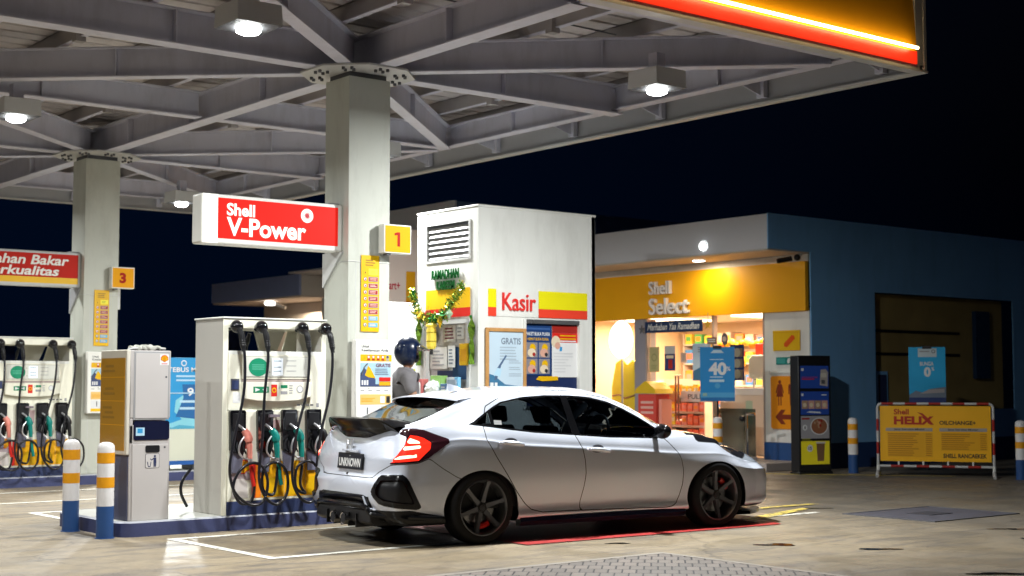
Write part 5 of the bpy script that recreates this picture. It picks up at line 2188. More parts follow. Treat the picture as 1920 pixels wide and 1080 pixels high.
tail_frame(b, -.865, .64, .16)
b.build('emblem', car)
# sticker on the rear side glass
b = MB()
y_ = ysurf(.22, 1.05) - .006
b.poly([(.185, y_ - .004, 1.03), (.265, y_ - .004, 1.026), (.265, y_ + .008, 1.066), (.185, y_ + .008, 1.07)], PAPER)

b.build('window_sticker', car, smooth=0)
# ================================================================== KIOSK POSTERS AND DECORATIONS
WINE = mat('wine print', (0.16, 0.02, 0.05), .5)
SLATE = mat('slate print', (0.16, 0.20, 0.26), .5)
t = thing('framed_poster', 'pale blue poster in a pale wood frame beside the kiosk window', 'poster', (10.66, 13.90, 1.28))
b = MB()
for x0, x1, z0, z1 in ((0, .045, 0, .80), (.585, .63, 0, .80), (.046, .584, .755, .80), (.046, .584, 0, .045)):
    b.box(x0, x1, 0, .03, z0, z1, WOOD)
b.build('frame', t, bevel=.005)
b = MB()
b.rect(.046, .584, .046, .754, .018, mat('pale poster', (0.50, 0.62, 0.72), .4))
y_ = .016
b.text('GRATIS', .24, .55, .60, .68, y_, SLATE, .02)
b.lines(.22, .56, .40, .58, 5, y_, mat('soft print', (0.36, 0.44, 0.52), .5), .3)
for z in (.36, .28, .20):
    b.lines(.36, .56, z, z + .05, 2, y_, mat('soft print', (0.36, 0.44, 0.52), .5), .3)
b.flat([(.05, .05), (.05, .24), (.12, .22), (.30, .11), (.50, .09), (.50, .05)], y_, mat('poster mid blue', (0.05, 0.17, 0.30), .5))
b.flat([(.13, .16), (.17, .16), (.24, .34), (.33, .46), (.31, .47), (.22, .36), (.17, .30)], y_ - .001, mat('nozzle print', (0.07, 0.12, 0.22), .5))
b.flat([(.12, .22), (.22, .20), (.25, .30), (.18, .31)], y_ - .002, LCYAN)
b.rect(.07, .12, .06, .13, y_ - .002, PAPER)
b.rect(.14, .18, .06, .13, y_ - .002, PAPER)
b.rect(.20, .52, .052, .07, y_ - .002, LCYAN)
b.build('print', t, smooth=0)
t = thing('window_poster', 'navy poster with four yellow round pictures in the kiosk window', 'poster', (11.315, 13.975, 1.50))
b = MB()
b.box(0, .44, 0, .004, 0, .645, mat('poster navy blue', (0.012, 0.045, 0.16), .45))
b.build('sheet', t, smooth=0)
b = MB()
b.text('PAKET BUKA PUASA', .025, .415, .50, .545, -.002, PAPER, .02)
b.text('HEMAT BUKA PUASA', .05, .39, .44, .475, -.002, YELB, .02)
for i in range(2):
    for j in range(2):
        x, z = .03 + i * .20, .02 + j * .205
        b.rect(x, x + .18, z, z + .19, -.002, mat('picture grey', (0.24, 0.22, 0.24), .5))
        b.disc(x + .10, z + .125, .048, -.003, YELB, n=18)
        b.disc(x + .085, z + .06, .055, -.0035, (mat('food pink', (0.62, 0.34, 0.26), .5), mat('food cream', (0.70, 0.58, 0.42), .5))[(i + j) % 2], n=14, sx=1.2)
        b.disc(x + .12, z + .04, .025, -.004, (DRED, PRINT)[i], n=10)
b.rect(.02, .42, .575, .60, -.002, mat('dull blue', (0.04, 0.10, 0.28), .5))
b.build('print', t, smooth=0)
t = thing('window_poster', 'red and white poster on the right half of the kiosk window', 'poster', (11.765, 13.975, 1.48))
b = MB()
b.box(0, .435, 0, .004, 0, .66, PAPER)
b.build('sheet', t, smooth=0)
b = MB()
b.rect(0, .435, .56, .66, -.001, DRED)
b.rect(0, .435, .44, .559, -.001, RED)
for z in (.52, .48, .45):
    b.rect(.13, .40, z, z + .016, -.002, YELB if z > .46 else PAPER)
b.disc(.06, .45, .075, -.003, mat('food cream', (0.70, 0.58, 0.42), .5), n=14)
b.disc(.09, .40, .045, -.004, mat('food pink', (0.62, 0.34, 0.26), .5), n=12)
b.flat([(.12, .33), (.16, .33), (.17, .38), (.13, .39)], -.004, CYAN)
b.lines(.03, .4, .05, .32, 7, -.002, mat('faint print', (0.62, 0.62, 0.63), .5), .5)
b.build('print', t, smooth=0)
t = thing('yellow_leaflet', 'yellow leaflet strip under the kiosk window posters', 'leaflet', (11.50, 13.972, 1.43))
b = MB()
b.prism([(0, .02), (.05, .06), (.36, .06), (.36, .01), (.10, 0)], 0, .004, YELB)
b.build('sheet', t, smooth=0)
# things facing -X on the kiosk's left face: local x to the right = -Y
RL = -PI / 2
FOIL = mat('green foil', (0.02, 0.20, 0.05), 0.22, metal=.75, var=.5, vscale=40)
FOILL = mat('light green foil', (0.22, 0.42, 0.05), 0.2, metal=.75, var=.5, vscale=50)
GOLD = mat('gold foil', (0.75, 0.55, 0.05), 0.25, metal=.6, var=.3, vscale=60)
t = thing('foil_letter_banner', 'green foil greeting letters on the kiosk side under the louvre', 'decoration', (10.566, 14.90, 2.57), RL)
b = MB()
b.text('RAMADHAN', 0, .58, .135, .26, -.012, FOIL, .03, depth=.012)
b.build('lettering', t, smooth=0)
b = MB()
b.text('KAREEM', .11, .49, .0, .115, -.012, FOIL, .03, depth=.012)
b.build('lettering', t, smooth=0)


def garland(name, label, pts, n, spread, mats, loc, rz):
    t = thing(name, label, 'decoration', loc, rz)
    P = smooth_path([Vector(p) for p in pts], 12)
    b = MB()
    b.tube(P, .006, FOIL, n=5)
    b.build('cord', t)
    for mi, m in enumerate(mats):
        b = MB()
        for i in range(n // len(mats)):
            c = random.choice(P) + Vector((random.gauss(0, spread), -abs(random.gauss(0, spread)) - .01, random.gauss(0, spread)))
            c.z -= abs(random.gauss(0, .02))
            a = Vector((random.uniform(-1, 1), random.uniform(-1, 1), random.uniform(-1, 1))).normalized()
            u = a.orthogonal().normalized()
            l, w = random.uniform(.015, .045), random.uniform(.004, .012)
            b.poly([c - a * l, c - u * w, c + a * l, c + u * w], m)
        b.build(('leaves', 'gold_leaves', 'tinsel')[mi], t, smooth=0)
    return t


garland('leaf_garland', 'green and gold leaf garland draped across the kiosk side window', [(-.14, -.05, .30), (-.10, -.05, .22), (-.02, -.06, .06), (.08, -.07, -.02), (.18, -.07, -.06), (.28, -.07, -.04), (.38, -.07, -.07), (.48, -.07, -.04), (.58, -.07, -.02), (.68, -.06, .08), (.76, -.05, .18), (.84, -.04, .24), (.90, -.03, .34)],
        1500, .034, [FOIL, GOLD, FOILL], (10.545, 15.06, 2.28), RL)


def ornament(name, label, x, y, z, prof, m, n=14):
    t = thing(name, label, 'ornament', (x, y, z), 0, 'ornaments hanging from the kiosk garland')
    b = MB()
    b.lathe(prof, m, n=n)
    b.build('bulb', t, smooth=30)
    b = MB()
    b.cyl((0, 0, prof[-1][1]), (0, 0, prof[-1][1] + .05), .004, GOLD, n=6)
    b.build('cord', t)


dia = [(.0001, -.07), (.05, 0), (.0001, .07)]
rnd = [(.0001, -.06), (.035, -.045), (.048, 0), (.035, .045), (.0001, .055)]
ornament('diamond_ornament', 'yellow diamond ornament at the left end of the kiosk garland', 10.44, 14.97, 2.25, [(.0001, -.09), (.06, -.01), (.0001, .07)], YELB, 8)
ornament('round_ornament', 'red round ornament hanging from the kiosk garland', 10.44, 14.82, 2.27, rnd, mat('ornament red', (.30, .04, .02), .3))
ornament('round_ornament', 'dark green ornament in the middle of the kiosk garland', 10.44, 14.67, 2.22, rnd, FOIL)
ornament('diamond_ornament', 'yellow diamond ornament in the middle of the kiosk garland', 10.43, 14.55, 2.20, [(.0001, -.12), (.035, -.03), (.0001, .07)], YEL, 8)
ornament('diamond_ornament', 'pale green diamond ornament near the red band', 10.44, 14.37, 2.26, dia, mat('pale mint', (.40, .62, .42), .3), 8)
t = thing('paper_lantern', 'yellow paper lantern hanging in front of the kiosk side window', 'lantern', (10.42, 14.72, 1.98))
b = MB()
LP = mat('lantern yellow', (0.85, 0.66, 0.08), .5, emit=(1, .75, .1), es=.12)
b.lathe([(.045, -.15), (.05, -.14), (.062, -.12), (.062, .10), (.05, .12), (.07, .13), (.07, .15), (.03, .17)], LP, n=8)
b.build('shade', t, smooth=0)
b = MB()
b.lathe([(.068, -.06), (.068, -.05)], GOLD, n=8)
b.lathe([(.068, .05), (.068, .06)], GOLD, n=8)
b.cyl((0, 0, -.22), (0, 0, -.15), .02, PRINT, n=8)
b.cyl((0, 0, .17), (0, 0, .26), .004, GOLD, n=6)
b.build('trim', t, smooth=0)


def ribbon(label, y):
    t = thing('foil_ribbon', label, 'decoration', (10.54, y, 1.63), RL, 'folded green foil ribbons on the kiosk side')
    b = MB()
    zs = [.60, .545, .50, .46, .38, .30, .24, .14, .05, .0]
    ws = [.008, .018, .055, .075, .065, .03, .055, .06, .05, .065]
    for i in range(len(zs) - 1):
        m = (FOIL, FOILL)[i % 2]
        q = .012 * (-1) ** i
        for s in (-1, 1):
            b.poly([(0, -.035 - q, zs[i]), (s * ws[i], -.008, zs[i]), (s * ws[i + 1], -.008, zs[i + 1]), (0, -.035 + q, zs[i + 1])], FOILL if s > 0 else m)
    b.poly([(-w, -.004, z) for z, w in zip(zs, ws)] + [(w, -.004, z) for z, w in reversed(list(zip(zs, ws)))], FOIL)
    b.build('ribbon', t, smooth=0)
    b = MB()
    b.ball((0, -.02, .585), .018, FOIL, 8)
    b.build('knot', t)


ribbon('folded green foil ribbon on the kiosk corner, right of the side window', 14.035)
ribbon('folded green foil ribbon on the kiosk side, left of the side window', 15.16)


def sheet(label, y, z, w, h, m, print_=None, name='notice_sheet', cat='notice'):
    t = thing(name, label, cat, (10.594, y, z), RL)
    b = MB()
    b.box(0, w, -.003, 0, 0, h, m)
    b.build('sheet', t, smooth=0)
    b = MB()
    if print_ is not None:
        b.lines(w * .12, w * .85, h * .12, h * .88, max(2, int(h / .05)), -.0045, print_, .4)
        b.build('print', t, smooth=0)
    return t


OFFW = mat('off-white paper', (0.62, 0.60, 0.58), .6)
sheet('wide grey-white notice in the lower left of the kiosk side window', 14.98, 1.58, .36, .28, OFFW, GREY)
sheet('narrow notice with blue print in the centre of the kiosk side window', 14.60, 1.60, .15, .27, PAPER, SLATE)
sheet('notice with a maroon head band at the top of the kiosk side window', 14.70, 1.92, .26, .21, OFFW, WINE)
sheet('small photo notice at the top right of the kiosk side window', 14.42, 1.95, .16, .18, PAPER, GREY)
sheet('plain pale sheet at the right edge of the kiosk side window', 14.25, 1.90, .10, .24, OFFW, None)
t = thing('dark_disc', 'dark round hanging disc behind the yellow lantern', 'decoration', (10.58, 14.90, 2.0), RL)
b = MB()
b.lathe([(.0001, -.004), (.075, -.003), (.075, .003), (.0001, .004)], NAVY, axis='y')
b.build('disc', t)
t = thing('yellow_pouch', 'amber plastic pouch hanging at the right of the kiosk side window', 'pouch', (10.55, 14.27, 1.62), RL)
b = MB()
b.prism([(.01, 0), (.15, 0), (.17, .02), (.17, .25), (.19, .27), (.0, .27), (.0, .02)], -.03, 0, YEL)
b.build('pouch', t, bevel=.006)
b = MB()
b.rect(.03, .15, .05, .2, -.032, AMBER)
b.build('label', t, smooth=0)


def carton(label, x, y, w, d, h, m, pm, cat='box', name='carton'):
    t = thing(name, label, cat, (x, y, 1.256), RL, 'small goods on the kiosk counter')
    b = MB()
    b.box(0, w, 0, d, 0, h, m)
    b.build('body', t, bevel=.003)
    b = MB()
    b.lines(w * .15, w * .85, h * .2, h * .8, 3, -.0015, pm, .3)
    b.build('label', t, smooth=0)


carton('pale red box at the left end of the kiosk counter', 10.34, 14.98, .17, .10, .20, mat('carton pink', (.60, .16, .16), .5), PAPER)
carton('lime green carton in the middle of the kiosk counter', 10.38, 14.68, .20, .12, .24, mat('carton lime', (.28, .50, .14), .5), PAPER)
carton('dark carton between the pink box and the lime carton', 10.36, 14.79, .09, .08, .13, DGREY, GREY)
carton('pale grey box behind the lime carton', 10.46, 14.45, .18, .08, .22, PAPER, LGREY)
carton('small sky-blue card box on the kiosk counter', 10.44, 14.26, .07, .05, .22, mat('card sky', (.20, .48, .70), .5), PAPER)
carton('navy and white carton on the kiosk counter', 10.33, 14.40, .14, .10, .14, mat('carton slate', (.10, .20, .38), .5), PAPER)
t = thing('round_print_board', 'small board with a blue arc print at the right end of the counter', 'board', (10.32, 14.24, 1.256), RL)
b = MB()
b.box(0, .17, 0, .015, 0, .19, mat('board blue-grey', (.32, .40, .50), .5))
b.build('board', t)
b = MB()
for r_ in (.03, .05, .07):
    b.ring(.085, .06, r_ - .008, r_, -.0015, NAVY, sx=1.0)
b.build('print', t, smooth=0)
t = thing('white_bottle', 'slim white bottle standing on the kiosk counter', 'bottle', (10.36, 14.86, 1.256))
b = MB()
b.lathe([(.028, 0), (.03, .01), (.03, .14), (.02, .16)], PAPER, n=16)
b.build('body', t)
b = MB()
b.lathe([(.016, .16), (.016, .19), (.0001, .19)], PAPER, n=12)
b.build('cap', t)
t = thing('clear_bag', 'crumpled clear plastic bag on the kiosk counter', 'bag', (10.30, 14.52, 1.256))
b = MB()
random.seed(5)
b.ball((0, 0, .08), .09, mat('clear plastic', (.72, .76, .72), .15, coat=.5), 9)
b.v = [(x * (.8 + .4 * random.random()), y * (.8 + .4 * random.random()), max(0, z * (.85 + .35 * random.random()))) for x, y, z in b.v]
b.build('film', t, smooth=0)
t = thing('wire_rack', 'chrome wire rack with small goods at the kiosk corner, left of the counter', 'rack', (10.25, 15.24, 1.0))
b = MB()
for z in (0, .15, .30):
    b.tube([(0, 0, z), (.22, 0, z), (.22, .2, z), (0, .2, z)], .006, CHROME, n=6, closed=True)
for x, y in ((0, 0), (.22, 0), (.22, .2), (0, .2)):
    b.cyl((x, y, -.98), (x, y, .42), .006, CHROME, n=6)
for i in range(8):
    b.tube([(.028 * i, 0, 0), (.028 * i, -.03, .2), (.028 * i, 0, .36)], .004, CHROME, n=5)
b.build('wires', t)
b = MB()
b.box(.02, .2, .02, .18, .005, .12, LGREY)
b.box(.03, .18, .03, .16, .155, .26, GREY)
b.build('tray', t, smooth=0)

# ================================================================== SHOP FRONT
t = thing('greeting_banner', 'navy banner with slanted white greeting above the shop door', 'banner', (18.44, 19.23, 2.33), RL)
b = MB()
b.box(0, 1.46, -.02, .0, 0, .21, mat('banner navy', (0.012, 0.03, 0.09), .45))
b.build('board', t, bevel=.01)
b = MB()
b.text('Marhaban Yaa Ramadhan', .07, 1.39, .045, .165, -.0215, mat('banner white', (.62, .62, .62), .5), .015, shear=.35)
b.build('lettering', t, smooth=0)


def star(label, y, z, r, m, x=18.45):
    t = thing('star_ornament', label, 'ornament', (x, y, z), RL)
    b = MB()
    pts = []
    for i in range(10):
        a = PI / 2 + 2 * PI * i / 10
        rr = r if i % 2 == 0 else r * .42
        pts.append((rr * math.cos(a), rr * math.sin(a)))
    b.prism(pts, -.012, 0, m)
    b.build('star', t, smooth=0)
    b = MB()
    b.cyl((0, 0, r), (0, 0, r + .12), .004, GREY, n=5)
    b.build('cord', t)


star('dark star ornament at the left of the navy banner', 19.33, 2.40, .09, DGREY)
star('gold star ornament at the right of the navy banner', 17.66, 2.44, .09, mat('old gold', (.45, .28, .04), .4))
t = thing('arrow_tag', 'small brown tag hanging beneath the gold star, inside the window', 'tag', (18.5, 17.72, 2.10), RL)
b = MB()
b.box(0, .22, -.01, 0, 0, .12, mat('tag brown', (.20, .12, .10), .5))
b.build('board', t)
b = MB()
b.rect(.03, .19, .035, .05, -.012, PAPER)
b.rect(.03, .19, .07, .085, -.012, PAPER)
b.build('print', t, smooth=0)
t = thing('oval_tag', 'dark oval tag hanging in the shop window, right of the brown tag', 'tag', (18.5, 17.31, 2.18), RL)
b = MB()
b.lathe([(.0001, -.008), (.075, -.006), (.075, .006), (.0001, .008)], mat('tag grey', (.10, .09, .11), .5), n=24, axis='y')
b.v = [(x, y, z * 1.4) for x, y, z in b.v]
b.build('disc', t)
b = MB()
b.disc(0, 0, .045, -.0095, mat('tag pale', (.5, .4, .35), .5), n=14)
b.build('print', t, smooth=0)
# downlights and spot on the amber band
t = thing('downlight', 'glowing round downlight in the shop soffit', 'ceiling light', (18.04, 17.47, 3.535))
b = MB()
b.lathe([(.11, .008), (.10, -.012), (.0001, -.016)], mat('downlight lens', (1, 1, 1), .3, emit=(1, .97, .9), es=14), n=24)
b.build('lens', t)
b = MB()
b.lathe([(.13, .009), (.13, -.004), (.112, -.006)], WHITE, n=24, caps=False)
b.build('rim', t)
lamp_area('downlight_beam', (0, 0, -.03), 22, .18, (1, .88, .62), t)
t = thing('fascia_lamp', 'small round white lamp on the grey shop fascia', 'lamp', (17.50, 16.85, 3.71))
b = MB()
b.lathe([(.075, .012), (.075, -.01), (.06, -.03), (.0001, -.036)], mat('fascia lens', (1, 1, 1), .3, emit=(.95, 1, 1), es=9), n=24, axis='x')
b.build('lens', t)
b = MB()
b.lathe([(.09, .014), (.09, -.006), (.076, -.008)], WHITE, n=24, axis='x', caps=False)
b.build('rim', t)
t = thing('security_camera', 'black security camera at the shop corner above the amber band', 'camera', (18.35, 15.62, 3.46))
b = MB()
b.cyl((-.02, .02, .0), (-.20, .16, -.04), .045, GLOSSBLK, n=16)
b.cyl((-.195, .156, -.039), (-.215, .172, -.044), .036, BLACK, n=16)
b.build('body', t)
b = MB()
b.ball((.06, -.03, .02), .055, BLACK, 10)
b.cyl((.06, -.03, .02), (.12, -.06, .09), .03, LGREY, n=10)
b.build('mount', t)
# window stickers and posters behind/on the glazing


def shop_sheet(name, label, y, z, w, h, m, x=18.575, cat='poster', extra=None):
    t = thing(name, label, cat, (x, y, z), RL)
    b = MB()
    b.box(0, w, -.003, .001, 0, h, m)
    b.build('sheet', t, smooth=0)
    b = MB()
    if extra:
        extra(b, w, h)
    else:
        b.lines(w * .15, w * .85, h * .15, h * .85, 5, -.0045, GREY, .4)
    b.build('print', t, smooth=0)
    return t


def ex_oval(b, w, h):
    b.ring(w / 2, h * .58, w * .2, w * .28, -.0045, mat('olive print 2', (.30, .30, .12), .5))
    b.lines(w * .2, w * .8, h * .1, h * .3, 3, -.0045, mat('olive print 2', (.30, .30, .12), .5), .2)


def ex_card(b, w, h):
    b.rect(0, w, h * .68, h, -.0045, LGREY)
    b.rect(w * .15, w * .85, h * .5, h * .62, -.0045, mat('food cream', (0.70, 0.58, 0.42), .5))
    b.rect(w * .35, w * .75, h * .08, h * .45, -.0045, DRED)


shop_sheet('door_sticker', 'olive notice with oval print on the left glass door', 19.27, 1.62, .26, .46, mat('olive sheet', (.46, .42, .20), .5), cat='notice', extra=ex_oval)
shop_sheet('door_sticker', 'navy poster with a red bottle on the left glass door', 18.87, 1.64, .27, .45, mat('poster ink navy', (.02, .04, .16), .5), extra=ex_card)
shop_sheet('door_sticker', 'small cream notice on the right glass door', 18.46, 1.78, .15, .18, mat('cream sheet', (.75, .50, .36), .5), cat='notice')


def ex_noz(b, w, h):
    b.flat([(0, 0), (0, h * .25), (w * .4, h * .35), (w * .55, h * .7), (w * .62, h * .7), (w * .6, h * .2), (w, 0)], -.0045, mat('poster mid blue', (0.05, 0.17, 0.30), .5))
    b.lines(w * .3, w * .9, h * .75, h * .92, 3, -.0045, SLATE, .3)


shop_sheet('glass_poster', 'pale blue poster on the shop glass, left behind the sale poster', 18.16, 1.46, .44, .66, mat('pale poster', (0.50, 0.62, 0.72), .4), extra=ex_noz)


def ex_menu(b, w, h):
    for i in range(3):
        z = h * (.06 + .3 * i)
        b.rect(w * .1, w * .9, z, z + h * .24, -.0045, mat('menu brown', (.42, .26, .16), .5))
        b.disc(w * .5, z + h * .12, w * .25, -.0055, mat('food cream', (0.70, 0.58, 0.42), .5), n=12)


shop_sheet('menu_poster', 'dark navy menu poster with three food pictures, right behind the sale poster', 17.33, 1.46, .32, .62, mat('poster ink navy', (.02, .04, .16), .5), x=18.66, extra=ex_menu)
# goods inside
t = thing('snack_shelf', 'snack shelf unit seen through the shop door', 'shelf', (19.6, 20.3, .15), RL)
b = MB()
SHW = mat('shelf enamel', (.55, .46, .40), .4)
for z in (.16, .44, .70, 1.0):
    b.box(0, 1.42, 0, .36, z, z + .025, SHW)
    b.box(0, 1.42, -.012, -.001, z - .01, z + .035, mat('price rail', (.45, .30, .28), .5))
b.build('shelf_boards', t, smooth=0)
b = MB()
for x in (-.02, 1.42):
    b.box(x, x + .02, 0, .38, 0, 1.35, SHW)
b.box(0, 1.42, .365, .38, 0, 1.35, SHW)
b.build('frame', t, smooth=0)
gm = [mat('pack orange', (.80, .26, .04), .35), mat('pack coral', (.80, .16, .10), .35), mat('pack yellow', (.80, .52, .06), .35), mat('pack pink', (.75, .26, .24), .35), mat('pack cream', (.70, .58, .44), .4)]
gn = ['orange', 'coral', 'yellow', 'pink', 'cream']
place = ['at the far left', 'second from the left', 'third from the left', 'fourth from the left', 'fifth from the left', 'sixth from the left', 'seventh from the left', 'eighth from the left', 'at the right end']
random.seed(11)
for r_, (z, nm) in enumerate(((.186, 'lowest'), (.466, 'second lowest'), (.726, 'third lowest'), (1.026, 'top'))):
    for i in range(9):
        k = (random.choice([0, 2, 4]) if r_ == 3 else (random.choice([0, 2, 0, 4]) if i < 4 else random.choice([1, 3, 1])))
        h = random.uniform(.17, .23) if r_ != 2 else random.uniform(.14, .20)
        w = .135
        b = MB()
        b.prism([(0, 0), (w, 0), (w * .96, h * .5), (w, h), (0, h), (w * .04, h * .5)], 0, .05, gm[k])
        b.rect(w * .15, w * .85, h * .35, h * .7, -.001, gm[(k + 2) % 5])
        x0 = .03 + i * .154
        b.v = [(19.6 + .03 + y, 20.3 - (x + x0), zz + .15 + z) for x, y, zz in b.v]
        o = b.build('snack_pack', None, smooth=0)
        tag(o, '%s snack pack on the %s shelf behind the shop door, %s' % (gn[k], nm, place[i]), 'snack pack', 'snack packs on the shop shelf')
t = thing('shop_counter', 'pale shop counter to the right of the shelves', 'counter', (19.15, 18.05, .15), RL)
b = MB()
b.box(0, 1.15, 0, .5, 0, 1.05, mat('counter cream', (.72, .62, .52), .45))
b.build('body', t, smooth=0)
b = MB()
b.box(-.02, 1.17, -.02, .52, 1.051, 1.18, PAPER)
b.build('top', t, bevel=.008)
b = MB()
b.rect(.62, .78, .55, .95, -.002, mat('mint sticker', (.40, .55, .44), .5))
b.build('sticker', t, smooth=0)
t = thing('grey_display', 'rounded grey display stand on the shop counter', 'display', (19.3, 17.5, 1.335), RL)
b = MB()
b.prism([(0, .15), (.40, .15), (.42, .2), (.42, .52), (.36, .58), (.08, .58), (0, .5)], 0, .1, mat('display grey', (.48, .50, .46), .5))
b.build('panel', t, bevel=.02)
b = MB()
b.box(.08, .11, .03, .06, 0, .15, GREY)
b.box(.30, .33, .03, .06, 0, .15, GREY)
b.build('legs', t, smooth=0)
t = thing('red_box', 'red box on the high shelf at the right of the shop window', 'box', (19.4, 17.42, 1.90), RL)
b = MB()
b.box(0, .5, 0, .2, 0, .22, mat('box red', (.70, .05, .02), .4))
b.build('body', t, bevel=.01)
b = MB()
b.box(0, .5, -.002, -.0005, .0, .015, PAPER)
b.build('edge', t, smooth=0)
for i in range(11):
    b = MB()
    y = 18.62 - i * .125
    rr = .055 + .02 * random.random()
    b.ball((19.55, y, 2.13 + .03 * math.sin(i * 2.1)), rr, (YELB, mat('pack yellow', (.80, .52, .06), .35), ORANGE)[i % 3 if i % 5 else 0], 8)
    o = b.build('yellow_ornament', None)
    tag(o, 'round yellow ornament in the high row inside the shop window', 'ornament', 'round yellow ornaments in the shop window')
t = thing('yellow_balloon', 'yellow balloon beside the menu poster in the shop', 'balloon', (19.3, 17.68, 1.80))
b = MB()
b.ball((0, 0, 0), .10, YELB, 10, 1.25)
b.build('bulb', t)
b = MB()
b.cyl((0, 0, -.36), (0, 0, -.12), .004, PAPER, n=5)
b.build('string', t)
t = thing('round_light_sign', 'bright white round light sign in the left shop window', 'light sign', (19.0, 20.49, 2.26), RL)
b = MB()
b.lathe([(.0001, -.05), (.30, -.045), (.33, 0), (.30, .03), (.0001, .03)], mat('round sign glow', (1, 1, 1), .4, emit=(1, .98, .92), es=2.2), n=36, axis='y')
b.v = [(x, y, z * 1.12) for x, y, z in b.v]
b.build('lens', t)
b = MB()
b.cyl((0, .02, -2.1), (0, .02, -.3), .02, GREY, n=10)
b.build('pole', t)
t = thing('yellow_stand', 'yellow promotional stand below the round light sign', 'stand', (19.15, 20.93, .15), RL)
b = MB()
b.prism([(0, 0), (.72, 0), (.72, 1.62), (.60, 1.72), (.45, 1.62), (.30, 1.74), (.12, 1.66), (0, 1.2)], 0, .3, mat('stand yellow', (.72, .56, .03), .45))
b.build('body', t, smooth=0)
b = MB()
b.tube([(.02, -.01, 1.02), (.25, -.02, 1.04), (.4, -.02, .98), (.7, -.01, 1.05)], .018, mat('bronze handle', (0.30, 0.18, 0.14), 0.3, metal=.8), n=6, sub=4)
b.build('rail', t)
t = thing('red_tag', 'small red card at the foot of the left shop window', 'card', (18.58, 20.92, 1.40), RL)
b = MB()
b.box(0, .16, -.004, 0, 0, .12, RED)
b.build('card', t)
b = MB()
b.rect(.03, .13, .04, .08, -.0055, PAPER)
b.build('print', t, smooth=0)
t = thing('donation_box', 'red house-shaped stand with yellow roof before the grey pillar', 'stand', (17.9, 18.92, .13), RL)
b = MB()
b.box(.05, .50, 0, .35, 0, 1.09, mat('house red', (.62, .07, .05), .4))
b.build('body', t, bevel=.006)
b = MB()
b.prism([(0, 1.10), (.55, 1.10), (.52, 1.18), (.33, 1.30), (.28, 1.32), (.23, 1.30), (.03, 1.18)], -.04, .38, mat('roof yellow', (.72, .46, .02), .4))
b.build('roof', t, smooth=0)
b = MB()
for z in (.92, .83, .74):
    b.rect(.12, .44, z, z + .045, -.002, mat('pale pink print', (.72, .40, .34), .5))
for x in (.16, .27, .38):
    b.ring(x, .6, .02, .035, -.002, mat('pale pink print', (.72, .40, .34), .5))
b.build('print', t, smooth=0)
b = MB()
b.box(.53, .60, .05, .3, 0, 1.0, mat('salmon side', (.80, .30, .22), .5))
b.build('side_panel', t, smooth=0)
# signs on the white end panel
t = thing('yellow_wall_sign', 'small yellow sign with a slanted red bar on the white end panel', 'sign', (18.525, 16.22, 1.95), RL)
b = MB()
b.box(0, .58, -.02, 0, 0, .34, YEL)
b.build('board', t, bevel=.004)
b = MB()
b.flat([(.25, .07), (.31, .06), (.48, .20), (.46, .25), (.41, .26), (.24, .12)], -.0215, mat('signal orange red', (.75, .10, .01), .4))
b.rect(.03, .55, .30, .31, -.0215, AMBER)
b.build('print', t, smooth=0)
t = thing('exit_sign', 'small green direction sign above the orange toilet sign', 'sign', (18.525, 16.16, 1.72), RL)
b = MB()
b.box(0, .60, -.015, 0, 0, .125, mat('sign teal', (.01, .22, .20), .4))
b.build('board', t, bevel=.003)
b = MB()
b.rect(.02, .20, .02, .105, -.0165, mat('sign teal light', (.06, .34, .32), .4))
b.flat([(.25, .02), (.29, .02), (.30, .06), (.33, .105), (.26, .105), (.24, .06)], -.0165, PAPER)
b.flat([(.36, .05), (.42, .05), (.42, .03), (.47, .0625), (.42, .095), (.42, .075), (.36, .075)], -.0165, PAPER)
b.build('print', t, smooth=0)
t = thing('wall_ledge', 'white ledge strip between the green sign and the toilet sign', 'ledge', (18.525, 16.30, 1.57), RL)
b = MB()
b.box(0, .80, -.03, 0, 0, .04, WHITE)
b.build('strip', t, bevel=.004)
b = MB()
b.box(.0, .02, -.032, 0, -.01, .05, LGREY)
b.build('end_cap', t, smooth=0)
t = thing('toilet_sign', 'tall orange toilet sign with two figures and a left arrow', 'sign', (18.525, 16.28, .65), RL)
b = MB()
b.prism([(.03, 0), (.75, 0), (.78, .03), (.78, .85), (.75, .88), (.03, .88), (0, .85), (0, .03)], -.02, 0, mat('toilet orange', (.85, .30, .01), .4))
b.build('board', t, smooth=0)
b = MB()
y_ = -.022
BR = mat('maroon pictogram', (.22, .03, .01), .5)
b.disc(.20, .78, .033, y_, BR, n=16)
b.flat([(.155, .745), (.245, .745), (.29, .60), (.27, .595), (.24, .68), (.275, .535), (.235, .535), (.235, .39), (.212, .39), (.212, .535), (.188, .535), (.188, .39), (.165, .39), (.165, .535), (.125, .535), (.16, .68), (.13, .595), (.11, .60)], y_, BR)
b.disc(.47, .78, .033, y_, BR, n=16)
b.flat([(.40, .745), (.54, .745), (.555, .72), (.555, .58), (.535, .58), (.53, .70), (.52, .39), (.48, .39), (.472, .56), (.468, .56), (.46, .39), (.42, .39), (.41, .70), (.405, .58), (.385, .58), (.385, .72)], y_, BR)
b.flat([(.10, .20), (.22, .32), (.32, .32), (.25, .24), (.52, .24), (.52, .16), (.25, .16), (.32, .08), (.22, .08)], y_, BR)
b.build('pictogram', t, smooth=0)
# menu totem
t = thing('menu_totem', 'black freestanding menu totem with four lit food panels', 'display', (17.42, 14.76, 0), math.radians(-14))
b = MB()
b.box(0, .61, 0, .22, .04, 1.84, BLACK)
b.box(-.01, .62, -.02, .24, 0, .039, BLACK)
b.build('case', t, bevel=.01)


def panel(name, z0, z1, base, fn):
    b = MB()
    b.rect(.035, .57, z0, z1, -.002, base)
    fn(b)
    b.build(name, t, smooth=0)


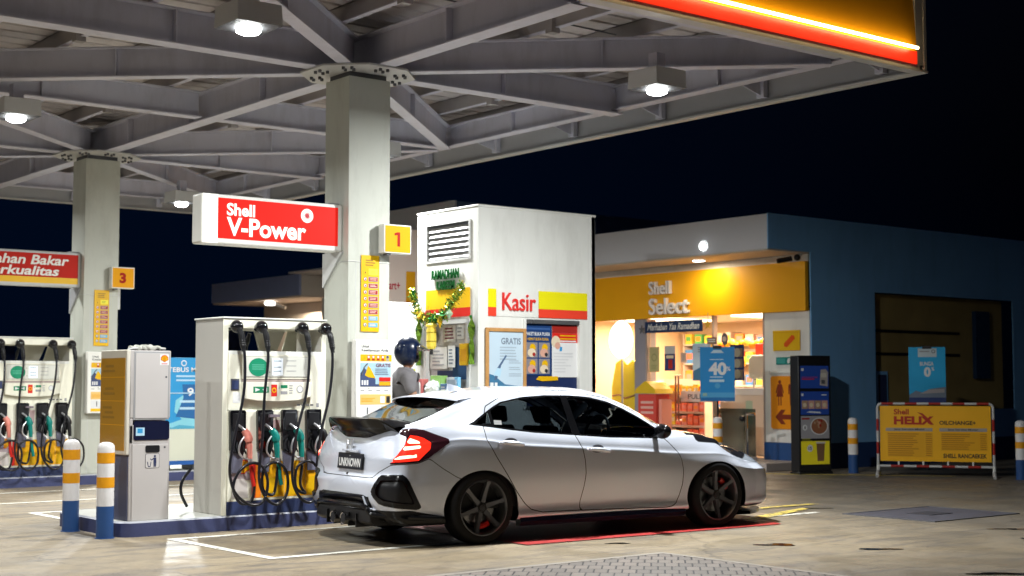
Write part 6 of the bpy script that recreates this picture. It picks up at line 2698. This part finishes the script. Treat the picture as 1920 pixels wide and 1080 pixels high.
BL = mat('menu blue', (.012, .035, .17), .4, emit=(.02, .07, .35), es=.12)
YM = mat('menu lime', (.62, .52, .02), .4, emit=(.7, .6, .02), es=.12)
GM = mat('menu grey', (.35, .34, .36), .4)


def p1(b):
    b.rect(.05, .10, 1.60, 1.64, -.003, PAPER)
    b.rect(.06, .36, 1.49, 1.51, -.003, mat('purple print', (.25, .05, .25), .5))
    b.rect(.06, .30, 1.465, 1.48, -.003, RED)
    b.flat([(.40, 1.38), (.55, 1.36), (.56, 1.58), (.52, 1.63), (.42, 1.62)], -.003, mat('cup print', (.45, .40, .36), .5))
    b.rect(.42, .53, 1.50, 1.57, -.004, mat('cup lid', (.62, .58, .50), .5))
    b.rect(.43, .50, 1.40, 1.46, -.004, DGREY)


def p2(b):
    for i in range(4):
        x = .055 + i * .125
        b.rect(x, x + .115, 1.01, 1.14, -.003, (mat('menu brown', (.42, .26, .16), .5), mat('food pink', (0.62, 0.34, 0.26), .5))[i % 2])
        b.disc(x + .055, 1.07, .035, -.004, mat('food cream', (0.70, 0.58, 0.42), .5), n=12)
    b.rect(.05, .09, 1.21, 1.25, -.003, PAPER)
    b.rect(.43, .53, 1.22, 1.235, -.003, PAPER)
    b.flat([(.14, .955), (.42, .94), (.40, .965), (.2, .975)], -.003, PAPER)


def p3(b):
    b.disc(.38, .74, .125, -.003, mat('dish brown', (.30, .12, .06), .5), n=20, sx=1.25)
    b.ring(.38, .74, .12, .135, -.0035, PAPER, sx=1.25)
    for i in range(9):
        a = random.uniform(0, 2 * PI)
        q = random.uniform(0, .09)
        b.disc(.38 + q * 1.2 * math.cos(a), .74 + q * math.sin(a), .022, -.004 - i * .0002, random.choice([mat('menu brown', (.42, .26, .16), .5), mat('food pink', (0.62, 0.34, 0.26), .5), DRED]), n=9)
    b.disc(.11, .72, .045, -.003, PAPER, n=14)
    b.text('8', .095, .125, .695, .745, -.005, PRINT, .02)
    b.rect(.05, .20, .845, .87, -.003, DRED)


def p4(b):
    b.disc(.20, .40, .055, -.003, PAPER, n=16)
    b.text('15', .17, .23, .375, .425, -.005, PRINT, .02)
    b.flat([(.34, .20), (.46, .20), (.485, .50), (.32, .50)], -.003, mat('drink brown', (.22, .12, .06), .5))
    b.rect(.315, .49, .47, .50, -.004, mat('cup lid', (.62, .58, .50), .5))
    b.lines(.05, .25, .50, .56, 2, -.003, mat('olive print', (0.35, 0.33, 0.03), .5), .3)


panel('menu_panel', 1.33, 1.68, BL, p1)
panel('menu_panel', .92, 1.28, BL, p2)
panel('menu_panel', .55, .90, GM, p3)
panel('menu_panel', .15, .51, YM, p4)
# poster stands


def poster_stand(label, x, y, z0, z1, w, rz, fn, base, m, group=None):
    t = thing('poster_stand', label, 'poster', (x, y, 0), rz)
    b = MB()
    b.box(-w / 2, w / 2, -.015, 0, z0, z1, m)
    b.build('sheet', t, bevel=.003)
    b = MB()
    fn(b, w, z0, z1)
    b.build('print', t, smooth=0)
    b = MB()
    b.cyl((0, .02, base), (0, .02, z1 + .01), .016, BLACK, n=10)
    b.box(-.07, .07, -.02, .03, z1 - .03, z1 + .02, BLACK)
    b.build('pole', t, smooth=40)


WP = mat('faint white print', (.50, .66, .76), .5)


def f40(b, w, z0, z1):
    y = -.0165
    b.text('40', -.14, .15, z0 + .42, z0 + .63, y, PAPER, .04)
    b.text('%', .15, .21, z0 + .49, z0 + .56, y, PAPER, .02)
    b.rect(-.13, .11, z0 + .31, z0 + .35, y, WP)
    b.lines(-.12, .10, z0 + .37, z0 + .41, 1, y, WP, .1)
    b.lines(-.12, .12, z0 + .66, z0 + .69, 1, y, WP, .1)
    b.flat([(-.11, z0 + .78), (.11, z0 + .78), (.06, z0 + .83), (-.06, z0 + .83)], y, WP)
    b.disc(.0, z0 + .25, .045, y, mat('poster blue 2', (.07, .34, .62), .5), n=16)
    b.rect(-w / 2, w / 2, z0 + .06, z0 + .14, y, mat('poster blue 2', (.07, .34, .62), .5))
    b.rect(-w / 2, w / 2, z0, z0 + .058, y, mat('poster blue dark', (.01, .14, .38), .5))
    b.rect(-.24, -.17, z0 + .08, z0 + .13, y - .001, mat('sage', (.25, .42, .40), .5))


poster_stand('bright blue sale poster reading 40 percent on a pole above a bollard', 17.23, 16.29, 1.12, 2.0, .56, math.radians(-52), f40, .86, mat('sale poster blue', (.012, .24, .58), .4))


def fbunga(b, w, z0, z1):
    y = -.0165
    b.rect(-.14, .15, z1 - .16, z1 - .02, y, mat('pale band', (.50, .58, .62), .5))
    b.ring(.10, z1 - .07, .02, .03, y - .001, DGREY)
    b.rect(-.11, .04, z1 - .08, z1 - .06, y - .001, GREY)
    b.text('BUNGA', -.11, .10, z1 - .30, z1 - .235, y, PAPER, .02)
    b.text('0', -.05, .055, z1 - .48, z1 - .32, y, PAPER, .05)
    b.text('%', .065, .11, z1 - .38, z1 - .32, y, PAPER, .02)
    b.flat([(-w / 2, z0), (w / 2, z0), (w / 2, z0 + .25), (.05, z0 + .22), (-.08, z0 + .16), (-.18, z0 + .19), (-w / 2, z0 + .12)], y, mat('street print', (.16, .20, .26), .5))
    b.flat([(-.12, z0 + .14), (.26, z0 + .16), (.26, z0 + .22), (.02, z0 + .21)], y - .001, mat('roof print', (.36, .33, .33), .5))
    b.rect(-w / 2, w / 2, z0, z0 + .08, y - .002, mat('poster ink navy', (.02, .04, .16), .5))


poster_stand('cyan poster with a white zero leaning behind the striped barrier', 19.67, 14.0, 1.10, 1.99, .57, math.radians(-55), fbunga, .02, mat('cyan poster', (.01, .36, .68), .4))
# striped barrier with the price board
bx, by = 18.03, 13.74
ex, ey = 18.97, 12.36
L_ = math.hypot(ex - bx, ey - by)
t = thing('barrier_board', 'amber price board in a red and white tube barrier', 'barrier', (bx, by, 0), math.atan2(ey - by, ex - bx))
b = MB()


def striped(b, p0, p1, n, r, first):
    p0, p1 = Vector(p0), Vector(p1)
    for i in range(n):
        b.cyl(p0.lerp(p1, i / n), p0.lerp(p1, (i + 1) / n), r, (DRED if (i + first) % 2 == 0 else LGREY), n=10, caps=False)


R_ = .019
striped(b, (.06, 0, 1.10), (L_ - .06, 0, 1.10), 9, R_, 0)
striped(b, (0, 0, .17), (0, 0, 1.04), 5, R_, 1)
striped(b, (L_, 0, .17), (L_, 0, 1.04), 5, R_, 1)
striped(b, (0, 0, .16), (L_, 0, .16), 9, R_, 1)
b.tube([(0, 0, 1.04), (.018, 0, 1.082), (.06, 0, 1.10)], R_, LGREY, n=10, sub=3)
b.tube([(L_, 0, 1.04), (L_ - .018, 0, 1.082), (L_ - .06, 0, 1.10)], R_, LGREY, n=10, sub=3)
b.build('tube_frame', t)
for x in (0.0, L_):
    b = MB()
    b.tube([(x, -.33, .02), (x, -.27, .05), (x, -.1, .075), (x, .1, .075), (x, .27, .05), (x, .33, .02)], .026, LGREY, n=8, sub=3)
    b.cyl((x, 0, .07), (x, 0, .17), .024, WHITE, n=10)
    b.build('foot', t)
b = MB()
b.box(.035, L_ - .035, -.006, .006, .235, 1.065, mat('board amber', (.92, .46, .01), .45))
for i in range(4):
    x = .3 + i * (L_ - .6) / 3
    b.box(x - .012, x + .012, -.004, .004, .18, .234, WHITE)
b.build('board', t, smooth=0)
b = MB()
y_ = -.008
RB = mat('board red', (.45, .03, .01), .45)
b.text('Shell', .24, .46, .935, 1.02, y_, RB, .03)
b.text('HELIX', .24, .82, .785, .91, y_, RB, .05)
b.flat([(.58, .975), (.66, .955), (.76, .86), (.82, .785), (.74, .80), (.68, .90)], y_ - .001, RB)
b.text('OILCHANGE+', .90, 1.42, .785, .845, y_, PRINT, .03)
b.rect(.12, .80, .685, .735, y_, mat('board grey', (.36, .33, .30), .5))
b.rect(.90, 1.58, .685, .735, y_, mat('board grey', (.36, .33, .30), .5))
b.text('Jasa Service Mobil', .24, .68, .695, .727, y_ - .001, PRINT, .02)
b.text('Jasa Service Motor', 1.02, 1.46, .695, .727, y_ - .001, PRINT, .02)
OB = mat('board dark amber', (.50, .21, .004), .5)
b.rect(.14, .80, .30, .665, y_, mat('board amber shade', (.78, .38, .008), .5))
b.rect(.92, 1.58, .40, .665, y_, mat('board amber shade', (.78, .38, .008), .5))
b.lines(.15, .62, .31, .66, 11, y_ - .001, OB, .35)
b.lines(.70, .79, .31, .66, 11, y_ - .001, OB, .15)
b.lines(.93, 1.42, .41, .66, 8, y_ - .001, OB, .35)
b.lines(1.48, 1.57, .41, .66, 8, y_ - .001, OB, .15)
b.text('SHELL RANCAEKEK', .95, 1.57, .29, .355, y_, PRINT, .03)
b.build('print', t, smooth=0)
# steel hoop by the shop step
t = thing('steel_hoop', 'bent steel tube post standing by the shop step', 'post', (17.7, 16.1, .13))
b = MB()
b.tube([(0, 0, 0), (0, 0, .72), (.0, -.02, .77), (.03, -.16, .78)], .022, CHROME, n=10, sub=4)
b.build('tube', t)
b = MB()
b.ball((.01, .10, .70), .05, BLACK, 8)
b.build('knob', t)
t = thing('glass_screen', 'low tinted glass screen right of the shop door', 'screen', (18.3, 17.3, .13), RL)
b = MB()
b.box(0, .85, 0, .012, .05, .85, glass('screen glass', (.45, .5, .5), .3))
b.build('pane', t, smooth=0)
b = MB()
b.box(-.02, .87, -.01, .02, 0, .05, ALU)
b.build('rail', t, smooth=0)
# ================================================================== PERSON WITH HELMET
per = thing('person', 'person in grey shirt and dark blue open helmet with a strap across the back', 'person', (9.46, 13.88, .14), math.radians(-22))
# local: faces +x, y to the left
SKIN = mat('skin', (.36, .20, .13), .5)
SHIRT = mat('grey shirt', (.17, .16, .17), .8, var=.25, vscale=9, bump=.9, bscale=11)
TROU = mat('dark trousers', (.03, .03, .045), .8)
HELM = mat('helmet blue', (.004, .011, .038), .30, coat=.25)


def skinned(name, verts, edges, radii, m, parent, sub=2, root=0):
    me = bpy.data.meshes.new(name)
    me.from_pydata(verts, edges, [])
    me.materials.append(m)
    o = bpy.data.objects.new(name, me)
    COL.objects.link(o)
    o.parent = parent
    me.update()
    bm = bmesh.new()
    bm.from_mesh(me)
    lay = bm.verts.layers.skin.verify()
    for v, r_ in zip(bm.verts, radii):
        rr = r_ if isinstance(r_, tuple) else (r_, r_)
        v[lay].radius = rr
        v[lay].use_root = (v.index == root)
    bm.to_mesh(me)
    bm.free()
    s = o.modifiers.new('skin', 'SKIN')
    s.use_smooth_shade = True
    u = o.modifiers.new('sub', 'SUBSURF')
    u.levels = u.render_levels = sub
    return o


# body: pelvis, spine, neck, head core, arms, legs
v = [(0, 0, .90), (.0, 0, 1.08), (-.01, 0, 1.24), (.0, 0, 1.36), (.02, 0, 1.44), (.04, 0, 1.53), (.05, 0, 1.60),
     (0, .17, 1.37), (.0, .215, 1.22), (.03, .235, 1.08), (.14, .225, .95), (.20, .215, .90),
     (0, -.17, 1.37), (.01, -.215, 1.22), (.06, -.235, 1.09), (.20, -.20, 1.03), (.27, -.18, 1.01),
     (0, .10, .84), (.01, .105, .48), (-.01, .11, .08), (.10, .115, .035),
     (0, -.10, .84), (.02, -.105, .48), (-.01, -.11, .08), (.10, -.115, .035)]
e = [(0, 1), (1, 2), (2, 3), (3, 4), (4, 5), (5, 6), (3, 7), (7, 8), (8, 9), (9, 10), (10, 11), (3, 12), (12, 13), (13, 14), (14, 15), (15, 16),
     (0, 17), (17, 18), (18, 19), (19, 20), (0, 21), (21, 22), (22, 23), (23, 24)]
r_ = [(.15, .12), (.15, .115), (.16, .12), (.14, .10), .062, .085, .09, .075, .054, .045, .036, .03, .075, .054, .045, .036, .03,
      .095, .062, .045, .042, .095, .062, .045, .042]
skinned('body', v, e, r_, SKIN, per)
# shirt with short sleeves, trousers, shoes
v = [(0, 0, .88), (.0, 0, 1.06), (-.012, 0, 1.24), (-.005, 0, 1.37), (.012, 0, 1.425), (-.0, .18, 1.375), (.0, .228, 1.24), (.015, .24, 1.13), (0, -.18, 1.375), (.0, -.228, 1.24), (.03, -.24, 1.13)]
e = [(0, 1), (1, 2), (2, 3), (3, 4), (3, 5), (5, 6), (6, 7), (3, 8), (8, 9), (9, 10)]
skinned('shirt', v, e, [(.185, .15), (.18, .14), (.20, .15), (.185, .13), .085, .095, .074, .072, .088, .074, .072], SHIRT, per)
v = [(0, 0, .90), (0, .10, .82), (.01, .105, .48), (-.01, .11, .10), (0, -.10, .82), (.02, -.105, .48), (-.01, -.11, .10)]
skinned('trousers', v, [(0, 1), (1, 2), (2, 3), (0, 4), (4, 5), (5, 6)], [(.165, .135), .108, .08, .068, .108, .08, .068], TROU, per)
for s in (-1, 1):
    b = MB()
    b.prism([(-.09, 0), (.18, 0), (.19, .03), (.14, .065), (.05, .10), (-.08, .10), (-.10, .04)], s * .11 - .048, s * .11 + .048, BLACK)
    b.build('shoe', per, bevel=.02)
# hands with fingers
for s, c, d in ((1, (.20, .215, .90), (.75, -.1, -.65)), (-1, (.27, -.18, 1.01), (.95, .15, -.2))):
    dv = Vector(d).normalized()
    sd = dv.cross(Vector((0, 0, 1))).normalized()
    up = sd.cross(dv)
    base = Vector(c)
    vs, es, rs = [tuple(base), tuple(base + dv * .05), tuple(base + dv * .085)], [(0, 1), (1, 2)], [(.026, .018), (.038, .018), (.036, .014)]
    for q, L in ((-1.4, .060), (-.45, .075), (.5, .07), (1.4, .055)):
        i0 = len(vs)
        p0 = base + dv * .085 + sd * (q * .020)
        vs += [tuple(p0), tuple(p0 + dv * L * .55 - up * .006), tuple(p0 + dv * L * .85 - up * .03)]
        es += [(2, i0), (i0, i0 + 1), (i0 + 1, i0 + 2)]
        rs += [.0095, .0085, .0075]
    i0 = len(vs)
    p0 = base + dv * .03 - sd * (s * .030)
    vs += [tuple(p0), tuple(p0 + dv * .035 - sd * (s * .02) - up * .01), tuple(p0 + dv * .065 - sd * (s * .02) - up * .02)]
    es += [(1, i0), (i0, i0 + 1), (i0 + 1, i0 + 2)]
    rs += [.013, .010, .009]
    skinned('hand', vs, es, rs, SKIN, per, 2, 1)
# head with a face, under an open-face helmet
HC = Vector((.05, 0, 1.615))
b = MB()
b.ball((0, 0, 0), 1, SKIN, 16)
vs = []
for x, y, z in b.v:
    X_ = x * .098 * (1.0 + .06 * z)
    Y_ = y * .076 * (1 - .16 * max(0, -z))
    Z_ = z * .118
    if x > .6 and abs(y) < .3:
        X_ += .018 * max(0, 1 - abs(z + .12) / .28) * max(0, 1 - abs(y) / .25)
    if x > .5 and abs(abs(y) - .35) < .18 and abs(z - .08) < .14:
        X_ -= .006
    vs.append((HC.x + X_, HC.y + Y_, HC.z + Z_))
b.v = vs
for s in (-1, 1):
    b.ball((HC.x + .086, s * .030, HC.z + .012), .011, PAPER, 6)
    b.ball((HC.x + .0955, s * .030, HC.z + .012), .0045, PRINT, 5)
    b.ball((HC.x + .0, s * .078, HC.z - .005), .022, SKIN, 6)
b.tube([(HC.x + .084, -.022, HC.z - .058), (HC.x + .092, 0, HC.z - .056), (HC.x + .084, .022, HC.z - .058)], .005, mat('lips', (.30, .12, .10), .5), n=6)
b.build('head', per, smooth=60)
b = MB()
pts = []
nu, nv = 28, 16
vs = []
for i in range(nv + 1):
    ph = PI * i / nv * .86
    for j in range(nu):
        th_ = 2 * PI * j / nu
        x = math.sin(ph) * math.cos(th_)
        y = math.sin(ph) * math.sin(th_)
        z = math.cos(ph)
        vs.append((HC.x - .016 + x * .150, y * .130, HC.z + .012 + z * .156))
fs = []
for i in range(nv):
    for j in range(nu):
        th_ = 2 * PI * (j + .5) / nu
        ph = PI * (i + .5) / nv * .86
        if math.cos(th_) > .52 and ph > 1.18:      # face opening
            continue
        fs.append((i * nu + j, i * nu + (j + 1) % nu, (i + 1) * nu + (j + 1) % nu, (i + 1) * nu + j))
b.add(vs, fs, HELM)
o = b.build('helmet', per, smooth=60, weld=True)
sm = o.modifiers.new('shell', 'SOLIDIFY')
sm.thickness = .018
b = MB()
vs = []
for i in range(5):
    for j in range(13):
        a = -1.0 + 2.0 * j / 12
        rr = .156 + .026 * i
        vs.append((HC.x - .012 + rr * math.cos(a) + .0, .95 * rr * math.sin(a) * .92, HC.z + .080 - .014 * i))
fs = [(i * 13 + j, i * 13 + j + 1, (i + 1) * 13 + j + 1, (i + 1) * 13 + j) for i in range(4) for j in range(12)]
b.add(vs, fs, mat('visor smoke', (.03, .035, .04), .15, coat=.6))
vz = b.build('helmet_visor', per, smooth=60)
sm = vz.modifiers.new('shell', 'SOLIDIFY')
sm.thickness = .005
b = MB()
P = []
for i in range(25):
    th_ = math.acos(.55) + (2 * PI - 2 * math.acos(.55)) * i / 24
    P.append((HC.x - .018 + .080 * math.cos(th_), .070 * math.sin(th_), HC.z + .012 - .138))
b.tube(P, .012, BLACK, n=8)
P = []
for i in range(9):
    th_ = -math.acos(.52) + 2 * math.acos(.52) * i / 8
    P.append((HC.x - .018 + .146 * math.cos(th_), .126 * math.sin(th_), HC.z + .075))
b.tube(P, .009, LGREY, n=6)
b.build('helmet_trim', per)
b = MB()
b.ball((0, 0, 0), 1, PRINT, 10)
b.v = [(HC.x + .062 + .052 * x, .060 * y, HC.z - .062 + .055 * z) for x, y, z in b.v]
b.build('face_mask', per)
b = MB()
b.lines(0, .05, 0, .03, 2, 0, PAPER, .2)
b.v = [(HC.x - .10 + p[0], -.118, HC.z + .06 + p[2]) for p in b.v]
b.build('helmet_decal', per, smooth=0)
# strap across the back, from the left shoulder to the right hip
b = MB()
P = []
for i in range(9):
    t_ = i / 8
    y = .10 - .26 * t_
    z = 1.44 - .46 * t_
    x = -.158 - .022 * math.sin(PI * t_) + .03 * max(0, t_ - .75) * 4 * .5
    P.append((x, y, z))
for i in range(8):
    b.bar(P[i], P[i + 1], .012, .04, BLACK, up=(0, .8, .6))
b.build('strap', per, smooth=60)
# ================================================================== STOCK ON THE SHOP BACK WALL
t = thing('wall_shelf', 'tall stocked wall shelf at the back of the shop', 'shelf', (21.6, 21.4, .15), RL)
b = MB()
for z in (.3, .75, 1.2, 1.65, 2.05):
    b.box(0, 4.0, 0, .34, z, z + .03, SHW)
b.build('shelf_boards', t, smooth=0)
b = MB()
for x in (0, 1.33, 2.66, 3.98):
    b.box(x, x + .02, .0, .34, 0, 2.3, SHW)
b.build('frame', t, smooth=0)
random.seed(21)
sm_ = gm + [mat('pack green', (.10, .40, .12), .4), mat('pack blue', (.05, .20, .50), .4), mat('pack white', (.72, .70, .66), .4)]
sn_ = gn + ['green', 'blue', 'white']
lev = ['lowest', 'second', 'middle', 'fourth', 'top']
for r_, z in enumerate((.33, .78, 1.23, 1.68, 2.08)):
    for i in range(14):
        k = random.randrange(8)
        h = random.uniform(.20, .32) if r_ < 4 else random.uniform(.14, .22)
        w = random.uniform(.17, .24)
        y0 = 21.4 - (.05 + i * .28)
        b = MB()
        b.box(21.62, 21.78, y0 - w, y0, z + .15, z + .15 + h, sm_[k])
        b.box(21.617, 21.62, y0 - w * .85, y0 - w * .15, z + .15 + h * .3, z + .15 + h * .75, sm_[(k + 3) % 8])
        o = b.build('grocery_pack', None, smooth=0)
        tag(o, '%s pack on the %s back-wall shelf of the shop, number %d from the left' % (sn_[k], lev[r_], i + 1), 'grocery pack', 'packs on the shop back wall')
